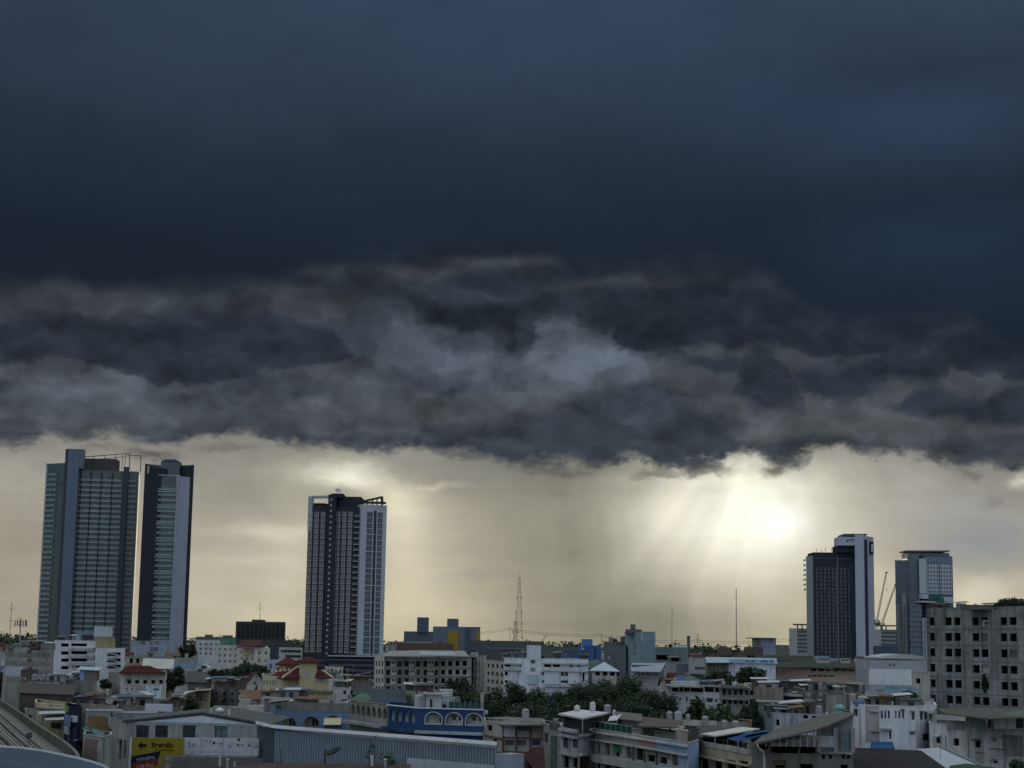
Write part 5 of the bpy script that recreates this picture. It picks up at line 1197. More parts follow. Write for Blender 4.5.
b = far_block('small_house', 'low white house with rounded pale roof below the red hipped roof', 'house', [(122, 385), (143, 380)], 685.6, wall((.42, .42, .41), .45), 8, 694, grid=[((0, 124, 140, 3, 687, 691, 1), dict(fw=.4, fh=.6))])
b = far_block('small_house', 'little pale blue house with one dark window in the middle of grey roofs', 'house', [(146, 375), (161, 372)], 686.4, wall((.46, .53, .60), .25), 7, 695, grid=[((0, 152, 160, 1, 687.6, 691, 1), dict(fw=.7, fh=.7))])
mb = MB(); a = P(129, 697, 350); o = thing('canopy', 'round backed pale canopy roof among the grey sheds', 'canopy', (P(138, 697, 350).x, 350, 8)); q = [P(128 + 21 * i / 8, 696.4 - 4.6 * math.sin(math.pi * (i + .6) / 9), 350) for i in range(9)]; mb.prism(q + [q[-1] - Vector((0, 0, .3)), q[0] - Vector((0, 0, .3))], (0, 5, 0)); mb.build('roof', metal((.43, .45, .46), .2), o)
mb = MB(); [mb.bar((p.x, p.y + dy, 0), (p.x, p.y + dy, p.z), .1) for p in (q[1], q[-2]) for dy in (.2, 4.8)]; mb.build('post', M_PIPE, o)
b = Bld('billboard_house', 'brown weathered flat house carrying a plain white board', 'house', [(118, 325), (182, 316)], 705, wall((.24, .20, .17), .55), 12, ybot=713); b.finish(); clutter(b, 'brown weathered flat house', 6, 'tacd')
o = thing('blank_board', 'blank white rectangular board on the roof of the brown flat house', 'board', (P(158, 712, 312).x, 312, b.zt - .5)); a, c = P(144.8, 712.4, 311), P(172.2, 712.4, 311); hz = P(145, 703.6, 311).z - a.z
mb = MB(); mb.box(a, (c.x - a.x, 0, 0), (0, .12, 0), (0, 0, hz)); mb.build('face', wall((.50, .52, .60), .08), o); mb = MB()
for f in (.1, .5, .9): x = a.x + (c.x - a.x) * f; mb.bar((x, a.y + .3, b.zt - .5), (x, a.y + .3, a.z + hz), .08)
mb.build('frame', M_PIPE, o)
b = far_block('peach_house', 'small peach plastered house with a pale curved roof edge', 'house', [(196, 345), (210, 340)], 689.6, wall((.56, .43, .33), .3), 9, 708, grid=[((0, 198, 209, 2, 697, 703, 1), dict(fw=.4, fh=.5, style='shut', gm=wall((.3, .24, .19), .3)))])
mb = MB(); mb.prism([P(180, 698, 338), P(188, 692.4, 338), P(197, 690, 339), P(211, 689.2, 338), P(211, 688.6, 348), P(196, 688.6, 348), P(186, 691, 348), P(179, 697, 348)], (0, 0, -.2)); mb.build('curved_roof', metal((.42, .42, .41), .2), b.root)
b = far_block('dark_house', 'dark mould stained concrete house beside the peach house', 'house', [(209.6, 350), (238, 344)], 686.4, wall((.12, .122, .12), .6), 11, 708, grid=[((0, 212, 236, 3, 690, 704, 2), dict(fw=.3, fh=.35, style='open'))]); clutter(b, 'dark mould stained concrete house', 4, 'tca')
b = far_block('arched_house', 'low white house with a rounded attic behind long dark roofs', 'house', [(184, 500), (216, 492)], 668, wall((.42, .42, .415), .4), 12, 677, grid=[((0, 186, 214, 5, 670, 676, 1), dict(fw=.4, fh=.6))])
mb = MB(); q = [P(196.4 + 11.6 * (.5 - .5 * math.cos(math.pi * i / 10)), 669 - 4.4 * math.sin(math.pi * i / 10), 495) for i in range(11)]; mb.prism(q, (0, 6, 0)); mb.build('attic', wall((.44, .44, .43), .3), b.root)
mb = MB(); mb.box(P(201, 668.4, 494.6), (.8, 0, 0), (0, -.05, 0), (0, 0, .8)); mb.box(P(204, 668.4, 494.6), (.8, 0, 0), (0, -.05, 0), (0, 0, .8)); mb.build('attic_window', G3, b.root)
b = Bld('long_shed', 'long shed with dark asphalt grey gable roof between tree crowns', 'shed', [(188, 455), (240, 446)], 682, wall((.20, .2, .19), .4), 14, ybot=684); b.finish(roof=False); pitched(b, 'gable', 2.6, M_DROOF, .8)
b = Bld('low_shed', 'low shed with cream concrete wall and dark doorways under the slim tower podium', 'shed', [(126, 600), (195, 590)], 657, wall((.30, .30, .285), .5), 14, ybot=664); b.grid(0, 128, 160, 5, 658, 664, 1, .5, .8, 'open'); b.finish(); clutter(b, 'low cream walled shed', 5, 'tcad')
b = Bld('pale_roof_shed', 'shed with a pale triangular sheet roof behind the red hipped roof', 'shed', [(143, 500), (172, 494)], 668, wall((.36, .36, .36), .4), 14, ybot=672); b.finish(roof=False); pitched(b, 'shed', 2.6, metal((.40, .40, .375), .25), .5)
b = Bld('dark_shed', 'broad dark brown shed roof beside the curving rail viaduct', 'shed', [(20, 405), (72, 396)], 692.6, wall((.10, .09, .085), .5), 14, ybot=703); b.finish(roof=False); pitched(b, 'shed', 2.0, metal((.085, .078, .075), .5, .9), .8)
b = far_block('low_house', 'low house with a row of white painted openings behind the dark brown shed', 'house', [(20, 440), (62, 430)], 680, wall((.16, .15, .145), .5), 10, 688)
for k in range(4): b.panel(0, 29 + k * 8, 682.2, 34.6 + k * 8, 684, wall((.46, .46, .46), .3), .1, 'white_shutter'); b.panel(0, 26 + k * 8.5, 685.4, 32 + k * 8.5, 686.8, wall((.40, .40, .40), .3), .1, 'white_shutter')
clutter(b, 'low house with white shutters', 4, 'tac')
b = far_block('maroon_shed', 'small maroon walled shed between the store block and the dark brown shed', 'shed', [(21, 452), (37, 448)], 670, wall((.10, .075, .075), .4), 7, 680)
o = thing('billboard', 'bluish white blank billboard in front of the beige windowless store block', 'billboard', (P(14, 680, 455).x, 455, 0)); a, c = P(5, 675.6, 455), P(22.6, 674.6, 453); mb = MB(); mb.box(a, (c.x - a.x, c.y - a.y, 0), (0, .2, 0), (0, 0, P(5, 666.6, 455).z - a.z)); mb.build('face', wall((.37, .42, .45), .15), o); mb = MB(); [mb.bar((x, 455.6, 0), (x, 455.6, a.z + 2), .15) for x in (a.x + .6, c.x - .6)]; mb.build('post', M_PIPE, o)
o = thing('awning', 'long dull red awning in front of a grey concrete wall', 'awning', (P(91, 700, 392).x, 392, 0)); mb = MB(); a, c = P(80, 700.6, 390), P(101.6, 700.4, 388); mb.prism([a, c, c + Vector((0, 2.6, 1.0)), a + Vector((0, 2.6, 1.0))], (0, 0, -.1)); mb.build('sheet', plain((.21, .05, .055)), o); mb = MB(); [mb.bar((p.x + d_, p.y + .1, 0), (p.x + d_, p.y + .1, p.z), .07) for p, d_ in ((a, .4), (c, -.4))]; mb.build('post', M_PIPE, o)
b = far_block('grey_house', 'grey rendered house wall behind the long dull red awning', 'house', [(70, 412), (104, 406)], 693, wall((.25, .245, .24), .5), 8, 702)
b = Bld('yellow_shop', 'shop building with a long pale yellow upper wall beside the viaduct', 'building', [(35, 350), (38.6, 338), (74, 330)], 701.4, wall((.50, .45, .30), .3), 11, ybot=712, roofmat=RL)
for x in (50, 57): b.win(1, x, 704.6, x + 1.6, 706.4, 'open')
b.finish(); b.slab(1, 38.8, 73, 707.6, .3, 1.2, wall((.12, .11, .10), .3), 'dark_ledge')
mb = MB(); mb.prism([P(38, 714, 318), P(66, 713, 316), P(66, 710.6, 329), P(39, 711, 336)], (0, 0, -.12)); mb.prism([P(45, 720, 312), P(64, 719.4, 310), P(64, 716, 320), P(45, 716.4, 322)], (0, 0, -.12)); mb.build('awning', metal((.36, .38, .38), .3), b.root)
b.panel(1, 52, 723, 61, 728, G3, .1, 'shop_front', off=.1)
b = Bld('blue_sign_house', 'narrow house fronted with navy blue signs and a white board', 'building', [(65.6, 300), (71, 290), (80.6, 288)], 705, wall((.025, .03, .055), .25), 9, ybot=745)
b.win(1, 76.6, 741, 79.6, 751, 'open'); b.finish()
b.panel(1, 72, 715.8, 78, 722, wall((.50, .51, .52), .1), .25, 'white_board'); b.panel(0, 65.8, 715, 70.8, 726, wall((.13, .20, .32), .2), .25, 'blue_board'); b.panel(0, 66, 727, 69.6, 734, wall((.40, .42, .44), .2), .3, 'white_board'); b.panel(0, 65.6, 706, 68.8, 712, wall((.20, .27, .10), .2), .2, 'green_board'); b.panel(1, 74, 727.6, 78, 740, wall((.03, .045, .10), .2), .2, 'navy_board')
for k in range(3): b.panel(1, 72.6, 717 + k * 1.6, 76.8, 717.5 + k * 1.6, plain((.3, .32, .36)), .03, 'sign_line', off=.26)
b = far_block('low_house', 'low pale house front tucked against the viaduct wall', 'house', [(25, 372), (40, 362)], 710, wall((.40, .39, .37), .45), 8, 722, grid=[((0, 27, 39, 2, 714, 720, 1), dict(style='open'))])
b = far_block('long_flat_house', 'long beige flat roofed house behind the pale corrugated parapet', 'house', [(80, 305), (118, 298)], 704, wall((.33, .29, .255), .5), 9, 712); clutter(b, 'long beige flat roofed house', 5, 'tadc')
b = Bld('corrugated_parapet_house', 'house with a pale corrugated parapet and thin white roof edge', 'house', [(86, 282), (122, 276), (206, 272)], 711.4, wall((.26, .265, .27), .5), 9, ybot=720)
b.finish()
mb = MB(); u = b.plane(0); 
for k in range(22): mb.box(b.at(0, .2 + k * .28, b.zt - 2.0, .01), Vector((u[1].x, u[1].y, 0)) * .14, Vector((u[2].x, u[2].y, 0)) * .08, (0, 0, 1.9))
mb.build('corrugated_sheet', metal((.36, .37, .37), .4), b.root)
mb = MB(); mb.box(b.at(0, 0, b.zt + .11, .1), (b.ch[1] - b.ch[0]) * 1.0, (0, .6, 0), (0, 0, .16)); mb.box(b.at(1, 0, b.zt + .12, .1), (b.ch[2] - b.ch[1]) * .42, (0, .9, 0), (0, 0, .16)); mb.build('white_edge', plain((.52, .53, .54)), b.root)

# ================================================================ right middle distance
b = Bld('unfinished_block', 'tall bare concrete block with empty square window openings and plants on its roof', 'building', [(928.4, 372), (1034, 340)], 608.4, wall((.265, .27, .275), .75), 24, ybot=706, roofmat=RG, side=1.15)
colx = ((928.4, 934.4), (944.6, 951.6), (953.6, 960.4), (972, 978.8), (980.8, 987.8), (1000, 1006.8), (1009.2, 1016.4), (1028, 1032))
for j in range(10):
    for i, (x0, x1) in enumerate(colx):
        # rows and columns are counted off on the wall itself
        y0 = 617.4 - (x0 - 928) * .004 + j * (15.45 + (x0 - 928) * .0105); sh = j * .3
        if i == 0: x0 += .5
        rr = random.random(); st = 'open' if rr < .88 else ('shut' if rr < .95 else 'glass')
        b.win(0, x0 + sh, y0, x1 + sh, y0 + 7.9, st, depth=2.0 if st == 'open' else .25, gm=None if st != 'shut' else wall((.085, .09, .09), .5), fm=FRD)
b.finish()
for j in range(6):
    y = 629.4 + j * 15.6; u0, z = b.hit(0, 928.6 + j * .3, y); mb = MB(); L_ = b.plane(0)[3]; nv = Vector((b.plane(0)[2].x, b.plane(0)[2].y, 0)); tv = Vector((b.plane(0)[1].x, b.plane(0)[1].y, 0))
    mb.box(b.at(0, .02, z, .003), tv * (L_ - .04), nv * .06, (0, 0, .14)); mb.build('floor_line', wall((.19, .185, .175), .6), b.root)
for x in (941, 963, 991): u0, z = b.hit(0, x, 650); mb = MB(); mb.bar(b.at(0, u0, .2, .12), b.at(0, u0, b.zt, .12), .07); mb.build('drain_pipe', M_PIPE, b.root)
roofbox(b, 0, 968, 994, 604.6, 352, wall((.13, .13, .12), .5), 6)
UNF = b
o = thing('air_conditioner', 'condenser box hung in the top window of the bare concrete block', 'air conditioner', b.at(0, b.hit(0, 985, 622)[0], b.hit(0, 985, 626)[1])); p_ = o.location; t_v = b.plane(0)[1]
MB().box(p_ + Vector((-.6, -.75, 0)), (1.3, -.3, 0), (0, .7, 0), (0, 0, 1.2)).build('casing', M_AC, o); MB().bar(p_ + Vector((0, -.95, .6)), p_ + Vector((0, -1.02, .6)), .4, 0, 12).build('fan_grille', FRD, o)

b = Bld('stained_house', 'white stained house with a grey green corrugated canopy roof below the bare concrete block', 'house', [(929.5, 300), (985, 288), (1040, 280)], 723, wall((.57, .575, .575), .65), 16, ybot=768)
b.win(0, 936, 736.2, 941, 743.4, 'open', fm=FRD); b.win(0, 953.4, 738.4, 959, 745.6, 'open', fm=FRD); b.win(0, 974.6, 740.4, 980.4, 747.6, 'open', fm=FRD)
b.win(1, 992.6, 739, 996, 741, 'open'); b.win(1, 993, 760.6, 997, 763, 'open'); b.win(1, 1010, 760.4, 1014, 763.2, 'open')
b.finish()
b.panel(1, 1003, 735, 1023, 756, wall((.29, .285, .28), .6), .05, 'bare_patch'); b.panel(0, 947, 721.4, 964, 729.6, wall((.30, .30, .285), .6), .12, 'render_band')
for x0, x1, y in ((990, 1008, 748.6), (1000, 1018, 737), (976, 986, 752)): b.panel(1 if x0 >= 988 else 0, x0, y, min(x1, 1023) if x0 >= 988 else 983, y + .8, wall((.17, .165, .16), .5), .2, 'pipe_run')
zb = b.zt; mb = MB(); mb.prism([P(946, 713.6, 287), P(988, 718.4, 276), P(1030, 717, 268), P(1032, 710, 290), P(985, 707.4, 304), P(936, 708.6, 312)], (0, 0, -.18)); mb.build('canopy_roof', metal((.10, .11, .10), .4, .75), b.root)
mb = MB(); k_ = P(986, 716, 279)
mb.prism([P(986, 716.5, 279), P(1026, 711.4, 282), P(1030, 718, 270), P(989, 719, 275)], (0, 0, .12)); mb.build('canopy_sheet', metal((.13, .155, .135), .3, .7), b.root)
mb = MB()
for x in (966, 972, 978, 984): mb.bar(P(x, 727.6, 286), P(x, 716, 283), .1)
mb.build('post', wall((.3, .33, .31), .4), b.root)
for x0, x1 in ((966, 986), (988, 1000), (1005, 1014), (1014.6, 1024)):
    a, c = P(x0, 728, 284), P(x1, 728, 282); mb = MB(); mb.box(a, c - a, (0, .15, 0), (0, 0, 1.7)); mb.build('glazed_screen', glass((.05, .075, .07), .3), b.root)
MB().box(P(995, 729, 281), (3.4, 0, 0), (0, 3, 0), (0, 0, 2.2)).build('stair_head', wall((.42, .42, .41), .6), b.root)
clutter(UNF, 'bare concrete block', 3, 'at')

b = Bld('white_house', 'white flat roofed house with groups of tall narrow windows and a grey recess', 'building', [(851.6, 312), (865, 306), (879.5, 306), (915, 303), (936.5, 312)], 704, wall((.63, .645, .69), .3), 16, ybot=750, roofmat=RL)
b.win(0, 853.2, 709, 857.8, 716, fm=FRD)
b.win(1, 872, 711.4, 876.8, 716.8, 'open', fm=FRD); b.win(1, 872, 731.6, 877, 737, 'open', fm=FRD)
for x in (880.9, 884.3, 887.9, 894.8, 898.4, 902): b.win(2, x, 710.6, x + 1.9, 718.4, fm=FRD, mull=0)
b.win(2, 889, 730, 891.2, 739, fm=FRD, mull=0); b.win(2, 910, 731.2, 914.8, 735, 'shut', gm=wall((.22, .24, .26), .3))
for x in (920, 924.4, 929): b.win(3, x, 712.6, x + 3, 719.8, fm=FRD, mull=0)
b.win(3, 922.8, 733.4, 930, 740.6, 'open', fm=FRD); b.win(2, 911.6, 712.4, 914.6, 719.8, fm=FRD, mull=0)
b.panel(1, 865.6, 706, 879, 742, wall((.37, .365, .345), .7), .06, 'stained_wall')
b.finish(); b.slab(1, 869, 878.6, 710.2, .2, .9, wall((.45, .45, .45), .4), 'sunshade'); b.slab(1, 870, 878, 730, .2, .9, wall((.45, .45, .45), .4), 'sunshade'); b.slab(2, 881, 891.6, 728.2, .3, .8, wall((.3, .31, .33), .4), 'sunshade')
clutter(b, 'white house with tall narrow windows', 5, 'tacd')
a = P(855, 704.8, 308); MB().box(a + Vector((0, 1, 0)), (1.8, -.3, 0), (0, 1.5, 0), (0, 0, .5)).build('blue_hatch', plain((.08, .13, .30)), b.root)

# roof garden, clutter and grey houses in front of the two tone hall
b = far_block('grey_house', 'grey weathered house with uneven roof line left of the white house with tall windows', 'house', [(826, 385), (862, 378)], 690.6, wall((.255, .25, .225), .6), 12, 706, grid=[((0, 830, 860, 5, 693, 700, 1), dict(fw=.4, fh=.5, style='open'))]); clutter(b, 'grey weathered house', 8, 'tacd')
b = far_block('sky_blue_house', 'sky blue roof terrace house behind the white house with tall windows', 'house', [(884, 372), (917, 366)], 688, wall((.27, .38, .47), .3), 12, 704, roofmat=wall((.3, .38, .42), .4))
b = far_block('beam_house', 'grey house with open balcony floors and torn awnings', 'house', [(782.5, 390), (804, 384), (827, 380)], 689, wall((.30, .295, .28), .6), 12, 712)
for y in (692.4, 700.4): b.win(0, 784, y, 789.6, y + 4.2, 'open'); b.win(0, 793, y + .4, 798, y + 4, 'open'); b.win(1, 806, y, 811, y + 4, 'open'); b.win(1, 819, y, 823, y + 4, 'open')
b.slab(0, 783.5, 803, 693.4, .5, 1.6, wall((.42, .42, .41), .5), 'balcony'); b.slab(0, 783.5, 803, 701.6, .5, 1.6, wall((.42, .42, .41), .5), 'balcony'); b.finish()
mb = MB(); mb.prism([P(788, 707, 375), P(801, 703, 375), P(801, 702, 383), P(788, 705.6, 383)], (0, 0, -.12)); mb.build('awning', metal((.20, .20, .19), .5), b.root); clutter(b, 'grey house with open balconies', 7, 'tacd')
b = far_block('ribbed_house', 'tall grey blank walled house with upright stains beside the balconied house', 'house', [(826, 372), (846, 368)], 694, wall((.29, .285, .27), .75), 10, 712)
b = Bld('brown_wall_house', 'big house with bare grey brown blank walls meeting at a corner', 'house', [(748.6, 402), (761, 388), (783.2, 384)], 686, wall((.275, .25, .215), .4), 14, ybot=710); b.finish()
b.panel(1, 761.3, 686.4, 762, 709, wall((.16, .15, .14), .3), .06, 'corner_pipe'); clutter(b, 'bare grey brown house', 4, 'tca')
o = thing('sheet_roof_shed', 'bluish white sheet roof over a yard behind the bare brown wall', 'shed', (P(792, 689, 405).x, 405, 0)); q = [P(782, 686.4, 405), P(812, 689.4, 398), P(800, 683.4, 420), P(782, 679.6, 425)]; MB().prism(q, (0, 0, -.15)).build('roof', metal((.46, .50, .55), .12, .5), o)
mb = MB(); [mb.bar((p.x, p.y, 0), (p.x, p.y, p.z), .12) for p in q]; mb.build('post', M_PIPE, o)
o = thing('tarpaulin_roof', 'narrow blue tarpaulin roof beside the bluish white sheet roof', 'tarpaulin', (P(800, 690, 396).x, 396, 0)); q = [P(788, 692, 396), P(822, 691.4, 392), P(816, 689.6, 400), P(796, 690, 402)]; MB().prism(q, (0, 0, -.08)).build('sheet', plain((.10, .18, .36)), o); mb = MB(); [mb.bar((p.x, p.y, 0), (p.x, p.y, p.z), .1) for p in q]; mb.build('post', M_PIPE, o)
b = Bld('long_white_house', 'long white house with dark veranda openings along its top floor', 'building', [(666.5, 420), (704, 404), (733, 400)], 684.6, wall((.57, .585, .60), .3), 14, ybot=722, roofmat=RL)
for x0, x1 in ((672, 678), (679.6, 683), (684, 689.4)): b.win(0, x0, 686.6, x1, 691.8, 'void', depth=3)
b.win(0, 690.8, 686.8, 703, 692, 'void', depth=3); b.win(1, 704.6, 687, 713.6, 692, 'void', depth=3); b.win(1, 715, 687.2, 722, 692.2, 'void', depth=3)
for x in (668.6, 673, 679): b.win(0, x, 697.6, x + 2.4, 700.6, fm=FRD)
for x0, x1 in ((686, 687.4), (702, 703)): b.win(0, x0, 697.6, x1, 701.6, fm=FRD, mull=0)
b.win(1, 707, 699, 712.4, 702, fm=FRD); b.win(1, 715, 699, 717.6, 702, fm=FRD)
b.finish(); b.slab(0, 666.8, 703.8, 684.6, .3, 1.6, wall((.36, .355, .34), .5), 'roof_eaves'); b.slab(1, 704, 733, 685, .3, 1.6, wall((.36, .355, .34), .5), 'roof_eaves')
mb = MB(); a = P(672, 680, 412); mb.box((a.x, a.y, b.zt - .4), (7.6, -3, 0), (0, 4, 0), (0, 0, 1.4)); mb.build('rooftop_wall', wall((.5, .5, .51), .3), b.root)
MB().box(P(676.6, 679.6, 411), (1.8, -.5, 0), (0, .2, 0), (0, 0, 1.1)).build('blue_panel', plain((.12, .22, .45)), b.root)
clutter(b, 'long white veranda house', 5, 'tac')
b = Bld('balcony_house', 'grey shop house with two rows of square windows and a dark eaves line', 'house', [(720, 376), (749.6, 368)], 686.6, wall((.30, .30, .29), .55), 12, ybot=712)
for j in range(2): [b.win(0, 722.4 + i * 5.6, 690.4 + j * 9, 725.6 + i * 5.6, 695 + j * 9, 'open') for i in range(5)]
b.finish(); b.slab(0, 720.4, 749, 686.8, .25, 1.4, DGRM, 'eaves'); b.slab(0, 722, 748, 697.6, .3, 1.2, wall((.27, .27, .26), .5), 'balcony_floor')
b = Bld('pale_teal_house', 'pale teal and white row house with a dark doorway behind the grey work roof', 'house', [(761, 310), (774, 304), (786, 302), (828, 298)], 711.6, wall((.42, .455, .50), .4), 10, ybot=728)
b.panel(0, 761.2, 712, 773.8, 730, wall((.21, .30, .33), .4), .05, 'teal_wall'); b.win(1, 775.4, 719.6, 779.4, 725.4, 'open', fm=FRD); b.panel(2, 790, 713.4, 794, 728, wall((.26, .27, .32), .4), .06, 'grey_door'); b.panel(2, 796, 713, 797.2, 728, wall((.25, .28, .36), .4), .1, 'drain_pipe'); b.win(2, 803, 715, 808, 718.6, 'open', fm=FRD); b.win(2, 812, 716, 817, 720, 'open', fm=FRD)
b.finish(); clutter(b, 'pale teal row house', 6, 'tcda')
o = thing('brick_wall_house', 'small orange brick wall glimpsed between dark tree and tanks', 'wall', (P(746, 727, 300).x, 300, 0)); a, c = P(741, 719.6, 303), P(752, 719.6, 300); mb = MB(); mb.box((a.x, a.y, 0), (c.x - a.x, c.y - a.y, 0), (0, .25, 0), (0, 0, a.z)); mb.build('brickwork', wall((.33, .145, .075), .3), o); mb = MB(); mb.box((a.x - .1, a.y - .1, a.z + .002), (c.x - a.x + .2, c.y - a.y, 0), (0, .45, 0), (0, 0, .12)); mb.build('coping', wall((.3, .28, .26), .4), o)

# ================================================================ yellow palace house and its neighbours
YLW = wall((.50, .425, .265), .3); TL = tiles((.098, .031, .03))
b = Bld('yellow_house', 'yellow stuccoed house with red hipped roofs and a square roof tower', 'building', [(262, 385), (282, 358), (333, 352)], 678, wall((.52, .47, .36), .3), 15, ybot=702, ref=1)
for k in range(5): b.win(0, 263.4 + k * 3.0, 680, 264.8 + k * 3.0, 685.6, 'open', arch=True, depth=1)
b.panel(1, 282.6, 677.9, 333, 680.2, wall((.50, .49, .47), .25), .3, 'white_frieze'); b.panel(1, 283, 680.4, 332, 688.4, YLW, .1, 'upper_wall'); b.panel(1, 283, 690.8, 332, 698, YLW, .1, 'lower_wall')
TEALW = glass((.04, .085, .095), .25)
for y in (680.8, 690.8):
    b.panel(1, 303.4, y, 309.6, y + 7.4, wall((.45, .46, .44), .2), .2, 'window_surround'); b.panel(1, 304.2, y + .5, 308.8, y + 6.9, TEALW, .25, 'window')
b.panel(1, 329.4, 680, 332.6, 699, wall((.5, .5, .48), .25), .25, 'corner_pilaster'); b.slab(1, 283, 333, 689.2, .5, .8, wall((.20, .19, .14), .3), 'string_course'); b.slab(1, 283, 333, 699, .4, 1.0, wall((.48, .46, .42), .3), 'string_course')
b.finish()
D = 352
mb = MB(); q = lambda x, y, d=0: P(x, y, D + d)
for pts in ([q(282, 677.6), q(300, 677.6), q(299.5, 667, 8), q(297, 667, 8)], [q(315, 677.6), q(333, 677.6), q(322, 670.4, 8), q(316, 669.6, 8)], [q(266, 677.6, 36), q(283, 677.8, 0), q(298, 664.8, 10), q(288, 664, 38)], [q(268, 678, 40), q(282, 662.8, 45), q(297, 662.6, 40), q(290, 670, 20)]):
    mb.prism(pts, (0, 0, -.2))
mb.build('roof', TL, b.root)
mb = MB()
for a, c in ((q(282, 677.8, -.4), q(297.5, 667, 7)), (q(268, 677, 35), q(286, 667.6, 30)), (q(333, 677.6, -.4), q(322, 670.4, 7))): mb.bar(a, c, .22)
mb.build('ridge_cap', wall((.50, .42, .30), .2), b.root)
def kiosk(x0, x1, ytop, ybot, apex, d, name):
    a, c = P(x0, ytop, D + d), P(x1, ytop, D + d); w = c.x - a.x; zb_ = P(x0, ybot, D + d).z
    mb = MB(); mb.box((a.x, a.y, zb_ - 2.5), (w, 0, 0), (0, w, 0), (0, 0, a.z - zb_ + 2.5)); t_ = mb.build(name, YLW, b.root)
    ax = P((x0 + x1) / 2, apex, D + d + w / 2); mb = MB(); ov = .9; z = a.z + .01; cr = [Vector((a.x - ov, a.y - ov, z)), Vector((a.x + w + ov, a.y - ov, z)), Vector((a.x + w + ov, a.y + w + ov, z)), Vector((a.x - ov, a.y + w + ov, z))]; ap = Vector((a.x + w / 2, a.y + w / 2, ax.z))
    for i in range(4): mb.face([cr[i], cr[(i + 1) % 4], ap])
    mb.prism(cr, (0, 0, -.25)); mb.build('tower_roof', TL, t_)
    return a, w
a, w = kiosk(299.6, 315.6, 661.4, 677, 656.2, 2, 'roof_tower'); MB().box((a.x + w * .35, a.y - .05, a.z - 3.4), (w * .32, 0, 0), (0, .04, 0), (0, 0, 1.6)).build('blind_window', wall((.36, .36, .33), .2), b.root)
kiosk(279.6, 295, 664, 676, 656.6, 28, 'roof_tower')
mb = MB()
for k in range(5): mb.prism([q(269.6 + k * 4.4, 672.6 - k * .5, 22 - k * 4), q(272.4 + k * 4.4, 672.6 - k * .5, 22 - k * 4), q(271 + k * 4.4, 670 - k * .5, 22 - k * 4)], (0, 1.2, 0))
mb.build('dormer', wall((.5, .45, .36), .3), b.root)
b = Bld('white_house', 'narrow white house with two small dark windows beside the yellow house', 'house', [(333.4, 345), (350.4, 340)], 687.6, wall((.46, .465, .47), .4), 8, ybot=708); b.win(0, 343, 690.6, 346, 694.6, 'open'); b.win(0, 343.4, 700.6, 346.4, 705, 'open'); b.win(0, 348, 695, 350, 699, 'open'); b.finish(); clutter(b, 'narrow white house', 2, 'ta')
b = far_block('grey_house', 'dark grey house roof cluster in front of the yellow house', 'house', [(268, 335), (300, 328)], 697, wall((.20, .19, .175), .6), 8, 706); clutter(b, 'dark grey house by the yellow house', 5, 'tcda')
b = far_block('signboard_house', 'cream sign topped low house before the dark car park', 'house', [(325, 500), (343, 494)], 667, wall((.45, .43, .36), .3), 8, 676, grid=[((0, 326, 342, 4, 669, 674, 1), dict(fw=.4, fh=.7, style='open'))])
b = far_block('brown_house', 'brown grey low house with pale posts in front of the dark car park', 'house', [(330, 460), (372, 450)], 680, wall((.16, .145, .135), .5), 10, 692); clutter(b, 'brown grey low house', 5, 'tac')

# blue grey arched house
b = Bld('arched_house', 'slate blue house with three arched balconies and one beige awning', 'building', [(275, 276), (280, 272), (348, 270)], 709.6, wall((.13, .19, .30), .35), 12, ybot=732)
for x0, x1, y0, y1 in ((281, 296, 717.2, 729), (303.4, 319.4, 716.6, 729), (324.6, 341.6, 715.6, 728)): b.win(1, x0, y0, x1, y1, 'open', arch=True, depth=1.8, gm=wall((.40, .40, .37), .4))
b.finish()
for x in (286, 289.8, 309, 312.4): b.panel(1, x, 719.6, x + 2.6, 726.4, G3, .05, 'inner_window', off=-1.75)
p0 = b.hit(1, 324.2, 718.2); p1 = b.hit(1, 341.6, 718); mb = MB(); a, c = b.at(1, p0[0], p0[1], .02), b.at(1, p1[0], p1[1], .02); mb.prism([a, c, c + Vector((0, -.9, -1.0)), a + Vector((0, -.9, -1.0))], (0, 0, .05)); mb.build('awning', plain((.55, .49, .33)), b.root)
mb = MB(); u_, z_ = b.hit(1, 281, 709); a, c = b.at(0, 0, b.zt, -.6), b.at(1, b.plane(1)[3], b.zt, -.6); e = b.at(1, 0, b.zt, -.6); mb.box(e, c - e, (0, .3, 0), (0, 0, 1.3)); mb.build('concrete_parapet', wall((.22, .21, .19), .6), b.root); clutter(b, 'slate blue arched house', 6, 'tacd')

# blue arcade
BLU = wall((.03, .068, .165), .5); BLUG = wall((.16, .20, .25), .4)
wg = Bld('arcade_wing', 'faded beige grey arcaded wing running back from the bright blue corner house', 'building', [(349, 246), (388.6, 231)], 702.4, wall((.26, .25, .225), .5), 8, ybot=722, roofmat=RL)
b = Bld('arcade_house', 'bright blue corner house with rows of white arches and a roof room', 'building', [(388, 230.5), (417.6, 222), (483.6, 219)], 706.3, BLU, 14, ybot=745, roofmat=RL)
def arch_row(f, x0, x1, n, ya0, ya1, yb0, yb1, fw=.74, **k):
    u0, z0 = b.hit(f, x0, yb0); u1, z1 = b.hit(f, x1, yb1); zt0 = b.hit(f, x0, ya0)[1]; zt1 = b.hit(f, x1, ya1)[1]
    du = (u1 - u0) / n
    for i in range(n):
        fr_ = (i + .5) / n
        b.winm(f, u0 + du * (i + .5 - fw / 2), (z0 + z1) / 2, u0 + du * (i + .5 + fw / 2), (zt0 + zt1) / 2, 'open', arch=True, **k)
PALE = wall((.47, .48, .49), .3)
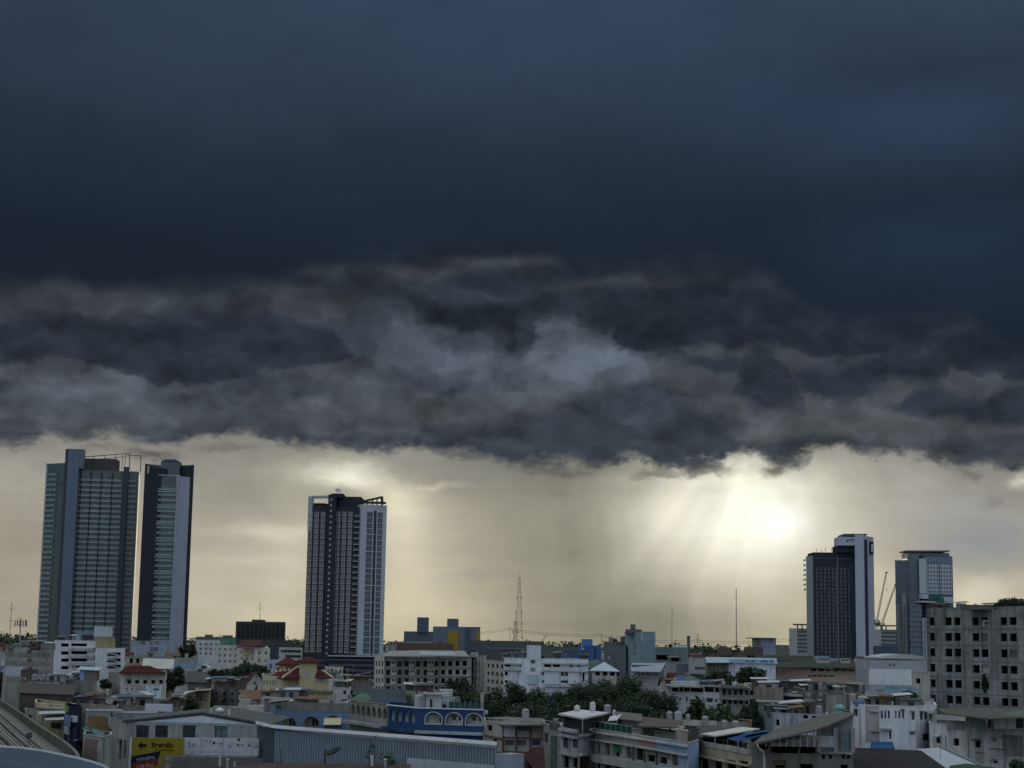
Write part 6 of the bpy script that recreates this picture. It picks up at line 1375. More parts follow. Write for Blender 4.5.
B_ = b; b = wg; arch_row(0, 350, 387.6, 7, 704.6, 708, 713.6, 719, depth=1.6, gm=wall((.20, .19, .17), .4)); u0, zl_ = b.hit(0, 370, 722); b.finish(); b.slab(0, 349.4, 388, 719.6, .4, 1.2, wall((.27, .29, .30), .4), 'ledge'); b = B_; arch_row(0, 389, 416, 4, 708.6, 711.6, 719.4, 724.4, depth=1.6, gm=PALE)
zA = b.hit(1, 450, 713)[1]; zB = b.hit(1, 450, 724.6)[1]
for x0, x1 in ((425.6, 441.8), (446, 462.2), (466, 482)):
    u0 = b.hit(1, x0, 719)[0]; u1 = b.hit(1, x1, 719)[0]; b.winm(1, u0, zB, u1, zA, 'open', arch=True, depth=.9, gm=PALE)
zl = b.hit(1, 450, 731.4)[1]
for x0, x1, s_ in ((426, 437.6, 'open'), (448, 450.6, 'open'), (454, 456.6, 'open'), (466, 478, 'open')): u0 = b.hit(1, x0, 738)[0]; u1 = b.hit(1, x1, 738)[0]; b.winm(1, u0, zl - 2.1, u1, zl - .9, s_)
b.finish()
for f in (0, 1):
    a_, t_, n_, L_ = b.plane(f); tv = Vector((t_.x, t_.y, 0)); nv = Vector((n_.x, n_.y, 0)); o0 = .35 if f == 1 else .02
    MB().box(b.at(f, .01, zl - .35, .004), tv * (L_ - .02), nv * .9, (0, 0, .35)).build('ledge', wall((.30, .36, .38), .35) if f else BLU, b.root)
    MB().box(b.at(f, .01, .1, .006), tv * (L_ - .02), nv * .05, (0, 0, zl - 2.3 - .1 if f == 1 else zl - .5)).build('lower_wall', wall((.40, .44, .45), .35) if f == 1 else wall((.16, .15, .14), .5), b.root)
    MB().box(b.at(f, 0, b.zt + .11, -.15), tv * L_, nv * .35, (0, 0, .14)).build('white_coping', wall((.46, .48, .52), .2), b.root)
for x0, x1 in ((425.6, 441.8), (446, 462.2), (466, 482)):          # white arch rims and the doors behind
    u0 = b.hit(1, x0, 719)[0]; u1 = b.hit(1, x1, 719)[0]; um, r = (u0 + u1) / 2, (u1 - u0) / 2 + .06; rz = min(r, (zA - zB) * .6); mb = MB(); tv = Vector((b.plane(1)[1].x, b.plane(1)[1].y, 0)); nv = Vector((b.plane(1)[2].x, b.plane(1)[2].y, 0))
    pts = [b.at(1, u0 - .06, zB, .05)] + [b.at(1, um + r * math.cos(t), zA - rz + (rz + .06) * math.sin(t), .05) for t in [math.pi * (1 - k / 14) for k in range(15)]] + [b.at(1, u1 + .06, zB, .05), b.at(1, u0 - .06, zB, .05)]
    for p, q_ in zip(pts, pts[1:]): mb.bar(p, q_, .075, 0, 4)
    mb.build('arch_rim', PALE, b.root)
    d_ = x0 < 430
    for k in range(2):
        uu = u0 + (.75 if d_ else .42 + .1) + k * (.8 if d_ else .9); mb = MB(); mb.box(b.at(1, uu, zB + (.15 if d_ else .55), -.88), tv * (.62 if d_ else .5), nv * .04, (0, 0, 1.1 if d_ else .55)); mb.build('inner_window', G3 if k or not d_ else CURT, b.root)
z0 = b.zt - b.par
o = thing('roof_room', 'white rendered roof room with dark doorway on the blue arcade house', 'roof room', (P(427, 706, 232).x, 232, z0)); a, c = P(426, 706, 231), P(441, 706, 231); h_ = P(426, 694.8, 231).z - z0
MB().box((a.x, a.y, z0), (c.x - a.x, 0, 0), (0, 4, 0), (0, 0, h_)).build('wall', wall((.44, .45, .46), .4), o); MB().box((a.x - .5, a.y - .7, z0 + h_ + .002), (c.x - a.x + 1.6, 0, 0), (0, 5.4, 0), (0, 0, .18)).build('roof', wall((.33, .33, .32), .5), o); MB().box((a.x + .5, a.y - .03, z0 + .05), (.35, 0, 0), (0, .028, 0), (0, 0, 1.5)).build('door', G3, o)
MB().box((a.x - 1.6, a.y + .6, z0), (1.5, 0, 0), (0, 3, 0), (0, 0, h_ - .1)).build('wall', wall((.38, .39, .42), .4), o)
o = thing('roof_fence', 'green netting fence along the roof edge of the blue arcade house', 'fence', (P(464, 706, 223).x, 223, z0)); a, c = P(449, 708, 222.4), P(481, 708, 221.4); d = Vector((c.x - a.x, c.y - a.y, 0)); mb = MB(); mb.box((a.x, a.y, z0 + .8), d, (0, .04, 0), (0, 0, .75)); mb.build('netting', plain((.03, .07, .065)), o); mb = MB()
for k in range(7): p = Vector((a.x, a.y, z0)) + d * (k / 6) + Vector((0, -.06, 0)); mb.bar(p, p + Vector((0, 0, 1.75)), .045)
mb.build('post', M_PIPE, o)
for x, lab in ((482, 'tall pale concrete post at the end of the blue arcade house roof'), (447.6, 'short white post near the roof room of the blue arcade house')):
    p = P(x, 707, 222.6); o = thing('roof_post', lab, 'post', (p.x, p.y, z0)); h_ = P(x, 693.6 if x > 470 else 698, 222.6).z - z0; w_ = .22 if x > 470 else .12; MB().abox(p.x - w_, p.y - w_, z0, p.x + w_, p.y + w_, z0 + h_).build('shaft', wall((.36, .36, .35), .4), o); MB().abox(p.x - w_ - .05, p.y - w_ - .05, z0 + h_ + .002, p.x + w_ + .05, p.y + w_ + .05, z0 + h_ + .1).build('cap', wall((.36, .36, .35), .4), o)
o = thing('roof_railing', 'dark roof railing beside the roof room of the blue arcade house', 'railing', (P(412, 706, 235).x, 235, z0)); a, c = P(396, 708, 245), P(424, 708, 229); d = Vector((c.x - a.x, c.y - a.y, 0)); mb = MB()
for k in range(15): p = Vector((a.x, a.y, z0)) + d * (k / 14); mb.bar(p, p + Vector((0, 0, 1.7)), .03)
mb.build('baluster', FRD, o); mb = MB(); [mb.bar(Vector((a.x, a.y, z0 + h)), Vector((c.x, c.y, z0 + h)), .04) for h in (.3, 1.7)]; mb.build('rail', FRD, o)
p = P(485, 712.4, 220); o = thing('wall_lamp_box', 'white box jutting out of the end wall of the blue arcade house', 'box', p); MB().box(p + Vector((-.55, .2, -.2)), (.9, 0, 0), (0, .8, 0), (0, 0, .4)).build('casing', wall((.45, .47, .49), .2), o); MB().box(p + Vector((-.8, .5, -.1)), (.25, 0, 0), (0, .2, 0), (0, 0, .15)).build('bracket', M_PIPE, o)
# glazed roof hall behind it
b = Bld('glazed_hall', 'long hall with a dull teal translucent roof between the yellow house and the blue arcade', 'hall', [(352, 345), (405.5, 318)], 702.6, wall((.13, .145, .15), .4), 16, ybot=703); b.finish(roof=False)
mb = MB(); mb.prism([P(350, 702.6, 342), P(406.6, 703.4, 314), P(404, 689, 340), P(358, 688.4, 366)], (0, 0, -.15)); mb.build('roof', metal((.062, .078, .095), .3, .35), b.root)
mb = MB()
for k in range(9): f = k / 8; mb.bar(P(350, 702.4, 342).lerp(P(406.6, 703.2, 314), f) + Vector((0, 0, .1)), P(358, 688.2, 366).lerp(P(404, 688.8, 340), f) + Vector((0, 0, .1)), .09)
mb.build('roof_rib', metal((.10, .125, .13), .3), b.root)
b = far_block('beige_house', 'beige rendered house end behind the blue arcade roof room', 'house', [(405, 330), (426, 322)], 690.8, wall((.33, .315, .28), .5), 8, 706, grid=[((0, 407, 425, 3, 693, 703, 1), dict(fw=.25, fh=.7, style='open'))]); clutter(b, 'beige house behind the blue arcade', 3, 'tac')

# ================================================================ foreground
# metal shed
b = Bld('metal_shed', 'long blue grey corrugated metal shed with a white roof edge', 'shed', [(258, 236), (275.4, 226), (497.5, 196)], 724, metal((.115, .145, .175), .12, .45), 2.5, ybot=760)
b.finish(roof=False)
RIB = metal((.23, .275, .33), .08, .4); it = []
for f in (0, 1):
    a_, t_, n_, L_ = b.plane(f); tv = Vector((t_.x, t_.y, 0)); nv = Vector((n_.x, n_.y, 0)); n = int(L_ / .52)
    mb = MB()
    for k in range(n):
        u = (k + .5) / n * L_; w = L_ / n * .26
        mb.prism([b.at(f, u - w, .2, .003), b.at(f, u + w, .2, .003), b.at(f, u + w * .55, .2, .10), b.at(f, u - w * .55, .2, .10)], (0, 0, b.zt - .5))
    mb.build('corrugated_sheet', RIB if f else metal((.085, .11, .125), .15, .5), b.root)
a_, t_, n_, L_ = b.plane(1); tv = Vector((t_.x, t_.y, 0)); nv = Vector((n_.x, n_.y, 0))
q = [b.at(0, -.2, b.zt + .02, .3), b.at(1, 0, b.zt + .02, .5), b.at(1, L_ + .5, b.zt + .02, .5)]; bk = [p + Vector((-.3, 3, -1.4)) for p in q]
mb = MB(); mb.prism([q[0], q[1], q[2], bk[2], bk[0]], (0, 0, .42)); mb.build('roof', metal((.78, .80, .84), .04, .5), b.root)
mb = MB(); mb.box(b.at(1, L_ * .62, b.zt - 4.4, .105), tv * L_ * .35, nv * .03, (0, 0, .12)); mb.build('trim', metal((.2, .23, .27), .1), b.root)
mb = MB(); u0, z0_ = b.hit(1, 409, 757.6); u1, _ = b.hit(1, 496, 760); mb.box(b.at(1, u0, .2, .12), tv * (u1 - u0), nv * .2, (0, 0, z0_ - .2)); mb.build('lower_wall', wall((.34, .38, .40), .2), b.root)
mb = MB(); u0, z0_ = b.hit(1, 277, 759.8); u1, _ = b.hit(1, 408.6, 759.8); mb.box(b.at(1, u0, .2, .115), tv * (u1 - u0), nv * .1, (0, 0, z0_ - .5)); mb.build('opening_shade', wall((.025, .022, .022), .2), b.root)  # solid near-black box, painted as the shade of an opening
SHED = b
MB().box(b.at(1, L_ - .02, b.zt - 3.2, .2), tv * 2.0, Vector((-nv.x, -nv.y, 0)) * 2.5, (0, 0, 2.3)).build('end_hood', metal((.26, .29, .34), .1), b.root)
# brown lean-to roof before it, with things standing on it
o = thing('lean_to', 'dark maroon brown lean-to roof below the corrugated metal shed', 'roof', (P(330, 764, 205).x, 205, 0)); q = [P(228, 769, 206), P(410, 771.6, 186), P(410, 764, 194), P(246, 762.6, 222)]; MB().prism(q, (0, 0, -.2)).build('sheet', metal((.085, .06, .058), .4, .8), o); mb = MB(); [mb.bar((p.x, p.y, 0), (p.x, p.y, p.z - .1), .15) for p in q]; mb.build('post', M_PIPE, o)
p = P(333, 758, 203); p.z = P(333, 763.5, 203).z; o = dish(p, 1.15, 'large dark mesh satellite dish tilted in front of the corrugated metal shed', -1.1, plain((.03, .042, .034)), 2.2); o['group'] = 'satellite dishes on the roofs'
for x, y0, y1, D_, lab in ((281, 750.4, 764, 210, 'dark thin post nearest the left corner of the corrugated metal shed'), (325, 749.4, 764, 204, 'dark thin post beside the mesh dish'), (372, 756.8, 766, 196, 'white pipe stub at the foot of the corrugated metal shed'), (385.4, 760, 768, 194, 'grey pipe stub beside the white pipe stub')):
    a, c = P(x, y1, D_), P(x, y0, D_); o = thing('roof_post' if D_ > 200 else 'vent_pipe', lab, 'post' if D_ > 200 else 'pipe', a); r_ = .09 if D_ > 200 else .17; MB().bar(a, c, r_, 0, 8).build('shaft', FRD if D_ > 200 else plain((.5, .5, .48) if x < 380 else (.26, .27, .28)), o); MB().bar(c, c + Vector((0, 0, .12)), r_ * 1.3, 0, 8).build('cap', FRD if D_ > 200 else plain((.5, .5, .48)), o)

# gabled house with the signs
b = Bld('gabled_house', 'grey plastered house with a broad low gable above a yellow sign', 'building', [(108, 262), (127.6, 245), (269.5, 241)], 721.6, wall((.30, .315, .30), .4), 20, ybot=768, ref=1)
b.panel(1, 128, 722.6, 262, 725.2, wall((.27, .295, .325), .3), .04, 'upper_band')
for x0, x1, st, gm in ((136, 148.8, 'glass', G3), (155, 167.8, 'glass', G3), (182.6, 195.4, 'glass', G3), (214.4, 227.6, 'glass', glass((.05, .085, .11), .2))): b.win(1, x0, 725.4, x1, 737.6, st, gm=gm, fm=FRD)
for k in range(2): b.win(0, 119 + k * 4.4, 741 - k, 121.6 + k * 4.4, 760 - k, 'open', depth=.8)
b.finish(roof=False)
A_, B_, Cc = b.at(1, -.6, b.zt + .02, .35), b.at(1, b.plane(1)[3] + .4, b.zt + .02, .35), P(202, 713.2, 244.6); bk = Vector((0, 22, 0))
mb = MB(); mb.face([b.at(1, 0, b.zt, -.02), b.at(1, b.plane(1)[3], b.zt, -.02), Vector((Cc.x, Cc.y + .38, Cc.z))]); mb.build('gable', wall((.27, .295, .325), .3), b.root)
mb = MB(); mb.prism([A_, Cc, Cc + bk, A_ + bk], (0, 0, .18)); mb.prism([Cc, B_, B_ + bk, Cc + bk], (0, 0, .18)); mb.build('roof', metal((.105, .11, .11), .35, .8), b.root)
mb = MB(); mb.bar(A_ + Vector((0, -.05, -.1)), Cc + Vector((0, -.05, -.1)), .14); mb.bar(Cc + Vector((0, -.05, -.1)), B_ + Vector((0, -.05, -.1)), .14); mb.build('verge_board', plain((.04, .045, .05)), b.root)
p = P(219.6, 712, 250); o = thing('roof_ventilator', 'white round ventilator on the slope of the broad low gable', 'ventilator', p); MB().lathe(p + Vector((0, 0, -.6)), [(.35, 0), (.35, .5)], 12).build('neck', plain((.5, .5, .5)), o); MB().lathe(p + Vector((0, 0, -.1)), [(.3, 0), (.62, .2), (.62, .45), (.2, .7)], 14).build('hood', plain((.55, .56, .56)), o)
for x, lab in ((211, 'short white vent pipe nearest the peak of the broad low gable'), (229, 'white vent pipe further down the slope of the broad low gable')):
    p = P(x, 713.2 if x < 220 else 714.6, 246); o = thing('vent_pipe', lab, 'pipe', p); MB().bar(p - Vector((0, 0, .6)), p + Vector((0, 0, .55)), .16, 0, 8).build('shaft', plain((.5, .5, .49)), o); MB().bar(p + Vector((0, 0, .552)), p + Vector((0, 0, .7)), .2, 0, 8).build('cap', plain((.5, .5, .49)), o)

# signs
def signboard(name, label, x0, x1, y0, y1, D, mat, th=.25, yb=None):
    a, c = P(x0, y1, D), P(x1, y1, D); o = thing(name, label, 'sign', (a.x, D, 0)); h = P(x0, y0, D).z - a.z
    MB().box(a, (c.x - a.x, 0, 0), (0, th, 0), (0, 0, h)).build('board', mat, o)
    return o, a, c.x - a.x, h
SD = 228; SY = plain((.225, .18, .028), .5)
o, a, w, h = signboard('yellow_sign', 'yellow billboard with a black left arrow and Thai lettering', 131.6, 183, 737.6, 755.2, SD, SY)
MB().box((a.x, a.y + .02, a.z - 5.5), (w * .66, 0, 0), (0, .2, 0), (0, 0, 5.49)).build('lower_board', SY, o)
MB().box((a.x - .34, a.y - .03, a.z - 5.5), (.3, 0, 0), (0, .3, 0), (0, 0, h + 5.5)).build('edge_post', wall((.50, .48, .45), .3), o)
INK = plain((.018, .015, .01), .6)
ax, az = a.x + w * .11, a.z + h * .56; s_ = h * .2
MB().prism([(ax, a.y - .03, az), (ax + s_ * 1.35, a.y - .03, az + s_ * 1.25), (ax + s_ * 1.1, a.y - .03, az + s_ * .42), (ax + s_ * 2.5, a.y - .03, az + s_ * .42), (ax + s_ * 2.5, a.y - .03, az - s_ * .42), (ax + s_ * 1.1, a.y - .03, az - s_ * .42), (ax + s_ * 1.35, a.y - .03, az - s_ * 1.25)], (0, .028, 0)).build('arrow', INK, o)
def text(s, pos, size, mat, parent, rot=0.0, ext=.01, name='lettering', sx=1.0, al='LEFT', off=.0):
    cu = bpy.data.curves.new(name, 'FONT'); cu.body = s; cu.size = size; cu.extrude = ext; cu.align_x = al; cu.offset = off
    ob = bpy.data.objects.new(name, cu); C.collection.objects.link(ob); cu.materials.append(mat); ob.parent = parent
    org = Vector((0, 0, 0)); q = parent
    while q is not None: org += q.location; q = q.parent
    ob.location = Vector(pos) - org; ob.rotation_euler = (R(90), rot, 0); ob.scale = (sx, 1, 1)
    me = bpy.data.meshes.new_from_object(ob.evaluated_get(bpy.context.evaluated_depsgraph_get())); ob2 = bpy.data.objects.new(name, me); C.collection.objects.link(ob2); ob2.parent = parent
    ob2.location = ob.location; ob2.rotation_euler = ob.rotation_euler; ob2.scale = ob.scale; bpy.data.objects.remove(ob); return ob2
text('ริชพาร์ก', (a.x + w * .38, a.y - .03, a.z + h * .47), h * .36, INK, o, off=.022, sx=1.08)
text('อาคารชุดพักอาศัย', (a.x + w * .44, a.y - .03, a.z + h * .27), h * .155, plain((.05, .04, .012)), o, sx=1.0)
# slanting banner below
mb = MB(); th_ = .28; bx, bz = a.x - .05, a.z - .62
for (z0_, z1_, m_) in ((0, .85, 0),): pass
NAV = plain((.012, .016, .03)); RED = plain((.16, .03, .028))
dx, dz = w * .535, w * .535 * .17
mb.prism([(bx, a.y - .05, bz - .42), (bx + dx, a.y - .05, bz + dz - .30), (bx + dx + .25, a.y - .05, bz + dz + .62), (bx, a.y - .05, bz + .42)], (0, .045, 0)); ban = mb.build('blue_banner', NAV, o)
mb = MB(); mb.prism([(bx + .05, a.y - .06, bz - 1.45), (bx + dx - .1, a.y - .06, bz + dz - 1.15), (bx + dx - .05, a.y - .06, bz + dz - .34), (bx + .05, a.y - .06, bz - .46)], (0, .045, 0)); ban2 = mb.build('red_banner', RED, o)
text('ราคาเดียว', (bx + .75, a.y - .06, bz - .14), .62, plain((.22, .30, .42)), o, rot=-math.atan(.15), off=.014, name='banner_lettering')
text('1.29 ล้าน', (bx + .75, a.y - .07, bz - 1.12), .62, plain((.46, .30, .30)), o, rot=-math.atan(.13), off=.014, name='banner_lettering')
o, a, w, h = signboard('white_sign', 'long white sign panels with faint grey drawings beside the yellow billboard', 184, 258.4, 737.6, 754.8, SD + 4, wall((.46, .48, .52), .25))
GI = plain((.38, .405, .43)); GL = plain((.385, .42, .435))
mb = MB()
for f in (.0, .215, .52, .91): mb.box((a.x + w * f, a.y - .02, a.z), (.05, 0, 0), (0, .018, 0), (0, 0, h))
mb.build('panel_joint', plain((.2, .22, .25)), o)
rr = random.Random(5); mb = MB()
for f0, f1, zz, hh in ((.02, .17, .45, .06), (.03, .16, .6, .05), (.23, .38, .42, .3), (.24, .36, .74, .12), (.36, .44, .5, .22), (.44, .51, .45, .3), (.56, .64, .42, .3), (.66, .78, .45, .38), (.7, .75, .83, .08), (.82, .89, .5, .3), (.93, .99, .45, .35)):
    for _ in range(9):
        u = rr.uniform(f0, f1 - .012); v = rr.uniform(zz, zz + hh); mb.box((a.x + w * u, a.y - .03, a.z + h * v), (w * rr.uniform(.008, .03), 0, 0), (0, .018, 0), (0, 0, h * rr.uniform(.05, .13)))
mb.build('drawing', GI, o); mb = MB(); mb.box((a.x + w * .02, a.y - .025, a.z + h * .17), (w * .5, 0, 0), (0, .02, 0), (0, 0, h * .13)); mb.box((a.x + w * .55, a.y - .025, a.z + h * .2), (w * .2, 0, 0), (0, .02, 0), (0, 0, h * .05)); mb.box((a.x + w * .46, a.y - .028, a.z + h * .22), (w * .07, 0, 0), (0, .02, 0), (0, 0, h * .12)); mb.build('lettering', GL, o)
mb = MB()
for f in (.02, .3, .6, .97): mb.box((a.x + w * f, a.y + .27, 0), (.2, 0, 0), (0, .2, 0), (0, 0, a.z + h * .9))
mb.build('post', M_PIPE, o)
# dim low roof and posts under the signs
o = thing('yard_canopy', 'dark low sheet roof in the yard under the white sign panels', 'roof', (P(215, 764, 220).x, 220, 0)); q = [P(170, 775, 208), P(262, 773, 206), P(262, 757.8, 224), P(172, 757, 226)]; MB().prism(q, (0, 0, -.15)).build('sheet', metal((.05, .052, .055), .4, .85), o); mb = MB(); [mb.bar((p.x, p.y, 0), (p.x, p.y, p.z - .1), .12) for p in q]; mb.build('post', M_PIPE, o)
for x, y0, D_, lab in ((220, 757.4, 214, 'white flue pipe below the white sign panels'), (227.6, 759.8, 212, 'greenish flue pipe next to the white flue pipe'), (234.6, 763, 211, 'short bent grey flue pipe below the white sign panels')):
    c = P(x, y0, D_); o = thing('flue_pipe', lab, 'pipe', (c.x, c.y, c.z - 2.2)); MB().bar(c - Vector((0, 0, 2.2)), c, .14, 0, 8).build('shaft', plain((.40, .42, .40) if x < 222 else (.30, .34, .32)), o); MB().bar(c + Vector((0, 0, .002)), c + Vector((0, 0, .14)), .18, 0, 8).build('cap', plain((.4, .41, .4)), o)
o = thing('scrap_heap', 'dark tangle of bent pipes on the low sheet roof beside the yellow billboard', 'scrap heap', P(176, 764, 215)); mb = MB(); rr = random.Random(3); c = P(175, 766, 213)
for _ in range(26):
    p = c + Vector((rr.uniform(-1.6, 2), rr.uniform(-1, 1), rr.uniform(-.6, .5))); q = p + Vector((rr.uniform(-1.4, 1.4), rr.uniform(-.6, .6), rr.uniform(.1, 1.3))); mb.bar(p, q, .06)
mb.build('pipework', metal((.12, .12, .125), .5), o)

# houses left of the signs
b = Bld('shutter_house', 'low house with a pinkish brown shutter wall and torn teal tarpaulin roof beside the viaduct', 'house', [(83.4, 224), (102.6, 218), (110.8, 222)], 734.5, wall((.31, .325, .315), .5), 8, ybot=768)
b.panel(0, 84.6, 739, 97, 762, metal((.18, .135, .135), .3), .1, 'shutter'); b.panel(1, 103, 737.6, 104.6, 768, wall((.24, .26, .25), .4), .15, 'drain_pipe'); b.finish()
mb = MB()
rr = random.Random(8)
for q in ([P(82.6, 727.6, 241), P(88, 726.2, 240), P(89.6, 731.6, 238), P(84.4, 732.6, 239)], [P(91.6, 727.2, 242), P(96, 729, 234), P(104, 733, 224), P(103, 737.4, 217), P(94, 733.6, 226)]): mb.prism(q, (0, 0, -.06))
mb.build('tarpaulin', plain((.075, .155, .165)), b.root)
mb = MB(); mb.prism([P(83, 733, 240), P(97, 739, 219), P(97, 741, 219), P(83, 735, 240)], (.3, .3, 0)); mb.build('eaves_beam', wall((.33, .34, .33), .4), b.root)
b = Bld('rust_roof_shed', 'shed with a mossy rust brown corrugated roof behind the teal tarpaulin', 'shed', [(87, 262), (113, 256)], 731, wall((.20, .18, .16), .5), 9, ybot=733); b.finish(roof=False); pitched(b, 'shed', 1.9, metal((.085, .06, .035), .6, .9), .4)
o = thing('concrete_column', 'tall weathered concrete column between the rust roof shed and the gabled house', 'column', (P(115.5, 760, 238).x, 238, 0)); a = P(113.2, 714.4, 240); c = P(117, 714.4, 240); MB().box((a.x, a.y, 0), (c.x - a.x, 0, 0), (0, .5, 0), (0, 0, a.z)).build('shaft', wall((.255, .265, .26), .55), o); MB().box((a.x - .12, a.y - .1, a.z + .002), (c.x - a.x + .24, 0, 0), (0, .7, 0), (0, 0, .2)).build('cap', wall((.2, .2, .2), .5), o)

# shop house row at centre right
b = Bld('brown_beam_house', 'white walled shop house with brown painted beams and dark window strips', 'building', [(484, 280), (502.5, 270), (545, 266)], 724, wall((.40, .385, .36), .4), 11, ybot=757, ref=1)
BRN = wall((.16, .105, .075), .3)
for x0, x1 in ((518.4, 529.4),): b.win(1, x0, 725.8, x1, 730.6, fm=FRD)
for x0, x1 in ((504.8, 514.2), (517.4, 526), (532, 540.4)): b.win(1, x0, 740, x1, 745.4, fm=FRD, mull=2)
b.win(0, 487, 725, 492, 731, 'open', fm=FRD); b.win(0, 493, 739, 498, 747, 'open', fm=FRD, arch=True); b.finish()
b.panel(1, 503, 724.4, 515.6, 737, wall((.44, .47, .50), .2), .12, 'white_panel')
for y in (737.2, 751.6): b.panel(1, 502.6, y, 544.6, y + 1.8, BRN, .14, 'beam'); b.panel(0, 485, y - 1, 502.2, y + 1, BRN, .14, 'beam')
for x in (502.8, 516, 530): b.panel(1, x, 724.4, x + 1.1, 768, BRN, .2, 'post')
mb = MB(); mb.prism([P(482, 722.6, 299), P(502, 724.6, 268), P(547, 724.4, 262), P(543, 718.4, 282), P(506, 716.6, 292), P(486, 717.6, 315)], (0, 0, -.2)); mb.build('roof', metal((.165, .16, .155), .5, .85), b.root)
p = P(525.4, 720.6, 274); o = tank(p - Vector((0, 0, .9)), .55, 2.2, 'tall slim concrete water tank on the roof of the brown beamed shop house', wall((.36, .36, .345), .4), .35)
b = Bld('narrow_house', 'narrow green and pale shop house with brown mottled top wall', 'house', [(543.6, 262), (549, 256), (561.4, 252)], 723.4, wall((.27, .275, .26), .5), 10, ybot=768)
b.win(0, 544, 733, 548, 743, 'open'); b.panel(1, 550, 723.8, 560.8, 730, wall((.17, .125, .10), .6), .06, 'mottled_wall'); b.panel(1, 551, 736, 557, 768, wall((.09, .14, .11), .5), .08, 'green_panel'); b.finish(); roofbox(b, 1, 553.6, 558.4, 719, 254, wall((.24, .25, .25), .5), 2)
o = thing('tin_canopy', 'steep dark maroon tin roof in front of the brown beamed shop house', 'roof', (P(535, 760, 235).x, 235, 0)); q = [P(524, 756, 232), P(531.4, 747, 242), P(543.6, 746.6, 240), P(546, 768, 226), P(534, 770, 224)]; MB().prism(q, (0, 0, -.15)).build('sheet', metal((.06, .034, .034), .5, .8), o); mb = MB(); [mb.bar((p.x, p.y, 0), (p.x, p.y, p.z - .1), .12) for p in (q[1], q[2])]; mb.build('post', M_PIPE, o)
o = thing('rust_canopy', 'dark brown rusted canopy roof low in front of the brown beamed shop house', 'roof', (P(512, 764, 230).x, 230, 0)); q = [P(497, 776, 226), P(536, 776, 222), P(528, 756.4, 240), P(502, 757, 243)]; MB().prism(q, (0, 0, -.15)).build('sheet', metal((.065, .048, .042), .6, .9), o); mb = MB(); [mb.bar((p.x, p.y, 0), (p.x, p.y, p.z - .1), .12) for p in q]; mb.build('post', M_PIPE, o)
p = P(514.4, 766, 222); o = thing('street_lamp', 'thin lamp post with a small white lamp before the brown beamed shop house', 'lamp post', (p.x, p.y, 0)); MB().bar((p.x, p.y, 0), p + Vector((0, 0, 1.6)), .08, 0, 6).build('pole', M_PIPE, o); MB().bar(p + Vector((0, 0, 1.55)), p + Vector((-.9, 0, 1.75)), .05).build('arm', M_PIPE, o); MB().box(p + Vector((-.3, -.15, .2)), (.35, 0, 0), (0, .3, 0), (0, 0, .45)).build('lamp_head', plain((.6, .62, .65)), o)

# corner house with covered roof terrace
b = Bld('corner_house', 'grey white corner shop house with two arched windows and a pale covered roof terrace', 'building', [(561, 240), (578.4, 232), (594.6, 236)], 727.6, wall((.39, .40, .405), .35), 12, ybot=768)
for x0, x1 in ((563.2, 568.4), (572.4, 577.6)): b.win(0, x0, 736.4, x1, 748, 'glass', arch=True, gm=G1, fm=FRD)
for x0, x1 in ((563, 569), (572, 577.6)): b.win(0, x0, 755.4, x1, 768, 'open', fm=FRD)
b.win(1, 581, 756.4, 586.4, 765, 'glass', fm=FRD); b.win(1, 590.4, 741, 593, 746.4, 'open'); b.finish()
for f, x0, x1, y in ((0, 561.2, 578.2, 727.8), (1, 578.6, 594.4, 728.8), (0, 561.2, 578.2, 751), (1, 578.6, 594.4, 753.4), (0, 561.2, 578.2, 733.2), (1, 578.6, 594.4, 734)): b.slab(f, x0, x1, y, .35, .5, wall((.42, .43, .43), .4), 'cornice')
z0 = b.zt - b.par
o = thing('terrace_canopy', 'pale flat sheet roof on posts covering the corner shop house terrace', 'roof', (P(583, 720, 238).x, 238, z0)); q = [P(558, 713.4, 242), P(582.6, 718, 229), P(608.6, 712.4, 240), P(580, 709.4, 256)]; MB().prism(q, (0, 0, -.22)).build('sheet', metal((.47, .47, .48), .15, .55), o)
mb = MB(); [mb.bar((p.x + s_ * .8, p.y, z0), (p.x + s_ * .8, p.y, p.z - .22), .1) for p, s_ in ((q[0], 1), (q[1], 0), (q[2], -1))]; mb.build('post', M_PIPE, o)
mb = MB(); pa, pb, pc = q[0] + Vector((.9, .6, 0)), q[1] + Vector((0, .7, 0)), q[2] + Vector((-.9, .4, 0)); hz = q[1].z - .5 - z0
for a, c in ((pa, pb), (pb, pc)): mb.box((a.x, a.y, z0 + .5), (c.x - a.x, c.y - a.y, 0), (0, .05, 0), (0, 0, hz - .35))
mb.build('gap_shade', plain((.035, .042, .04)), o)  # dark sheets that paint the shade in the gap under the terrace roof
p = P(576.4, 708.6, 248); tank(P(577, 711, 250) - Vector((0, 0, 0)), .42, .5, 'low white water tank seen over the pale terrace roof', plain((.5, .5, .5)), .12)
tank(P(592.6, 712, 243), .4, 1.0, 'small white water tank seen over the pale terrace roof', plain((.48, .49, .49)), .2)
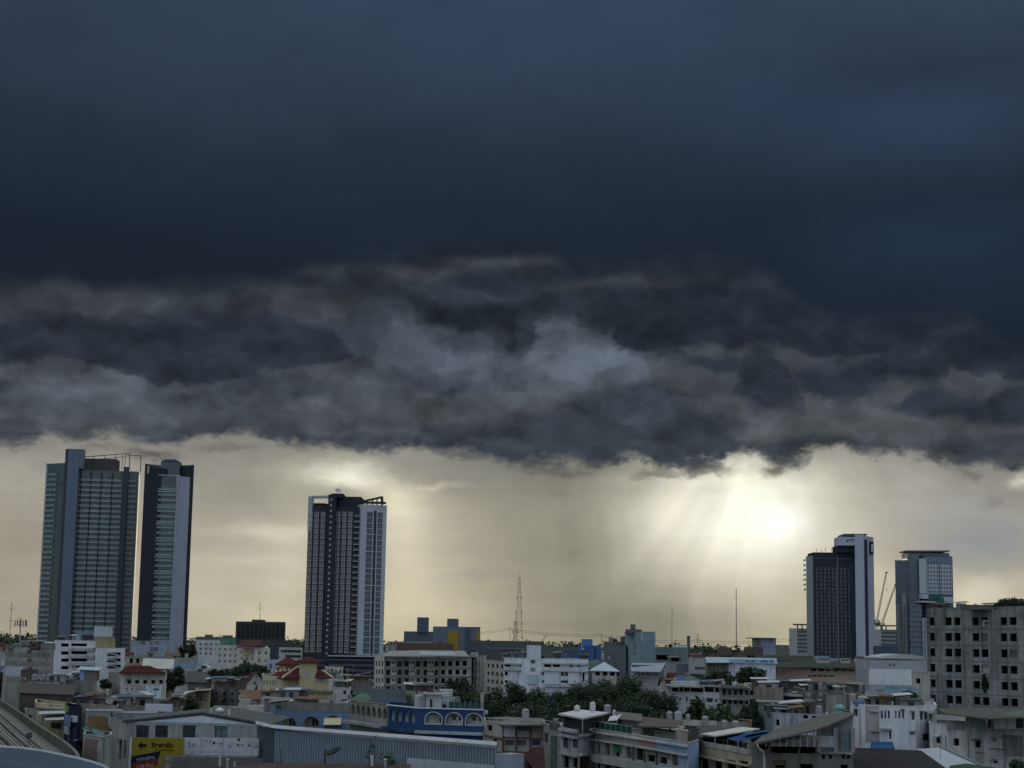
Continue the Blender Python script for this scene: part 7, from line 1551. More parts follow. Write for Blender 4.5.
# long row of shop houses
b = Bld('shop_house_row', 'long row of arched shop houses in beige pink and blue', 'building', [(594.8, 234), (620, 226), (657, 214), (688.6, 204), (698.4, 210)], 729.4, wall((.37, .365, .34), .4), 13, ybot=768)
S = b
BLW = wall((.25, .34, .50), .3); PNK = wall((.35, .28, .24), .4)
def yrow(x): return 729.6 + (x - 595) * .155
arch = [(596.2, 600, 1), (604.6, 610.2, 1), (614.6, 622, 0), (625.4, 632, 1), (635.4, 643.4, 0), (646.6, 655, 0), (658.6, 667, 0), (671.4, 678.4, 1)]
for x0, x1, ar in arch:
    f = 0 if x1 < 620 else (1 if x1 < 657 else 2)
    if x0 < 620 < x1: f = 0; x1 = 619.6
    y = yrow((x0 + x1) / 2); b.win(f, x0, y + 12, x1, y + 23.6, 'glass' if ar else 'open', arch=bool(ar), gm=G1 if ar else wall((.06, .06, .058), .3), fm=wall((.3, .3, .29), .3), depth=.4 if ar else 1.2)
    b.win(f, x0 - .3, y + 30.5, x1 + .3, y + 44, 'open', depth=1.5)
b.finish()
for f, m_ in ((2, BLW), (3, wall((.23, .33, .52), .15))):
    a_, t_, n_, L_ = b.plane(f); tv = Vector((t_.x, t_.y, 0)); nv = Vector((n_.x, n_.y, 0)); u0 = .02
    if f == 3: MB().box(b.at(f, .12, .2, .004), tv * (L_ - .14), nv * .05, (0, 0, b.zt - .3)).build('blue_end_wall', m_, b.root)
    else:
        z9 = b.hit(2, 670, yrow(670) + 10)[1]; MB().box(b.at(f, .02, z9, .004), tv * (L_ - .04), nv * .06, (0, 0, b.zt - z9 - .05)).build('blue_fascia', m_, b.root); u_ = b.hit(2, 679.6, 760)[0]; MB().box(b.at(f, u_, .2, .005), tv * (L_ - u_ - .02), nv * .06, (0, 0, z9 - .25)).build('blue_pier', m_, b.root)
z9 = b.hit(1, 640, yrow(640) + 10)[1]; u0 = b.hit(1, 638, 742)[0]; a_, t_, n_, L_ = b.plane(1); tv = Vector((t_.x, t_.y, 0)); nv = Vector((n_.x, n_.y, 0)); MB().box(b.at(1, u0, z9, .004), tv * (L_ - u0 - .02), nv * .06, (0, 0, b.zt - z9 - .05)).build('pink_fascia', PNK, b.root)
for f in range(3):
    a_, t_, n_, L_ = b.plane(f); tv = Vector((t_.x, t_.y, 0)); nv = Vector((n_.x, n_.y, 0))
    for z, th, o_ in ((b.zt - .45, .2, .45), (z9 - .1, .2, .5)): MB().box(b.at(f, .03, z, .07), tv * (L_ - .06), nv * o_, (0, 0, th)).build('cornice', wall((.42, .42, .41), .4), b.root)
    zf = b.hit(1, 640, yrow(640) + 26)[1]; MB().box(b.at(f, .03, zf - .9, .003), tv * (L_ - .06), nv * .7, (0, 0, 1.0)).build('balcony_wall', wall((.36, .37, .355), .45) if f < 2 else wall((.30, .36, .42), .3), b.root)
for x in (602.4, 612.4, 633.6, 645, 657): f = 0 if x < 620 else 1; b.panel(f, x, yrow(x) + 11, x + 1.0, 775, wall((.10, .10, .095), .4) if x > 630 else wall((.33, .33, .32), .5), .2, 'pier', off=.01)
a_ = b.hit(0, 614, yrow(617) + 11.4); c_ = b.hit(0, 619.8, yrow(619) + 11.4); p, q = b.at(0, a_[0], a_[1], .02), b.at(0, c_[0], a_[1], .02); MB().prism([p, q, q + Vector((.4, -1.0, -.9)), p + Vector((0, -1.0, -.9))], (0, 0, .05)).build('green_awning', plain((.03, .11, .055)), b.root)
for x0, x1 in ((645, 656), (659, 669)): f = 1 if x0 < 650 else 2; a_ = b.hit(f, x0, yrow(x0) + 12); c_ = b.hit(f, x1, yrow(x1) + 12); p, q = b.at(f, a_[0], a_[1], .08), b.at(f, c_[0], a_[1], .08); MB().prism([p, q, q + Vector((0, -.8, -.5)), p + Vector((0, -.8, -.5))], (0, 0, .05)).build('awning', metal((.17, .16, .15), .5), b.root)
# what stands on the row's roofs
z0 = S.zt - S.par
o = thing('terrace_fence', 'green netting fence round the roof terrace of the beige shop houses', 'fence', (P(612, 722, 236).x, 236, z0)); a, c = P(595, 726, 236), P(632, 728, 222); d = Vector((c.x - a.x, c.y - a.y, 0)); zt_ = P(596, 721, 236).z
MB().box((a.x, a.y, z0 + .1), d, (0, .05, 0), (0, 0, zt_ - z0 - .2)).build('netting', plain((.022, .065, .05)), o); mb = MB()
for k in range(8): p = Vector((a.x, a.y - .08, z0)) + d * (k / 7); mb.bar(p, p + Vector((0, 0, zt_ - z0)), .04)
mb.bar(Vector((a.x, a.y - .08, zt_)), Vector((c.x, c.y - .08, zt_)), .04); mb.build('post', wall((.28, .33, .32), .3), o)
b = Bld('roof_room', 'dark roofed attic room on the beige shop houses behind the green netting', 'roof room', [(618, 243), (641, 236)], 718.6, wall((.12, .12, .115), .4), 6, z0=z0, ybot=724); b.finish(roof=False); pitched(b, 'shed', .7, metal((.13, .125, .12), .5, .85), .5)
b = Bld('roof_room', 'grey roof room with glazed front and long brown roof on the pink shop house', 'roof room', [(641, 232), (676, 220)], 727.4, wall((.24, .24, .23), .4), 5, z0=z0, ybot=738); b.grid(0, 656, 674, 4, 728.6, 735, 1, .8, .8); b.win(0, 643, 728.4, 654, 735.6, 'open', depth=2, gm=wall((.3, .28, .24), .4)); b.finish(roof=False)
mb = MB(); mb.prism([P(638, 726, 230), P(679, 727, 217), P(684, 720.6, 232), P(640, 716.4, 248)], (0, 0, -.2)); mb.build('roof', metal((.115, .10, .09), .5, .85), b.root)
b = Bld('roof_room', 'dark grey attic block behind the pink plastered box', 'roof room', [(684, 214), (699, 211)], 728, wall((.095, .10, .105), .4), 6, z0=z0, ybot=738); b.finish(); 
b = Bld('plaster_box', 'pink plastered box with a small cap on the blue shop house roof', 'roof room', [(676.4, 209), (687.4, 205.6)], 730.2, wall((.40, .33, .30), .4), 3, z0=z0, ybot=740, parapet=.1); b.finish(); roofbox(b, 0, 679.4, 684, 727.4, 208, wall((.42, .37, .34), .3), 1.2, 'cap')
o = thing('white_roof_sheet', 'small tilted white roof sheet behind the terrace roof', 'roof', (P(614, 718, 245).x, 245, z0)); q = [P(607.6, 721, 243), P(617, 720, 240), P(621.6, 713.8, 246), P(610, 716.4, 248)]; MB().prism(q, (0, 0, -.12)).build('sheet', metal((.50, .51, .51), .1), o); mb = MB(); [mb.bar((p.x, p.y, z0), (p.x, p.y, p.z), .06) for p in q]; mb.build('post', M_PIPE, o)
for x0, x1, y0, y1, D_, lab, mt_ in ((604, 611, 704, 714, 262, 'large grey water tank behind the pale terrace roof', M_TANK), (612.4, 616, 710, 717, 250, 'small white water tank on the beige shop houses', plain((.5, .5, .5))), (666.4, 672.6, 711, 720, 255, 'ribbed steel tank with domed lid behind the brown roof room', M_TANK), (674.4, 682, 710.6, 721, 262, 'square grey tank house behind the brown roof room', wall((.36, .37, .38), .3)), (685.4, 690.4, 713.8, 721.6, 250, 'pale tank between the square tank house and the tall slim tree', M_TANK), (701.6, 708.6, 715.6, 725.4, 246, 'cream ribbed tank on the dark roofs before the tall slim tree', M_TANK), (721, 727.8, 720, 728.6, 236, 'cream tank before the round bushy tree, nearer the slim tree', M_TANK), (731.6, 739.4, 720.4, 729, 236, 'cream tank before the round bushy tree, nearer the dark willow tree', M_TANK)):
    a, c = P(x0, y1, D_), P(x1, y1, D_); r_ = (c.x - a.x) / 2; h_ = P(x0, y0, D_).z - a.z; tank(((a.x + c.x) / 2, D_, a.z), r_, h_ * .72, lab, mt_, h_ * .1)
# dark roofs between the row and the yellow arcade
b = Bld('dark_roof_house', 'house with a dark slate grey sheet roof carrying ribbed tanks', 'house', [(690, 236), (742, 226)], 733, wall((.14, .14, .14), .5), 13, ybot=735); b.finish(roof=False); mb = MB(); mb.prism([P(688, 733.6, 232), P(744, 733, 222), P(746, 727.6, 240), P(730, 724, 250), P(676, 720, 262)], (0, 0, -.2)); mb.build('roof', metal((.085, .088, .095), .4, .8), b.root)
# person on the roof
def person(p, label):
    p = Vector(p); me = bpy.data.meshes.new('person'); h = 1.66
    J = [(0, 0, .93), (0, 0, 1.12), (0, -.02, 1.36), (0, -.02, 1.47), (0, -.03, 1.56), (0, -.03, 1.66), (.17, -.01, 1.36), (.23, -.06, 1.12), (.16, -.22, .98), (-.17, -.01, 1.36), (-.23, -.03, 1.11), (-.21, -.12, .88), (.09, 0, .88), (.1, -.03, .48), (.1, 0, .06), (.1, -.14, .03), (-.09, 0, .88), (-.1, 0, .48), (-.1, .03, .06), (-.1, -.11, .03)]
    Ed = [(0, 1), (1, 2), (2, 3), (3, 4), (4, 5), (2, 6), (6, 7), (7, 8), (2, 9), (9, 10), (10, 11), (0, 12), (12, 13), (13, 14), (14, 15), (0, 16), (16, 17), (17, 18), (18, 19)]
    Rr = [.14, .13, .14, .055, .085, .07, .065, .045, .035, .065, .045, .035, .085, .06, .042, .035, .085, .06, .042, .035]
    me.from_pydata(J, Ed, []); ob = bpy.data.objects.new('person', me); C.collection.objects.link(ob)
    md = ob.modifiers.new('skin', 'SKIN'); 
    if not me.skin_vertices: bpy.context.view_layer.objects.active = ob
    for i, r in enumerate(Rr): me.skin_vertices[0].data[i].radius = (r, r)
    me.skin_vertices[0].data[0].use_root = True
    sb = ob.modifiers.new('sub', 'SUBSURF'); sb.levels = sb.render_levels = 1
    me.materials.append(plain((.03, .03, .035))); ob.location = p; tag(ob, label, 'person')
    hm = MB(); hm.lathe((0, -.02, 1.57), [(.075, -.03), (.1, .03), (.09, .09), (.04, .125)], 10); hd = hm.build('hair', plain((.012, .01, .01)), ob, org=Vector((0, 0, 0))); return ob
pp = P(652.2, 735.4, 218.5); person((pp.x, pp.y, z0 + .02), 'person in dark clothes standing on the roof terrace of the pink shop house')

# yellow arcade and workshop roofs
b = Bld('arcade_shop', 'pale yellow shop house with arched openings below a grey parapet', 'building', [(697, 214), (752, 196)], 744.6, wall((.36, .325, .23), .4), 9, ybot=768)
for x0, x1 in ((700.6, 708.6), (713.4, 722.2)): b.win(0, x0, 756.6 + (x0 - 700) * .1, x1, 772, 'open', arch=True, depth=1.6)
b.win(0, 726, 760, 736, 770, 'open'); b.win(0, 739, 761, 748, 771, 'open'); b.finish(); b.panel(0, 698, 745, 751.6, 750, wall((.35, .34, .32), .5), .1, 'parapet'); b.slab(0, 697.4, 751.6, 754.4, .2, .5, wall((.38, .36, .3), .4), 'cornice')
z0 = b.zt - b.par
b2 = Bld('covered_terrace', 'grey railed roof terrace with a dim back room on the yellow arcade shop', 'roof room', [(699, 222), (724, 214)], 737, wall((.17, .175, .175), .4), 5, z0=z0, ybot=744); b2.win(0, 701, 738, 711, 743, 'open', depth=1.5); b2.win(0, 713, 738, 722, 743.4, 'open', depth=1.5); b2.finish()
o = thing('sheet_canopy', 'long pale sheet roof strip over the yellow arcade terrace', 'roof', (P(730, 731, 222).x, 222, z0)); q = [P(700.4, 733.8, 220), P(715, 735.8, 210), P(760, 728.6, 220), P(741, 726.8, 232)]; MB().prism(q, (0, 0, -.15)).build('sheet', metal((.47, .46, .45), .15, .6), o); mb = MB(); [mb.bar((p.x, p.y, z0), (p.x, p.y, p.z), .07) for p in (q[0], q[1], q[2].lerp(q[1], .4))]; mb.build('post', M_PIPE, o)
TARP = plain((.034, .07, .16))
o = thing('blue_tarpaulin', 'big blue tarpaulin roof stretched under the pale sheet roof strip', 'tarpaulin', (P(750, 737, 206).x, 206, z0)); MB().prism([P(727, 738.4, 209), P(738, 741.6, 203), P(772, 732.6, 208), P(766, 729.8, 218), P(745, 733.8, 212)], (0, 0, -.06)).build('sheet', TARP, o); mb = MB(); [mb.bar((p.x, p.y, z0 - 3), (p.x, p.y, p.z), .07) for p in (P(727.6, 738.6, 209), P(738, 741.6, 203), P(765, 731, 214))]; mb.build('post', M_PIPE, o)
MB().prism([P(744, 735.6, 206), P(768, 731.2, 208), P(767, 730.2, 212), P(746, 734, 210)], (0, 0, .02)).build('fold', plain((.05, .10, .21)), o)
b = Bld('workshop', 'weathered concrete workshop with teal sheet panels under a long sloping grey roof', 'workshop', [(752, 192), (817, 190), (853, 190)], 743, wall((.22, .21, .195), .65), 20, ybot=768)
b.win(0, 771, 744.6, 798, 753, 'void', depth=4); b.win(0, 800, 744, 815, 753.4, 'void', depth=5); b.win(0, 756, 744.8, 768, 749, 'void', depth=3); b.win(0, 775, 763, 785, 768, 'open'); b.win(0, 800, 764, 813, 769, 'open')
for x in (822, 829, 842, 847): b.win(1, x, 754.6, x + 3, 759, 'open')
b.win(1, 840.6, 764.6, 848, 769, 'open'); b.finish(roof=False)
mb = MB(); zt_ = b.zt; q0, q1 = b.at(1, .3, zt_ + .01, -.15), b.at(1, b.plane(1)[3] - .1, zt_ + .01, -.15); a = P(817, 727, 190.4); c = P(853, 716, 190.4)
mb.prism([(q0.x, q0.y, zt_ + .01), (q1.x, q1.y, zt_ + .01), (c.x, q1.y, c.z), (a.x, q0.y, a.z)], (0, .25, 0)); mb.build('gable_wall', wall((.25, .245, .225), .6), b.root)
TEALP = metal((.13, .185, .20), .25, .6)
b.panel(1, 820.4, 743.2, 832.6, 751.8, TEALP, .08, 'teal_sheet'); b.panel(1, 840.6, 743.2, 850, 751.8, TEALP, .08, 'teal_sheet')
for x0, x1, y0 in ((820.4, 832.6, 731.6), (840.6, 850, 731.8)): a, c = P(x0, 742.8, 189.9), P(x1, 742.8, 189.9); MB().box(a, c - a, (0, .08, 0), (0, 0, P(x0, y0, 189.9).z - a.z)).build('teal_sheet', TEALP, b.root)
for x in (817, 833.6, 851): a = P(x, 752, 189.7); MB().box((a.x, a.y - .05, a.z), (.45, 0, 0), (0, .3, 0), (0, 0, P(x, 728, 189.7).z - a.z)).build('pale_pier', wall((.33, .33, .31), .5), b.root)
MB().box(b.at(1, .1, P(820, 753.6, 190).z, .01), (b.plane(1)[3] - .2, 0, 0), (0, -.5, 0), (0, 0, .25)).build('ledge', wall((.27, .26, .24), .5), b.root)
q = [P(752.6, 743.4, 186), P(818, 728.8, 187), P(856, 713.6, 190), P(837, 711, 222), P(766, 732.4, 218)]
mb = MB(); mb.prism(q, (0, 0, -.2)); mb.build('roof', metal((.125, .122, .12), .4, .8), b.root)
mb = MB()
for k in range(8):
    f = k / 7; p = P(766 + 48 * f, 741.2 - 11.2 * f, 187.4); mb.bar(p, (p.x, p.y, zt_ - .1), .09)
mb.build('strut', M_PIPE, b.root)
for k in range(3): a = P(770 + k * 16, 743.6 - 1.4 * k, 188); MB().box((a.x, a.y + .3, zt_ - .1), (3.6, 0, 0), (0, .05, 0), (0, 0, max(.4, P(770 + k * 16, 742 - 3.6 * k, 188).z - zt_))).build('wall_board', wall((.30, .30, .29), .5), b.root)
mb = MB(); pts = [P(757.4, 743.6, 186), P(757.6, 747, 186), P(763, 752, 186.6), P(764.2, 757, 187), P(764.4, 772, 187)]
for a, c in zip(pts, pts[1:]): mb.bar(a, c, .11, 0, 8)
mb.build('downpipe', plain((.36, .36, .35)), b.root)
p = P(839.5, 711.6, 212); o = thing('turbine_vent', 'turquoise domed tank on the peak of the long sloping grey roof', 'tank', p); MB().lathe(p + Vector((0, 0, -.4)), [(.5, 0), (.5, .5)], 14).build('neck', M_GALV, o); MB().lathe(p + Vector((0, 0, .1)), [(.4, 0), (.62, .15), (.66, .4), (.5, .65), (.2, .78)], 18).build('dome', plain((.17, .33, .30)), o)
b = far_block('lean_house', 'grey red patched house wall behind the turquoise domed tank', 'house', [(838, 235), (852.4, 232)], 712.6, wall((.25, .215, .195), .6), 8, 716)
b.panel(0, 846, 713.4, 851, 716.4, wall((.22, .13, .11), .4), .05, 'red_patch')
# dark roof and pale roof at bottom right
o = thing('yard_canopy', 'broad black sheet roof with two pale stains below the white house with tall windows', 'roof', (P(890, 758, 215).x, 215, 0)); q = [P(853, 747.6, 236), P(895, 749.4, 240), P(921, 750.4, 240), P(950, 771, 204), P(853, 773, 196)]; MB().prism(q, (0, 0, -.2)).build('sheet', metal((.042, .040, .042), .35, .85), o); mb = MB(); [mb.bar((p.x, p.y, 0), (p.x, p.y, p.z - .1), .15) for p in q]; mb.build('post', M_PIPE, o)
nn = (q[1] - q[0]).cross(q[4] - q[0]).normalized(); nn = nn if nn.z > 0 else -nn
for x0, x1, y in ((862.6, 869, 758.8), (881, 887, 760)):
    d0 = ray(x0, y); k_ = (q[0] - EYE).dot(nn) / d0.dot(nn); a = EYE + d0 * k_; MB().prism([a + nn * .01, a + Vector((.35, -.9, 0)) + nn * .01, a + Vector((1.0, -.7, 0)) + nn * .01, a + Vector((.6, .1, 0)) + nn * .01], nn * .02).build('pale_patch', wall((.40, .40, .38), .4), o)
o = thing('blue_tarpaulin', 'folded blue tarpaulin lying at the foot of the white house with tall windows', 'tarpaulin', P(882, 748, 246)); a, c = P(870, 748.8, 243), P(895, 748.8, 243); MB().prism([a, c, c + Vector((0, 1.5, .9)), a + Vector((.5, 1.5, .9))], (0, 0, -.15)).build('sheet', plain((.035, .075, .16)), o); MB().prism([a.lerp(c, .1) + Vector((0, 0, .02)), a.lerp(c, .9) + Vector((0, 0, .02)), a.lerp(c, .88) + Vector((0, .6, .42)), a.lerp(c, .12) + Vector((0, .6, .42))], (0, 0, .05)).build('fold', plain((.05, .10, .2)), o)
o = thing('sheet_canopy', 'pale lavender grey sloping sheet roof running down to the bottom edge', 'roof', (P(945, 758, 235).x, 235, 0)); q = [P(916, 749, 262), P(940, 747.6, 268), P(985, 768, 232), P(952, 772, 214)]; MB().prism(q, (0, 0, -.18)).build('sheet', metal((.35, .37, .42), .12, .55), o); mb = MB(); [mb.bar((p.x, p.y, 0), (p.x, p.y, p.z - .1), .12) for p in q]; mb.build('post', M_PIPE, o)
MB().bar(q[1] + Vector((0, 0, .1)), q[2] + Vector((0, 0, .1)), .2).build('ridge_cap', metal((.2, .21, .23), .3), o)
o = thing('green_canopy', 'dark green tin roof corner at the bottom edge beside the pale sloping roof', 'roof', (P(975, 768, 225).x, 225, 0)); q = [P(950, 765.6, 222), P(966, 763.4, 228), P(1000, 768, 222), P(1000, 778, 205), P(950, 778, 205)]; MB().prism(q, (0, 0, -.15)).build('sheet', metal((.055, .075, .055), .35, .85), o); mb = MB(); [mb.bar((p.x, p.y, 0), (p.x, p.y, p.z - .1), .12) for p in q]; mb.build('post', M_PIPE, o)
p = P(940.4, 760, 240); o = thing('roof_aerial', 'thin upright aerial pole above the pale sloping roof', 'aerial', (p.x, p.y, p.z - .8)); MB().bar(p - Vector((0, 0, .8)), P(940.4, 735, 240), .05).build('mast', M_PIPE, o); c = P(940.4, 737, 240); MB().bar(c - Vector((.8, 0, 0)), c + Vector((.8, 0, 0)), .03).build('boom', M_PIPE, o)

# ================================================================ station roof and rail viaduct
o = thing('station_canopy', 'smooth slate blue curved station roof edge in the bottom corner', 'roof', (-20, 36, 19)); z = 19.0
edge = []
for x, y in ((-120, 741), (-60, 744), (0, 747.2), (20, 748.4), (40, 751), (60, 755), (80, 759.4), (94, 763.2), (104, 766.8), (112, 772), (118, 780), (120, 795)):
    d = ray(x, y); k = (z - CAMZ) / d.z; edge.append(EYE + d * k)
crest = [Vector((p.x * .55 - 4.4, p.y * .55, 20.0)) for p in edge]; low_ = [Vector((p.x - .1, p.y - .25, z - .12)) for p in edge]
mb = MB()
mid_ = [a.lerp(c, .5) + Vector((0, 0, .25)) for a, c in zip(edge, crest)]
for r0, r1 in ((edge, mid_), (mid_, crest)):
    for i in range(len(edge) - 1): mb.face([r0[i], r0[i + 1], r1[i + 1], r1[i]])
mb.build('roof_sheet', metal((.068, .084, .118), .03, .5), o)
mb = MB()
for i in range(len(edge) - 1): mb.face([edge[i] + Vector((0, .02, .05)), edge[i + 1] + Vector((0, .02, .05)), low_[i + 1], low_[i]]); mb.bar(edge[i] + Vector((0, 0, .02)), edge[i + 1] + Vector((0, 0, .02)), .022, 0, 6)
mb.build('edge_trim', plain((.30, .32, .35)), o)
mb = MB()
for x_, y_ in ((-9, 30), (-22, 30), (-9, 18), (-22, 18)): mb.bar((x_, y_, 0), (x_, y_, 19.2), .4, 0, 10)
mb.build('column', wall((.4, .4, .4), .3), o)

wallpx = [(-140, 660.5, 700), (-60, 676, 480), (-20, 690.4, 405), (0, 699, 0), (20, 712, 0), (40, 726, 0), (60, 738.4, 0), (72, 747, 0), (78.4, 754, 0), (80.4, 760, 0)]
ZW = 8.2; line = []
for x, y, dd in wallpx:
    d = ray(x, y); k = (ZW - CAMZ) / d.z; p = EYE + d * k; line.append(Vector((p.x, p.y)))
line += [line[-1] + Vector((1.2, -22)), line[-1] + Vector((1.6, -60)), line[-1] + Vector((1.0, -110))]
def smooth_line(pts, n=2):
    for _ in range(n):
        q = [pts[0]]
        for a, c in zip(pts, pts[1:]): q += [a.lerp(c, .25), a.lerp(c, .75)]
        pts = q + [pts[-1]]
    return pts
line = smooth_line(line)
def sweep(prof, name, mat, parent, closed=True):
    """a cross section (offset to the left of the wall, height) drawn along the viaduct"""
    mb = MB(); rows = []
    for i, p in enumerate(line):
        t = (line[min(i + 1, len(line) - 1)] - line[max(i - 1, 0)]).normalized(); n_ = Vector((t.y, -t.x)) # line runs towards the camera
        n_ = n_ if n_.x < 0 else -n_
        rows.append([Vector((p.x + n_.x * u, p.y + n_.y * u, z)) for u, z in prof])
    k = len(prof)
    for r0, r1 in zip(rows, rows[1:]):
        for j in range(k if closed else k - 1): mb.face([r0[j], r0[(j + 1) % k], r1[(j + 1) % k], r1[j]])
    return mb.build(name, mat, parent)
via = thing('rail_viaduct', 'concrete elevated railway viaduct with two tracks curving away', 'viaduct', (line[len(line) // 2].x, line[len(line) // 2].y, 0))
CV = wall((.14, .138, .132), .45); CV2 = wall((.15, .147, .138), .4); DKB = wall((.022, .021, .02), .3)
sweep([(0, 6), (0, 8.2), (.28, 8.2), (.28, 6)], 'parapet', wall((.125, .125, .12), .6), via)
sweep([(-.06, 8.202), (-.06, 8.32), (.34, 8.32), (.34, 8.202)], 'parapet_coping', CV2, via)
sweep([(.29, 5.2), (.29, 6.95), (2.3, 6.95), (2.3, 5.2)], 'walkway', wall((.175, .172, .162), .4), via)
sweep([(2.31, 5.2), (2.31, 6.5), (10.6, 6.5), (10.6, 5.2)], 'deck', DKB, via)
for u0, u1 in ((2.75, 3.55), (4.25, 5.05), (6.55, 7.35), (8.05, 8.85)): sweep([(u0, 6.502), (u0, 6.86), (u1, 6.86), (u1, 6.502)], 'plinth', wall((.25, .245, .23), .35), via)
sweep([(5.45, 6.502), (5.45, 7.1), (6.1, 7.1), (6.1, 6.502)], 'cable_trough', CV, via)
for u in (3.1, 4.6, 6.9, 8.4): sweep([(u, 6.862), (u, 7.02), (u + .12, 7.02), (u + .12, 6.862)], 'rail', metal((.13, .11, .10), .4, .5, .5), via)
sweep([(10.3, 6), (10.3, 8.2), (10.58, 8.2), (10.58, 6)], 'parapet', wall((.125, .125, .12), .6), via)
sweep([(3.2, 3.4), (2.2, 5.19), (8.6, 5.19), (7.6, 3.4)], 'girder', CV, via)
for i in range(3, len(line), 5):
    p = line[i]; t = (line[min(i + 1, len(line) - 1)] - line[i - 1]).normalized(); n_ = Vector((t.y, -t.x)); n_ = n_ if n_.x < 0 else -n_; c = p + n_ * 5.3
    MB().bar((c.x, c.y, 0), (c.x, c.y, 3.4), 1.0, 0, 14).build('pier', CV, via)
d = ray(29, 737.6); k = (8 - CAMZ) / d.z; p = EYE + d * k; p.z = 6.95
o = thing('signal_post', 'small black signal box standing beside the viaduct tracks', 'signal', p); MB().bar(p, p + Vector((0, 0, 1.0)), .06).build('post', FRD, o); MB().box(p + Vector((-.35, -.2, .95)), (.7, 0, 0), (0, .4, 0), (0, 0, .75)).build('signal_head', FRD, o)

# ================================================================ masts, wires, birds
def lattice(x, y0, y1, D, w0, w1, label, name='lattice_mast', cat='mast', red=True):
    a, c = P(x, y1, D), P(x + .4, y0, D); o = thing(name, label, cat, (a.x, D, 0)); mats = [plain((.11, .075, .065)), plain((.16, .155, .15))]
    n = 26; b0 = Vector((a.x, D, 0)); top = Vector((a.x, D, c.z))
    for half in range(2):
        mb = MB()
        for i in range(n):
            if (i // 3) % 2 != half: continue
            f, g = i / n, (i + 1) / n; wf, wg = w0 + (w1 - w0) * f, w0 + (w1 - w0) * g; A_, B_ = b0.lerp(top, f), b0.lerp(top, g)
            cor = [(-1, -1), (1, -1), (1, 1), (-1, 1)]
            for j in range(4):
                u, v = cor[j], cor[(j + 1) % 4]
                p0 = A_ + Vector((u[0] * wf, u[1] * wf, 0)); p1 = B_ + Vector((u[0] * wg, u[1] * wg, 0)); p2 = B_ + Vector((v[0] * wg, v[1] * wg, 0)); p3 = A_ + Vector((v[0] * wf, v[1] * wf, 0))
                mb.bar(p0, p1, .17); mb.bar(p0, p2, .1); mb.bar(p3, p1, .1)
        mb.build('lattice_section', mats[half], o)
    mb = MB()
    for f in (.35, .5, .62, .78):
        p = b0.lerp(top, f); w = w0 + (w1 - w0) * f
        for s in (-1, 1): mb.box(p + Vector((s * (w + .5) - .35, -w - .4, -.8)), (.6, 0, 0), (0, .4, 0), (0, 0, 2.0))
    mb.build('panel_antenna', plain((.3, .3, .3)), o); MB().bar(top, top + Vector((0, 0, 5)), .1).build('spike', M_PIPE, o)
    return o
lattice(518.6, 577.5, 642, 1400, 4.2, .5, 'tall slender lattice mast rising from the horizon in the middle')
lattice(515.2, 620.5, 642, 1200, 1.6, 1.0, 'shorter stout lattice mast just left of the tall slender one')
def mast(x, y0, y1, D, r, label, guys=True):
    a, c = P(x, y1, D), P(x, y0, D); o = thing('radio_mast', label, 'mast', (a.x, D, 0)); MB().bar((a.x, D, 0), (a.x, D, c.z), r, 0, 6, r * .55).build('pole', plain((.15, .14, .13)), o)
    mb = MB()
    for f in (.4, .7, .98):
        for s in (-1, 1): mb.bar((a.x, D, c.z * f), (a.x + s * 22, D + 8, 0), .035, 0, 3)
    mb.build('guy_wire', plain((.2, .2, .2)), o); mb = MB()
    for f in (.55, .75, .9): mb.bar((a.x - .8, D, c.z * f), (a.x + .8, D, c.z * f), .2, 0, 4)
    mb.build('cross_arm', plain((.15, .14, .13)), o); return o
mast(736.4, 588.5, 645, 1300, .42, 'tall thin dark mast on the horizon left of the dark gridded tower')
mast(672, 607, 645, 1900, .36, 'faint thin mast on the horizon between the lattice mast and the tall thin mast')
mast(9.6, 601.5, 640, 900, .22, 'thin pole mast at the left edge of the horizon')
mast(697.6, 634, 645, 900, .22, 'short thin mast beside the square chimney on the horizon')
mast(259.6, 602, 620, 1105, .22, 'aerial mast standing over the ribbed office block')
# mobile phone antenna on the left
a = P(20.6, 645, 470); o = thing('phone_mast', 'mobile phone mast crowded with panel antennas over the windowless store block', 'mast', (a.x, 470, 0)); MB().bar((a.x, 470, 0), P(20.8, 618, 470), .16, 0, 6).build('pole', M_PIPE, o)
mb = MB(); c = P(20.7, 623.5, 470)
for k in range(7): q = c + Vector((-1.6 + k * .53, (k % 3) * .4 - .4, -.9 + (k % 2) * .3)); mb.box(q, (.26, 0, 0), (0, .15, 0), (0, 0, 1.7))
mb.build('panel_antenna', plain((.16, .16, .165)), o); mb = MB(); mb.bar(c - Vector((1.8, 0, .3)), c + Vector((1.8, 0, -.3)), .06); mb.bar(c - Vector((1.8, 0, -.5)), c + Vector((1.8, 0, .5)), .06); mb.build('cross_arm', M_PIPE, o)
# square chimney
a = P(687.4, 643, 700); c = P(690, 636.6, 700); o = thing('chimney_stack', 'square dark chimney stack over the trees on the horizon', 'chimney', (a.x, 700, 0)); MB().abox(a.x, 700, 0, c.x, 701.5, c.z).build('stack', wall((.10, .10, .10), .3), o); MB().abox(a.x - .15, 699.9, c.z + .002, c.x + .15, 701.6, c.z + .3).build('cap', wall((.08, .08, .08), .3), o)
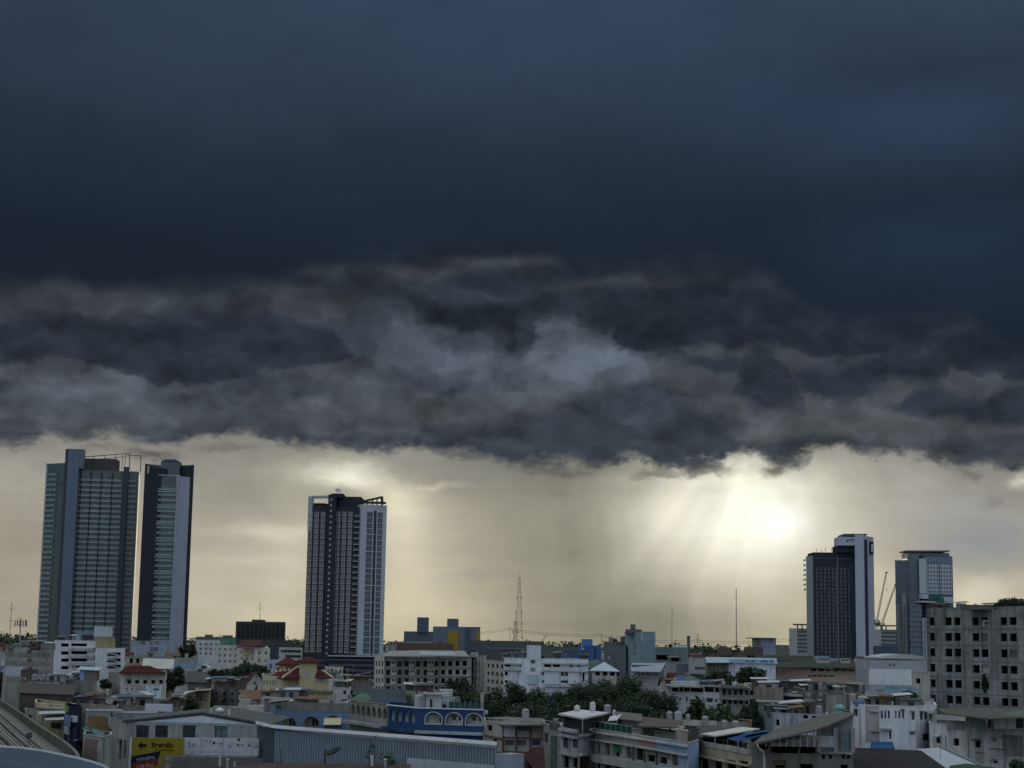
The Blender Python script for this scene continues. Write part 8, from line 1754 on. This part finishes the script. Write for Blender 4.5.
# electric wires strung between poles along the horizon
def pole(x, y0, D, label):
    c = P(x, y0, D); o = thing('power_pole', label, 'power pole', (c.x, D, 0), 'power poles on the horizon'); MB().bar((c.x, D, 0), c, .18, 0, 6, .11).build('pole', plain((.13, .13, .13)), o); mb = MB()
    for dz in (.4, 1.3): mb.bar(c + Vector((-1.2, 0, -dz)), c + Vector((1.2, 0, -dz)), .09)
    mb.build('cross_arm', plain((.12, .12, .12)), o); return c
c0 = pole(601.6, 634, 900, 'power pole above the blue building under the wires'); c1 = pole(440, 631.5, 1150, 'power pole behind the grey horizon blocks'); c2 = pole(790, 638.4, 1000, 'power pole close to the white striped office block'); c3 = pole(510, 627.5, 1100, 'power pole beside the lattice masts'); c4 = pole(700, 640, 950, 'power pole on the horizon right of the concrete factory')
def wire(a, c, sag, label):
    n = 24; pts = []; mb = MB()
    for i in range(n + 1): f = i / n; p = a.lerp(c, f); p.z -= sag * 4 * f * (1 - f); pts.append(p)
    for p, q in zip(pts, pts[1:]): mb.bar(p, q, .09, 0, 3)
    o = mb.build('power_line', plain((.09, .09, .09))); tag(o, label, 'wire', 'power lines along the horizon')
for dz, w_ in ((.3, 'upper'), (1.3, 'lower')):
    v = Vector((0, 0, -dz))
    wire(c3 + v, c0 + v, 1.5, f'{w_} wire from the lattice masts to the blue building'); wire(c1 + v, c3 + v, 1.8, f'{w_} wire from the grey blocks to the lattice masts')
    wire(c0 + v, c4 + v, 1.2, f'{w_} wire from the blue building across the concrete factory'); wire(c4 + v, c2 + v, 1.0, f'{w_} wire in front of the tall thin dark mast')
o = thing('bent_crane', 'tiny jib crane leaning beside the dark factory block on the horizon', 'crane', P(543, 641, 880)); a, c = P(542.4, 641, 880), P(546.6, 634.6, 880); MB().bar(a - Vector((0, 0, 2)), a, .3).build('post', FRD, o); MB().bar(a, c, .22).build('jib', FRD, o)
# birds
def bird(x, y, D, lab, rz):
    p = P(x, y, D); mb = MB(); c, s = math.cos(rz), math.sin(rz); f = Vector((c, s, .1)); w = Vector((-s, c, 0)); mb.bar(p - f * .22, p + f * .1, .05, 0, 6, .09); mb.bar(p + f * .1, p + f * .26, .08, 0, 6, .03)
    for k in (-1, 1):
        a, e, t = p + f * .08, p + w * k * .32 + Vector((0, 0, .16)), p + w * k * .66 - f * .14 + Vector((0, 0, .06)); b_, d_ = p - f * .1, p + w * k * .32 - f * .2 + Vector((0, 0, .15))
        mb.prism([a, e, d_, b_], (0, 0, .015)); mb.prism([e, t, d_], (0, 0, .015))
    mb.prism([p - f * .2, p - f * .42 + w * .08, p - f * .42 - w * .08], (0, 0, .015)); o = mb.build('bird', plain((.02, .02, .02)), None, org=p); tag(o, lab, 'bird')
bird(445, 58, 520, 'tiny dark bird flying alone under the middle of the storm cloud', .3); bird(949, 80, 520, 'tiny dark bird flying alone high over the bare concrete block', 2.4)

# ================================================================ trees
def crown_mb(ctr, rx, ry, rz, n, leaf, rnd, clumps=26, droop=0.0):
    mb = MB(); cs = []
    for _ in range(clumps):
        while True:
            v = Vector((rnd.uniform(-1, 1), rnd.uniform(-1, 1), rnd.uniform(-.8, 1)))
            if .25 < v.length < 1: break
        v = v.normalized() * (v.length ** .5) * rnd.uniform(.62, 1.0); cs.append((v, rnd.uniform(.2, .42)))
    for i_ in range(n + n // 7):
        v, r = rnd.choice(cs); d = Vector((rnd.gauss(0, 1), rnd.gauss(0, 1), rnd.gauss(0, .8))).normalized() * (r * rnd.random() ** .4)
        p = ctr + Vector(((v.x + d.x) * rx, (v.y + d.y) * ry, (v.z + d.z) * rz - droop * rnd.random() * rz))
        a = Vector((rnd.gauss(0, 1), rnd.gauss(0, 1), rnd.gauss(0, .6))).normalized(); b_ = a.cross(Vector((rnd.gauss(0, 1), rnd.gauss(0, 1), rnd.gauss(0, 1)))).normalized(); l = leaf * rnd.uniform(.6, 1.3)
        if i_ >= n: p = ctr + (p - ctr) * .8; l *= 2.6
        if droop: a = (a * .3 + Vector((0, 0, -1))).normalized(); b_ = a.cross(Vector((rnd.gauss(0, 1), rnd.gauss(0, 1), 0))).normalized()
        mb.face([p - a * l, p + b_ * l * .45, p + a * l, p - b_ * l * .45])
    return mb
def tree_at(name, label, x, ytop, D, rx, hz, mat, n=2600, leaf=.5, group=None, seed=1, base=0.0, droop=0.0, cat='tree', ybase=None):
    """crown of half width rx and height hz with its top at the pixel; trunk down to the ground or to base"""
    rnd = random.Random(seed); top = P(x, ytop, D); o = thing(name, label, cat, (top.x, D, base), group); ctr = Vector((top.x, D, top.z - hz / 2))
    crown_mb(ctr, rx, rx, hz / 2, n, leaf, rnd, 30, droop).build('crown', mat, o)
    mb = MB(); bs = Vector((top.x, D, base)); fk = Vector((top.x + rnd.uniform(-.5, .5), D, max(base + .3, ctr.z - hz * .3))); r_ = max(.08, min(.45, rx * .07)); mb.bar(bs, fk, r_ * 1.25, 0, 8, r_)
    for k in range(7):
        t = math.tau * k / 7 + rnd.random(); e = ctr + Vector((math.cos(t) * rx * .65, math.sin(t) * rx * .65, rnd.uniform(-.1, .5) * hz / 2)); m_ = fk.lerp(e, .5) + Vector((0, 0, -.1 * hz * .3)); mb.bar(fk, m_, r_ * .6, 0, 6, r_ * .4); mb.bar(m_, e, r_ * .4, 0, 5, r_ * .12)
    mb.build('trunk', wall((.10, .08, .06), .3), o); return o
LF1 = leafmat((.012, .034, .009), .3); LF2 = leafmat((.016, .044, .010), .3); LF3 = leafmat((.010, .025, .009), .3); LF4 = leafmat((.035, .070, .022), .35)
# the wooded gap in the middle
for i, (x, y, D, rx, hz, mt_, lab) in enumerate([
    (472, 681, 455, 6.0, 13, LF3, 'dark tree crown at the left end of the wooded gap before the beige balcony block'), (493, 692, 430, 5.6, 11, LF1, 'low dark tree in front of the cream balcony wing'), (516, 684, 425, 6.6, 13, LF1, 'broad dark tree in front of the blank stair tower'), (541, 682.5, 420, 6.2, 13, LF2, 'round tree before the middle of the white four storey block'),
    (562, 687, 415, 5.6, 12, LF1, 'dark tree under the balconies of the white four storey block'), (584, 684.5, 420, 5.4, 12, LF3, 'dark tree at the end wall of the white four storey block'), (606, 675.5, 425, 7.2, 15, LF2, 'tallest tree of the wooded gap, in front of the pale blue pavilion'), (630, 674.8, 420, 6.8, 15, LF1, 'tall dense tree in front of the lavender roofed shed'),
    (648, 685, 405, 6.2, 12, LF2, 'bushy tree left of the long white veranda house'), (660, 692, 390, 5.2, 11, LF3, 'low dark tree touching the long white veranda house'), (530, 700, 390, 6.8, 12, LF3, 'shaded low tree behind the slim concrete tank'), (570, 698, 380, 6.4, 12, LF1, 'shaded low tree behind the pale terrace roof'), (610, 694, 375, 6.6, 12, LF3, 'shaded low tree behind the large grey tank'), (645, 698, 365, 5.6, 11, LF1, 'shaded low tree behind the ribbed steel tank')]):
    tree_at('broadleaf_tree', lab, x, y, D, rx * 1.14, hz * 1.1, mt_, 11000, .27, 'trees of the wooded gap', 40 + i)
tree_at('slim_tree', 'tall slim pointed tree in front of the long white veranda house', 696, 695.6, 330, 2.0, 9, LF1, 1700, .38, seed=70); 
tree_at('bushy_tree', 'round bright green bushy tree behind two cream tanks', 719.5, 702.6, 300, 2.9, 6.0, LF4, 2400, .34, seed=71)
tree_at('willow_tree', 'dark drooping willow like tree before the bare brown wall', 749, 700, 310, 2.9, 7.5, LF3, 2200, .42, seed=72, droop=.3)
tree_at('broadleaf_tree', 'spreading tree in front of the blue white shed', 751, 667.5, 500, 5.6, 6.5, LF1, 1500, .6, seed=73)
tree_at('broadleaf_tree', 'low dark tree before the grey green workshop', 717, 672, 480, 5.4, 5, LF3, 1300, .6, seed=74)
tree_at('broadleaf_tree', 'dark round tree beside the red hipped roof house', 173, 665.6, 445, 3.2, 6.4, LF3, 1500, .45, seed=75)
tree_at('broadleaf_tree', 'dark tree at the foot of the slim glass tower', 187, 644.6, 720, 4.2, 6, LF3, 900, .7, seed=76)
for i, (x, y) in enumerate(((240, 664.6), (247, 662), (254, 664), (260, 663))): tree_at('palm_tree', ['leftmost', 'second from the left', 'third from the left', 'rightmost'][i] + ' of the dark palms before the cream apartment house', x, y, 430 + i * 6, 2.8, 8.5, LF3 if i % 2 else LF1, 1300, .5, 'palms before the cream apartment house', 80 + i, droop=.25)
tree_at('broadleaf_tree', 'dark tree between the arched attic house and the dark palms', 226, 669, 450, 4.4, 5, LF3, 1200, .5, seed=86)
tree_at('broadleaf_tree', 'dark tree behind the dome roofed house', 471, 650, 640, 4.4, 5, LF3, 800, .6, seed=87)
tree_at('garden_shrub', 'potted roof garden shrubs on the sky blue roof terrace, nearer the cream wall house', 908, 691, 360, 2.4, 2.8, LF3, 900, .3, seed=88, base=7, cat='shrub'); tree_at('garden_shrub', 'potted roof garden shrubs on the sky blue roof terrace, spreading low', 897, 694, 360, 2.6, 2.4, LF1, 800, .3, seed=89, base=7, cat='shrub')
ur = UNF.zt - UNF.par
for i, (x, y, rx, lab) in enumerate(((1003, 600.6, 2.2, 'nearer the roof box'), (1012, 597.6, 2.6, 'tallest in the middle'), (1022, 599.6, 2.4, 'at the picture edge'))): tree_at('roof_shrub', f'wild shrub on the roof of the bare concrete block, {lab}', x, y, 352, rx, 3.0, LF3, 900, .28, 'wild shrubs on the bare concrete block', 90 + i, base=ur, cat='shrub')
q = UNF.at(0, UNF.hit(0, 985, 683)[0], UNF.hit(0, 985, 690)[1], .1); rnd = random.Random(5); o = thing('wall_plant', 'wild creeper growing out of a window of the bare concrete block', 'plant', q, None); crown_mb(q + Vector((0, -.3, 1.4)), .8, .4, 2.0, 700, .22, rnd, 12).build('foliage', LF3, o); MB().bar(q, q + Vector((0, -.3, 1.6)), .05).build('stem', wall((.1, .08, .06), .3), o)
tree_at('broadleaf_tree', 'dark leafy tree top in the bottom corner before the white stained house', 1019, 759, 255, 2.6, 4, LF1, 1200, .28, seed=95)
tree_at('broadleaf_tree', 'pot garden tree over the small white house with one window', 106, 679, 405, 1.6, 2.4, LF3, 600, .3, seed=96)
tree_at('broadleaf_tree', 'leafy shrub mass before the peach house', 189, 697, 335, 2.6, 3.4, LF3, 1000, .32, seed=97)
tree_at('vine_plant', 'thin pale green shoots before the corrugated metal shed, nearer the white pipe stub', 374, 737, 197, 1.0, 3.6, LF4, 120, .16, seed=98, base=6, cat='plant'); tree_at('vine_plant', 'thin pale green shoots before the corrugated metal shed, nearer the grey pipe stub', 389, 750, 195, 1.2, 2.0, LF4, 120, .16, seed=99, base=6, cat='plant')
tree_at('broadleaf_tree', 'dark tree at the edge of the beige balcony block roof', 459, 676, 540, 4.8, 8, LF3, 1200, .55, seed=100)

# the far wood on the horizon, one mass
rnd = random.Random(2); mb = MB()
for _ in range(420):
    D_ = rnd.uniform(1500, 3000); x0 = rnd.uniform(-.36, .36) * D_; top = 21 + 5 * rnd.random() + 2.5 * math.sin(x0 * .017) * math.sin(x0 * .0071) - 1.5 * (rnd.random() < .3) + (D_ - 1500) * .0012; r = rnd.uniform(6, 12)
    for _ in range(70):
        d = Vector((rnd.gauss(0, 1), rnd.gauss(0, 1), rnd.gauss(0, 1))).normalized() * rnd.random() ** .35; p = Vector((x0 + d.x * r, D_ + d.y * r, top * .62 + d.z * top * .38)); l = rnd.uniform(1.1, 2.2); a = Vector((rnd.gauss(0, 1), rnd.gauss(0, 1), rnd.gauss(0, .6))).normalized(); b_ = a.cross(Vector((rnd.gauss(0, 1), rnd.gauss(0, 1), rnd.gauss(0, 1)))).normalized()
        mb.face([p - a * l, p + b_ * l * .7, p + a * l, p - b_ * l * .7])
o = mb.build('far_wood', LF3); o['kind'] = 'stuff'; o['label'] = 'far dark tree belt on the flat horizon'

# ================================================================ the anonymous houses in between
HM = [(.25, .25, .25), (.38, .38, .38), (.19, .19, .19), (.50, .51, .52), (.29, .26, .225), (.14, .14, .14), (.28, .32, .36), (.38, .35, .30)]
RM = [('rusty', M_ASB), ('dark', M_DROOF), ('grey', M_GALV), ('brown', M_RUST), ('red', tiles((.09, .045, .04))), ('green', metal((.10, .13, .11), .3, .8)), ('blue', metal((.10, .14, .20), .3, .6))]
CN = ['grey', 'pale', 'dull grey', 'white', 'tan', 'dark grey', 'bluish', 'cream']
protos = []
def proto(i):
    rnd = random.Random(100 + i); w, d, h = rnd.choice([(4.2, 10, 9.2), (4.4, 11, 12.4), (5.5, 8, 6.2), (6.5, 9, 7.5), (8.4, 10, 12.2), (8, 9, 5), (12.6, 10, 9.4), (5, 9, 10.5)]); kind = ['flat', 'gable', 'shed', 'hip', 'flat', 'gable', 'flat', 'shed'][i % 8]; ci, ri = rnd.randrange(8), rnd.randrange(7); wm = wall(HM[ci], .6)
    o = thing('town_house', '', 'house', (0, 0, 0), 'small houses packed between the larger buildings')
    mb = MB(); x0, x1, y0, y1 = -w / 2, w / 2, -d / 2, d / 2; q = [(x0, y0), (x1, y0), (x1, y1), (x0, y1)]
    for k in range(4): a, c = q[k], q[(k + 1) % 4]; mb.face([(*a, 0), (*c, 0), (*c, h), (*a, h)])
    rise = rnd.uniform(1.6, 2.6)
    if kind == 'gable': mb.face([(x0, y0, h), (x0, 0, h + rise), (x0, y1, h)]); mb.face([(x1, y0, h), (x1, y1, h), (x1, 0, h + rise)])
    mb.build('wall', wm, o); e = .5; rb = MB()
    if kind == 'flat':
        rb.face([(x0 + .02, y0 + .02, h - .4), (x1 - .02, y0 + .02, h - .4), (x1 - .02, y1 - .02, h - .4), (x0 + .02, y1 - .02, h - .4)]); rb.build('roof', RG, o)
        cp = MB(); [cp.abox(*b_) for b_ in ((x0 - .06, y0 - .06, h + .002, x1 + .06, y0 + .18, h + .12), (x0 - .06, y1 - .18, h + .002, x1 + .06, y1 + .06, h + .12), (x0 - .06, y0 + .181, h + .002, x0 + .18, y1 - .181, h + .118), (x1 - .18, y0 + .181, h + .002, x1 + .06, y1 - .181, h + .118))]; cp.build('coping', wm, o)
        hb = MB(); sx_ = rnd.uniform(-.25, .25) * w; hb.abox(sx_ - 1.5, .5, h - .39, sx_ + 1.5, 3.6, h + 1.9); hb.build('stair_head', wall(HM[(ci + 3) % 8], .5), o)
    else:
        H1 = h + .02; A_, B_, C_, D_ = Vector((x0 - e, y0 - e, H1)), Vector((x1 + e, y0 - e, H1)), Vector((x1 + e, y1 + e, H1)), Vector((x0 - e, y1 + e, H1)); up = Vector((0, 0, rise + .1))
        if kind == 'gable': fs = [[A_, B_, (B_ + C_) / 2 + up, (A_ + D_) / 2 + up], [C_, D_, (A_ + D_) / 2 + up, (B_ + C_) / 2 + up]]
        elif kind == 'shed': fs = [[A_, B_, C_ + up, D_ + up]]
        else: k = min(w, d) / 2; r1, r2 = (A_ + D_) / 2 + Vector((k, 0, 0)) + up, (B_ + C_) / 2 - Vector((k, 0, 0)) + up; fs = [[A_, B_, r2, r1], [B_, C_, r2], [C_, D_, r1, r2], [D_, A_, r1]]
        for f in fs: rb.prism(f, (0, 0, -.12))
        rb.build('roof', RM[ri][1], o)
    nx = int(w / 3.2)
    for fl in range(int(h / 3.1)):
        for k in range(nx):
            if rnd.random() < .35: continue
            xx = x0 + (k + .5) / nx * w; zz = 1.0 + fl * 3.1; ww = rnd.uniform(.5, .9)
            if zz + 1.4 > h: continue
            m_ = MB(); m_.abox(xx - ww, y0 - .05, zz, xx + ww, y0 - .003, zz + 1.35, 0); m_.abox(xx - ww + .08, y0 - .07, zz + .08, xx + ww - .08, y0 - .052, zz + 1.27, 1); m_.abox(xx - .04, y0 - .09, zz + .08, xx + .04, y0 - .072, zz + 1.27, 0); m_.build('window', [rnd.choice([FR, FRD]), rnd.choice([G1, G3, G2])], o)
    o['_d'] = 0; del o['_d']
    nm = {'flat': f'{CN[ci]} flat roofed house', 'gable': f'{CN[ci]} house with {RM[ri][0]} gable roof', 'shed': f'{CN[ci]} shed with {RM[ri][0]} lean-to roof', 'hip': f'{CN[ci]} house with {RM[ri][0]} hipped roof'}[kind]
    return o, w, h + (rise if kind != 'flat' else 2), nm, kind
protos = [proto(i) for i in range(24)]
VIS.append((468, 676, 668, 724, 362))
ANCH = sorted([(((v[0] + v[2]) / 2), v[4]) for v in VIS])
LABS = [(o_['label'], o_.location.copy()) for o_ in C.objects if o_.parent is None and o_.get('category') in ('building', 'tower', 'house', 'hall', 'shed', 'warehouse', 'factory', 'car park', 'workshop', 'tree', 'mast')]
def pxof(p):
    d = Vector(p) - EYE; z = d.dot(_f); return 512 + F * d.dot(_r) / z, 384 - F * d.dot(_u) / z
LABPX = []
for l, p in LABS: LABPX.append((pxof((p.x, p.y, 12))[0], p.y, l))
def anchor_name(l):
    w = l.split(); short = []
    for x in w:
        if x in ('with', 'above', 'below', 'behind', 'beside', 'in', 'under', 'on', 'between', 'among', 'seen', 'close', 'before', 'over', 'of', 'rising', 'standing', 'touching', 'meeting', 'along', 'fronted', 'carrying', 'joined', 'left', 'tucked', 'glimpsed', 'to', 'at') : break
        short.append(x)
    return ' '.join(short[-3:] if len(short) < 6 else short[-2:])
rnd = random.Random(77); used = {}; placed = []; first = set(); n_f = 0
for tries in range(60000):
    if n_f >= 295: break
    px = rnd.uniform(-10, 1034); i = rnd.randrange(24); pr, w, h, nm, kind = protos[i]; sc = rnd.uniform(.85, 1.2); yy = 648 + .0155 * (px - 512) + 112 * rnd.random() ** 1.2; D_ = (CAMZ - h * sc) * F / (yy - 643 - .0155 * (px - 512))
    if not 235 < D_ < 1900: continue
    x = (px - 512) / F * D_; hw = w * sc * .55
    if any(abs(x - a) < hw + b_ + .5 and abs(D_ - c) < 11 + .2 * (b_ + hw) for a, c, b_ in placed): continue
    yt = pxof((x, D_, h * sc))[1]; yb = pxof((x, D_, 0))[1]; pw = hw / D_ * F
    if yt < 646 + .0155 * (px - 512): continue
    bad = False
    for (vx0, vy0, vx1, vy1, vd) in VIS:
        if vx0 - pw * .3 < px < vx1 + pw * .3 and vd < D_ and vy0 < yt + 2.5: bad = True; break      # nothing of it would show
        if px + pw > vx0 and px - pw < vx1:
            if D_ < vd + 16 and yt < vy1 - 1: bad = True; break       # would hide what the photograph shows
            if abs(D_ - vd) < 22 and not (D_ < vd - 11): bad = True; break
    if bad: continue
    # not through trees, viaduct
    if px < 100 and D_ < 400: continue
    if 470 < px < 668 and 350 < D_ < 470: continue
    cand = sorted(LABPX, key=lambda t: abs(t[0] - px) * 1.6 + abs(t[1] - D_) * .12)[0]
    rel = 'behind' if D_ > cand[1] + 40 else ('in front of' if D_ < cand[1] - 40 else ('left of' if px < cand[0] else 'right of'))
    base = f'{nm} {rel} the {anchor_name(cand[2])}'
    used.setdefault(base, []).append((px, x, D_, sc, i)); placed.append((x, D_, hw)); n_f += 1
for base, lst in used.items():
    lst.sort()
    for k, (px, x, D_, sc, i) in enumerate(lst):
        lab = base if len(lst) == 1 else f'{base}, {ORD[k]}' + (' from left' if len(base.split()) < 14 else '')
        rz = rnd.choice([rnd.uniform(-.25, .25), rnd.uniform(-.25, .25), math.pi + rnd.uniform(-.2, .2)])
        if i not in first: first.add(i); r_ = protos[i][0]; r_.location = (x, D_, 0); r_.rotation_euler = (0, 0, rz if abs(rz) < 1 else 0); r_.scale = (sc, sc, sc); r_['label'] = lab
        else: dup(protos[i][0], (x, D_, 0), rz if abs(rz) < 1 else rz - math.pi, sc, lab)
for i, (pr, *_x) in enumerate(protos):
    if i not in first:
        for ch in list(pr.children): bpy.data.objects.remove(ch)
        bpy.data.objects.remove(pr)
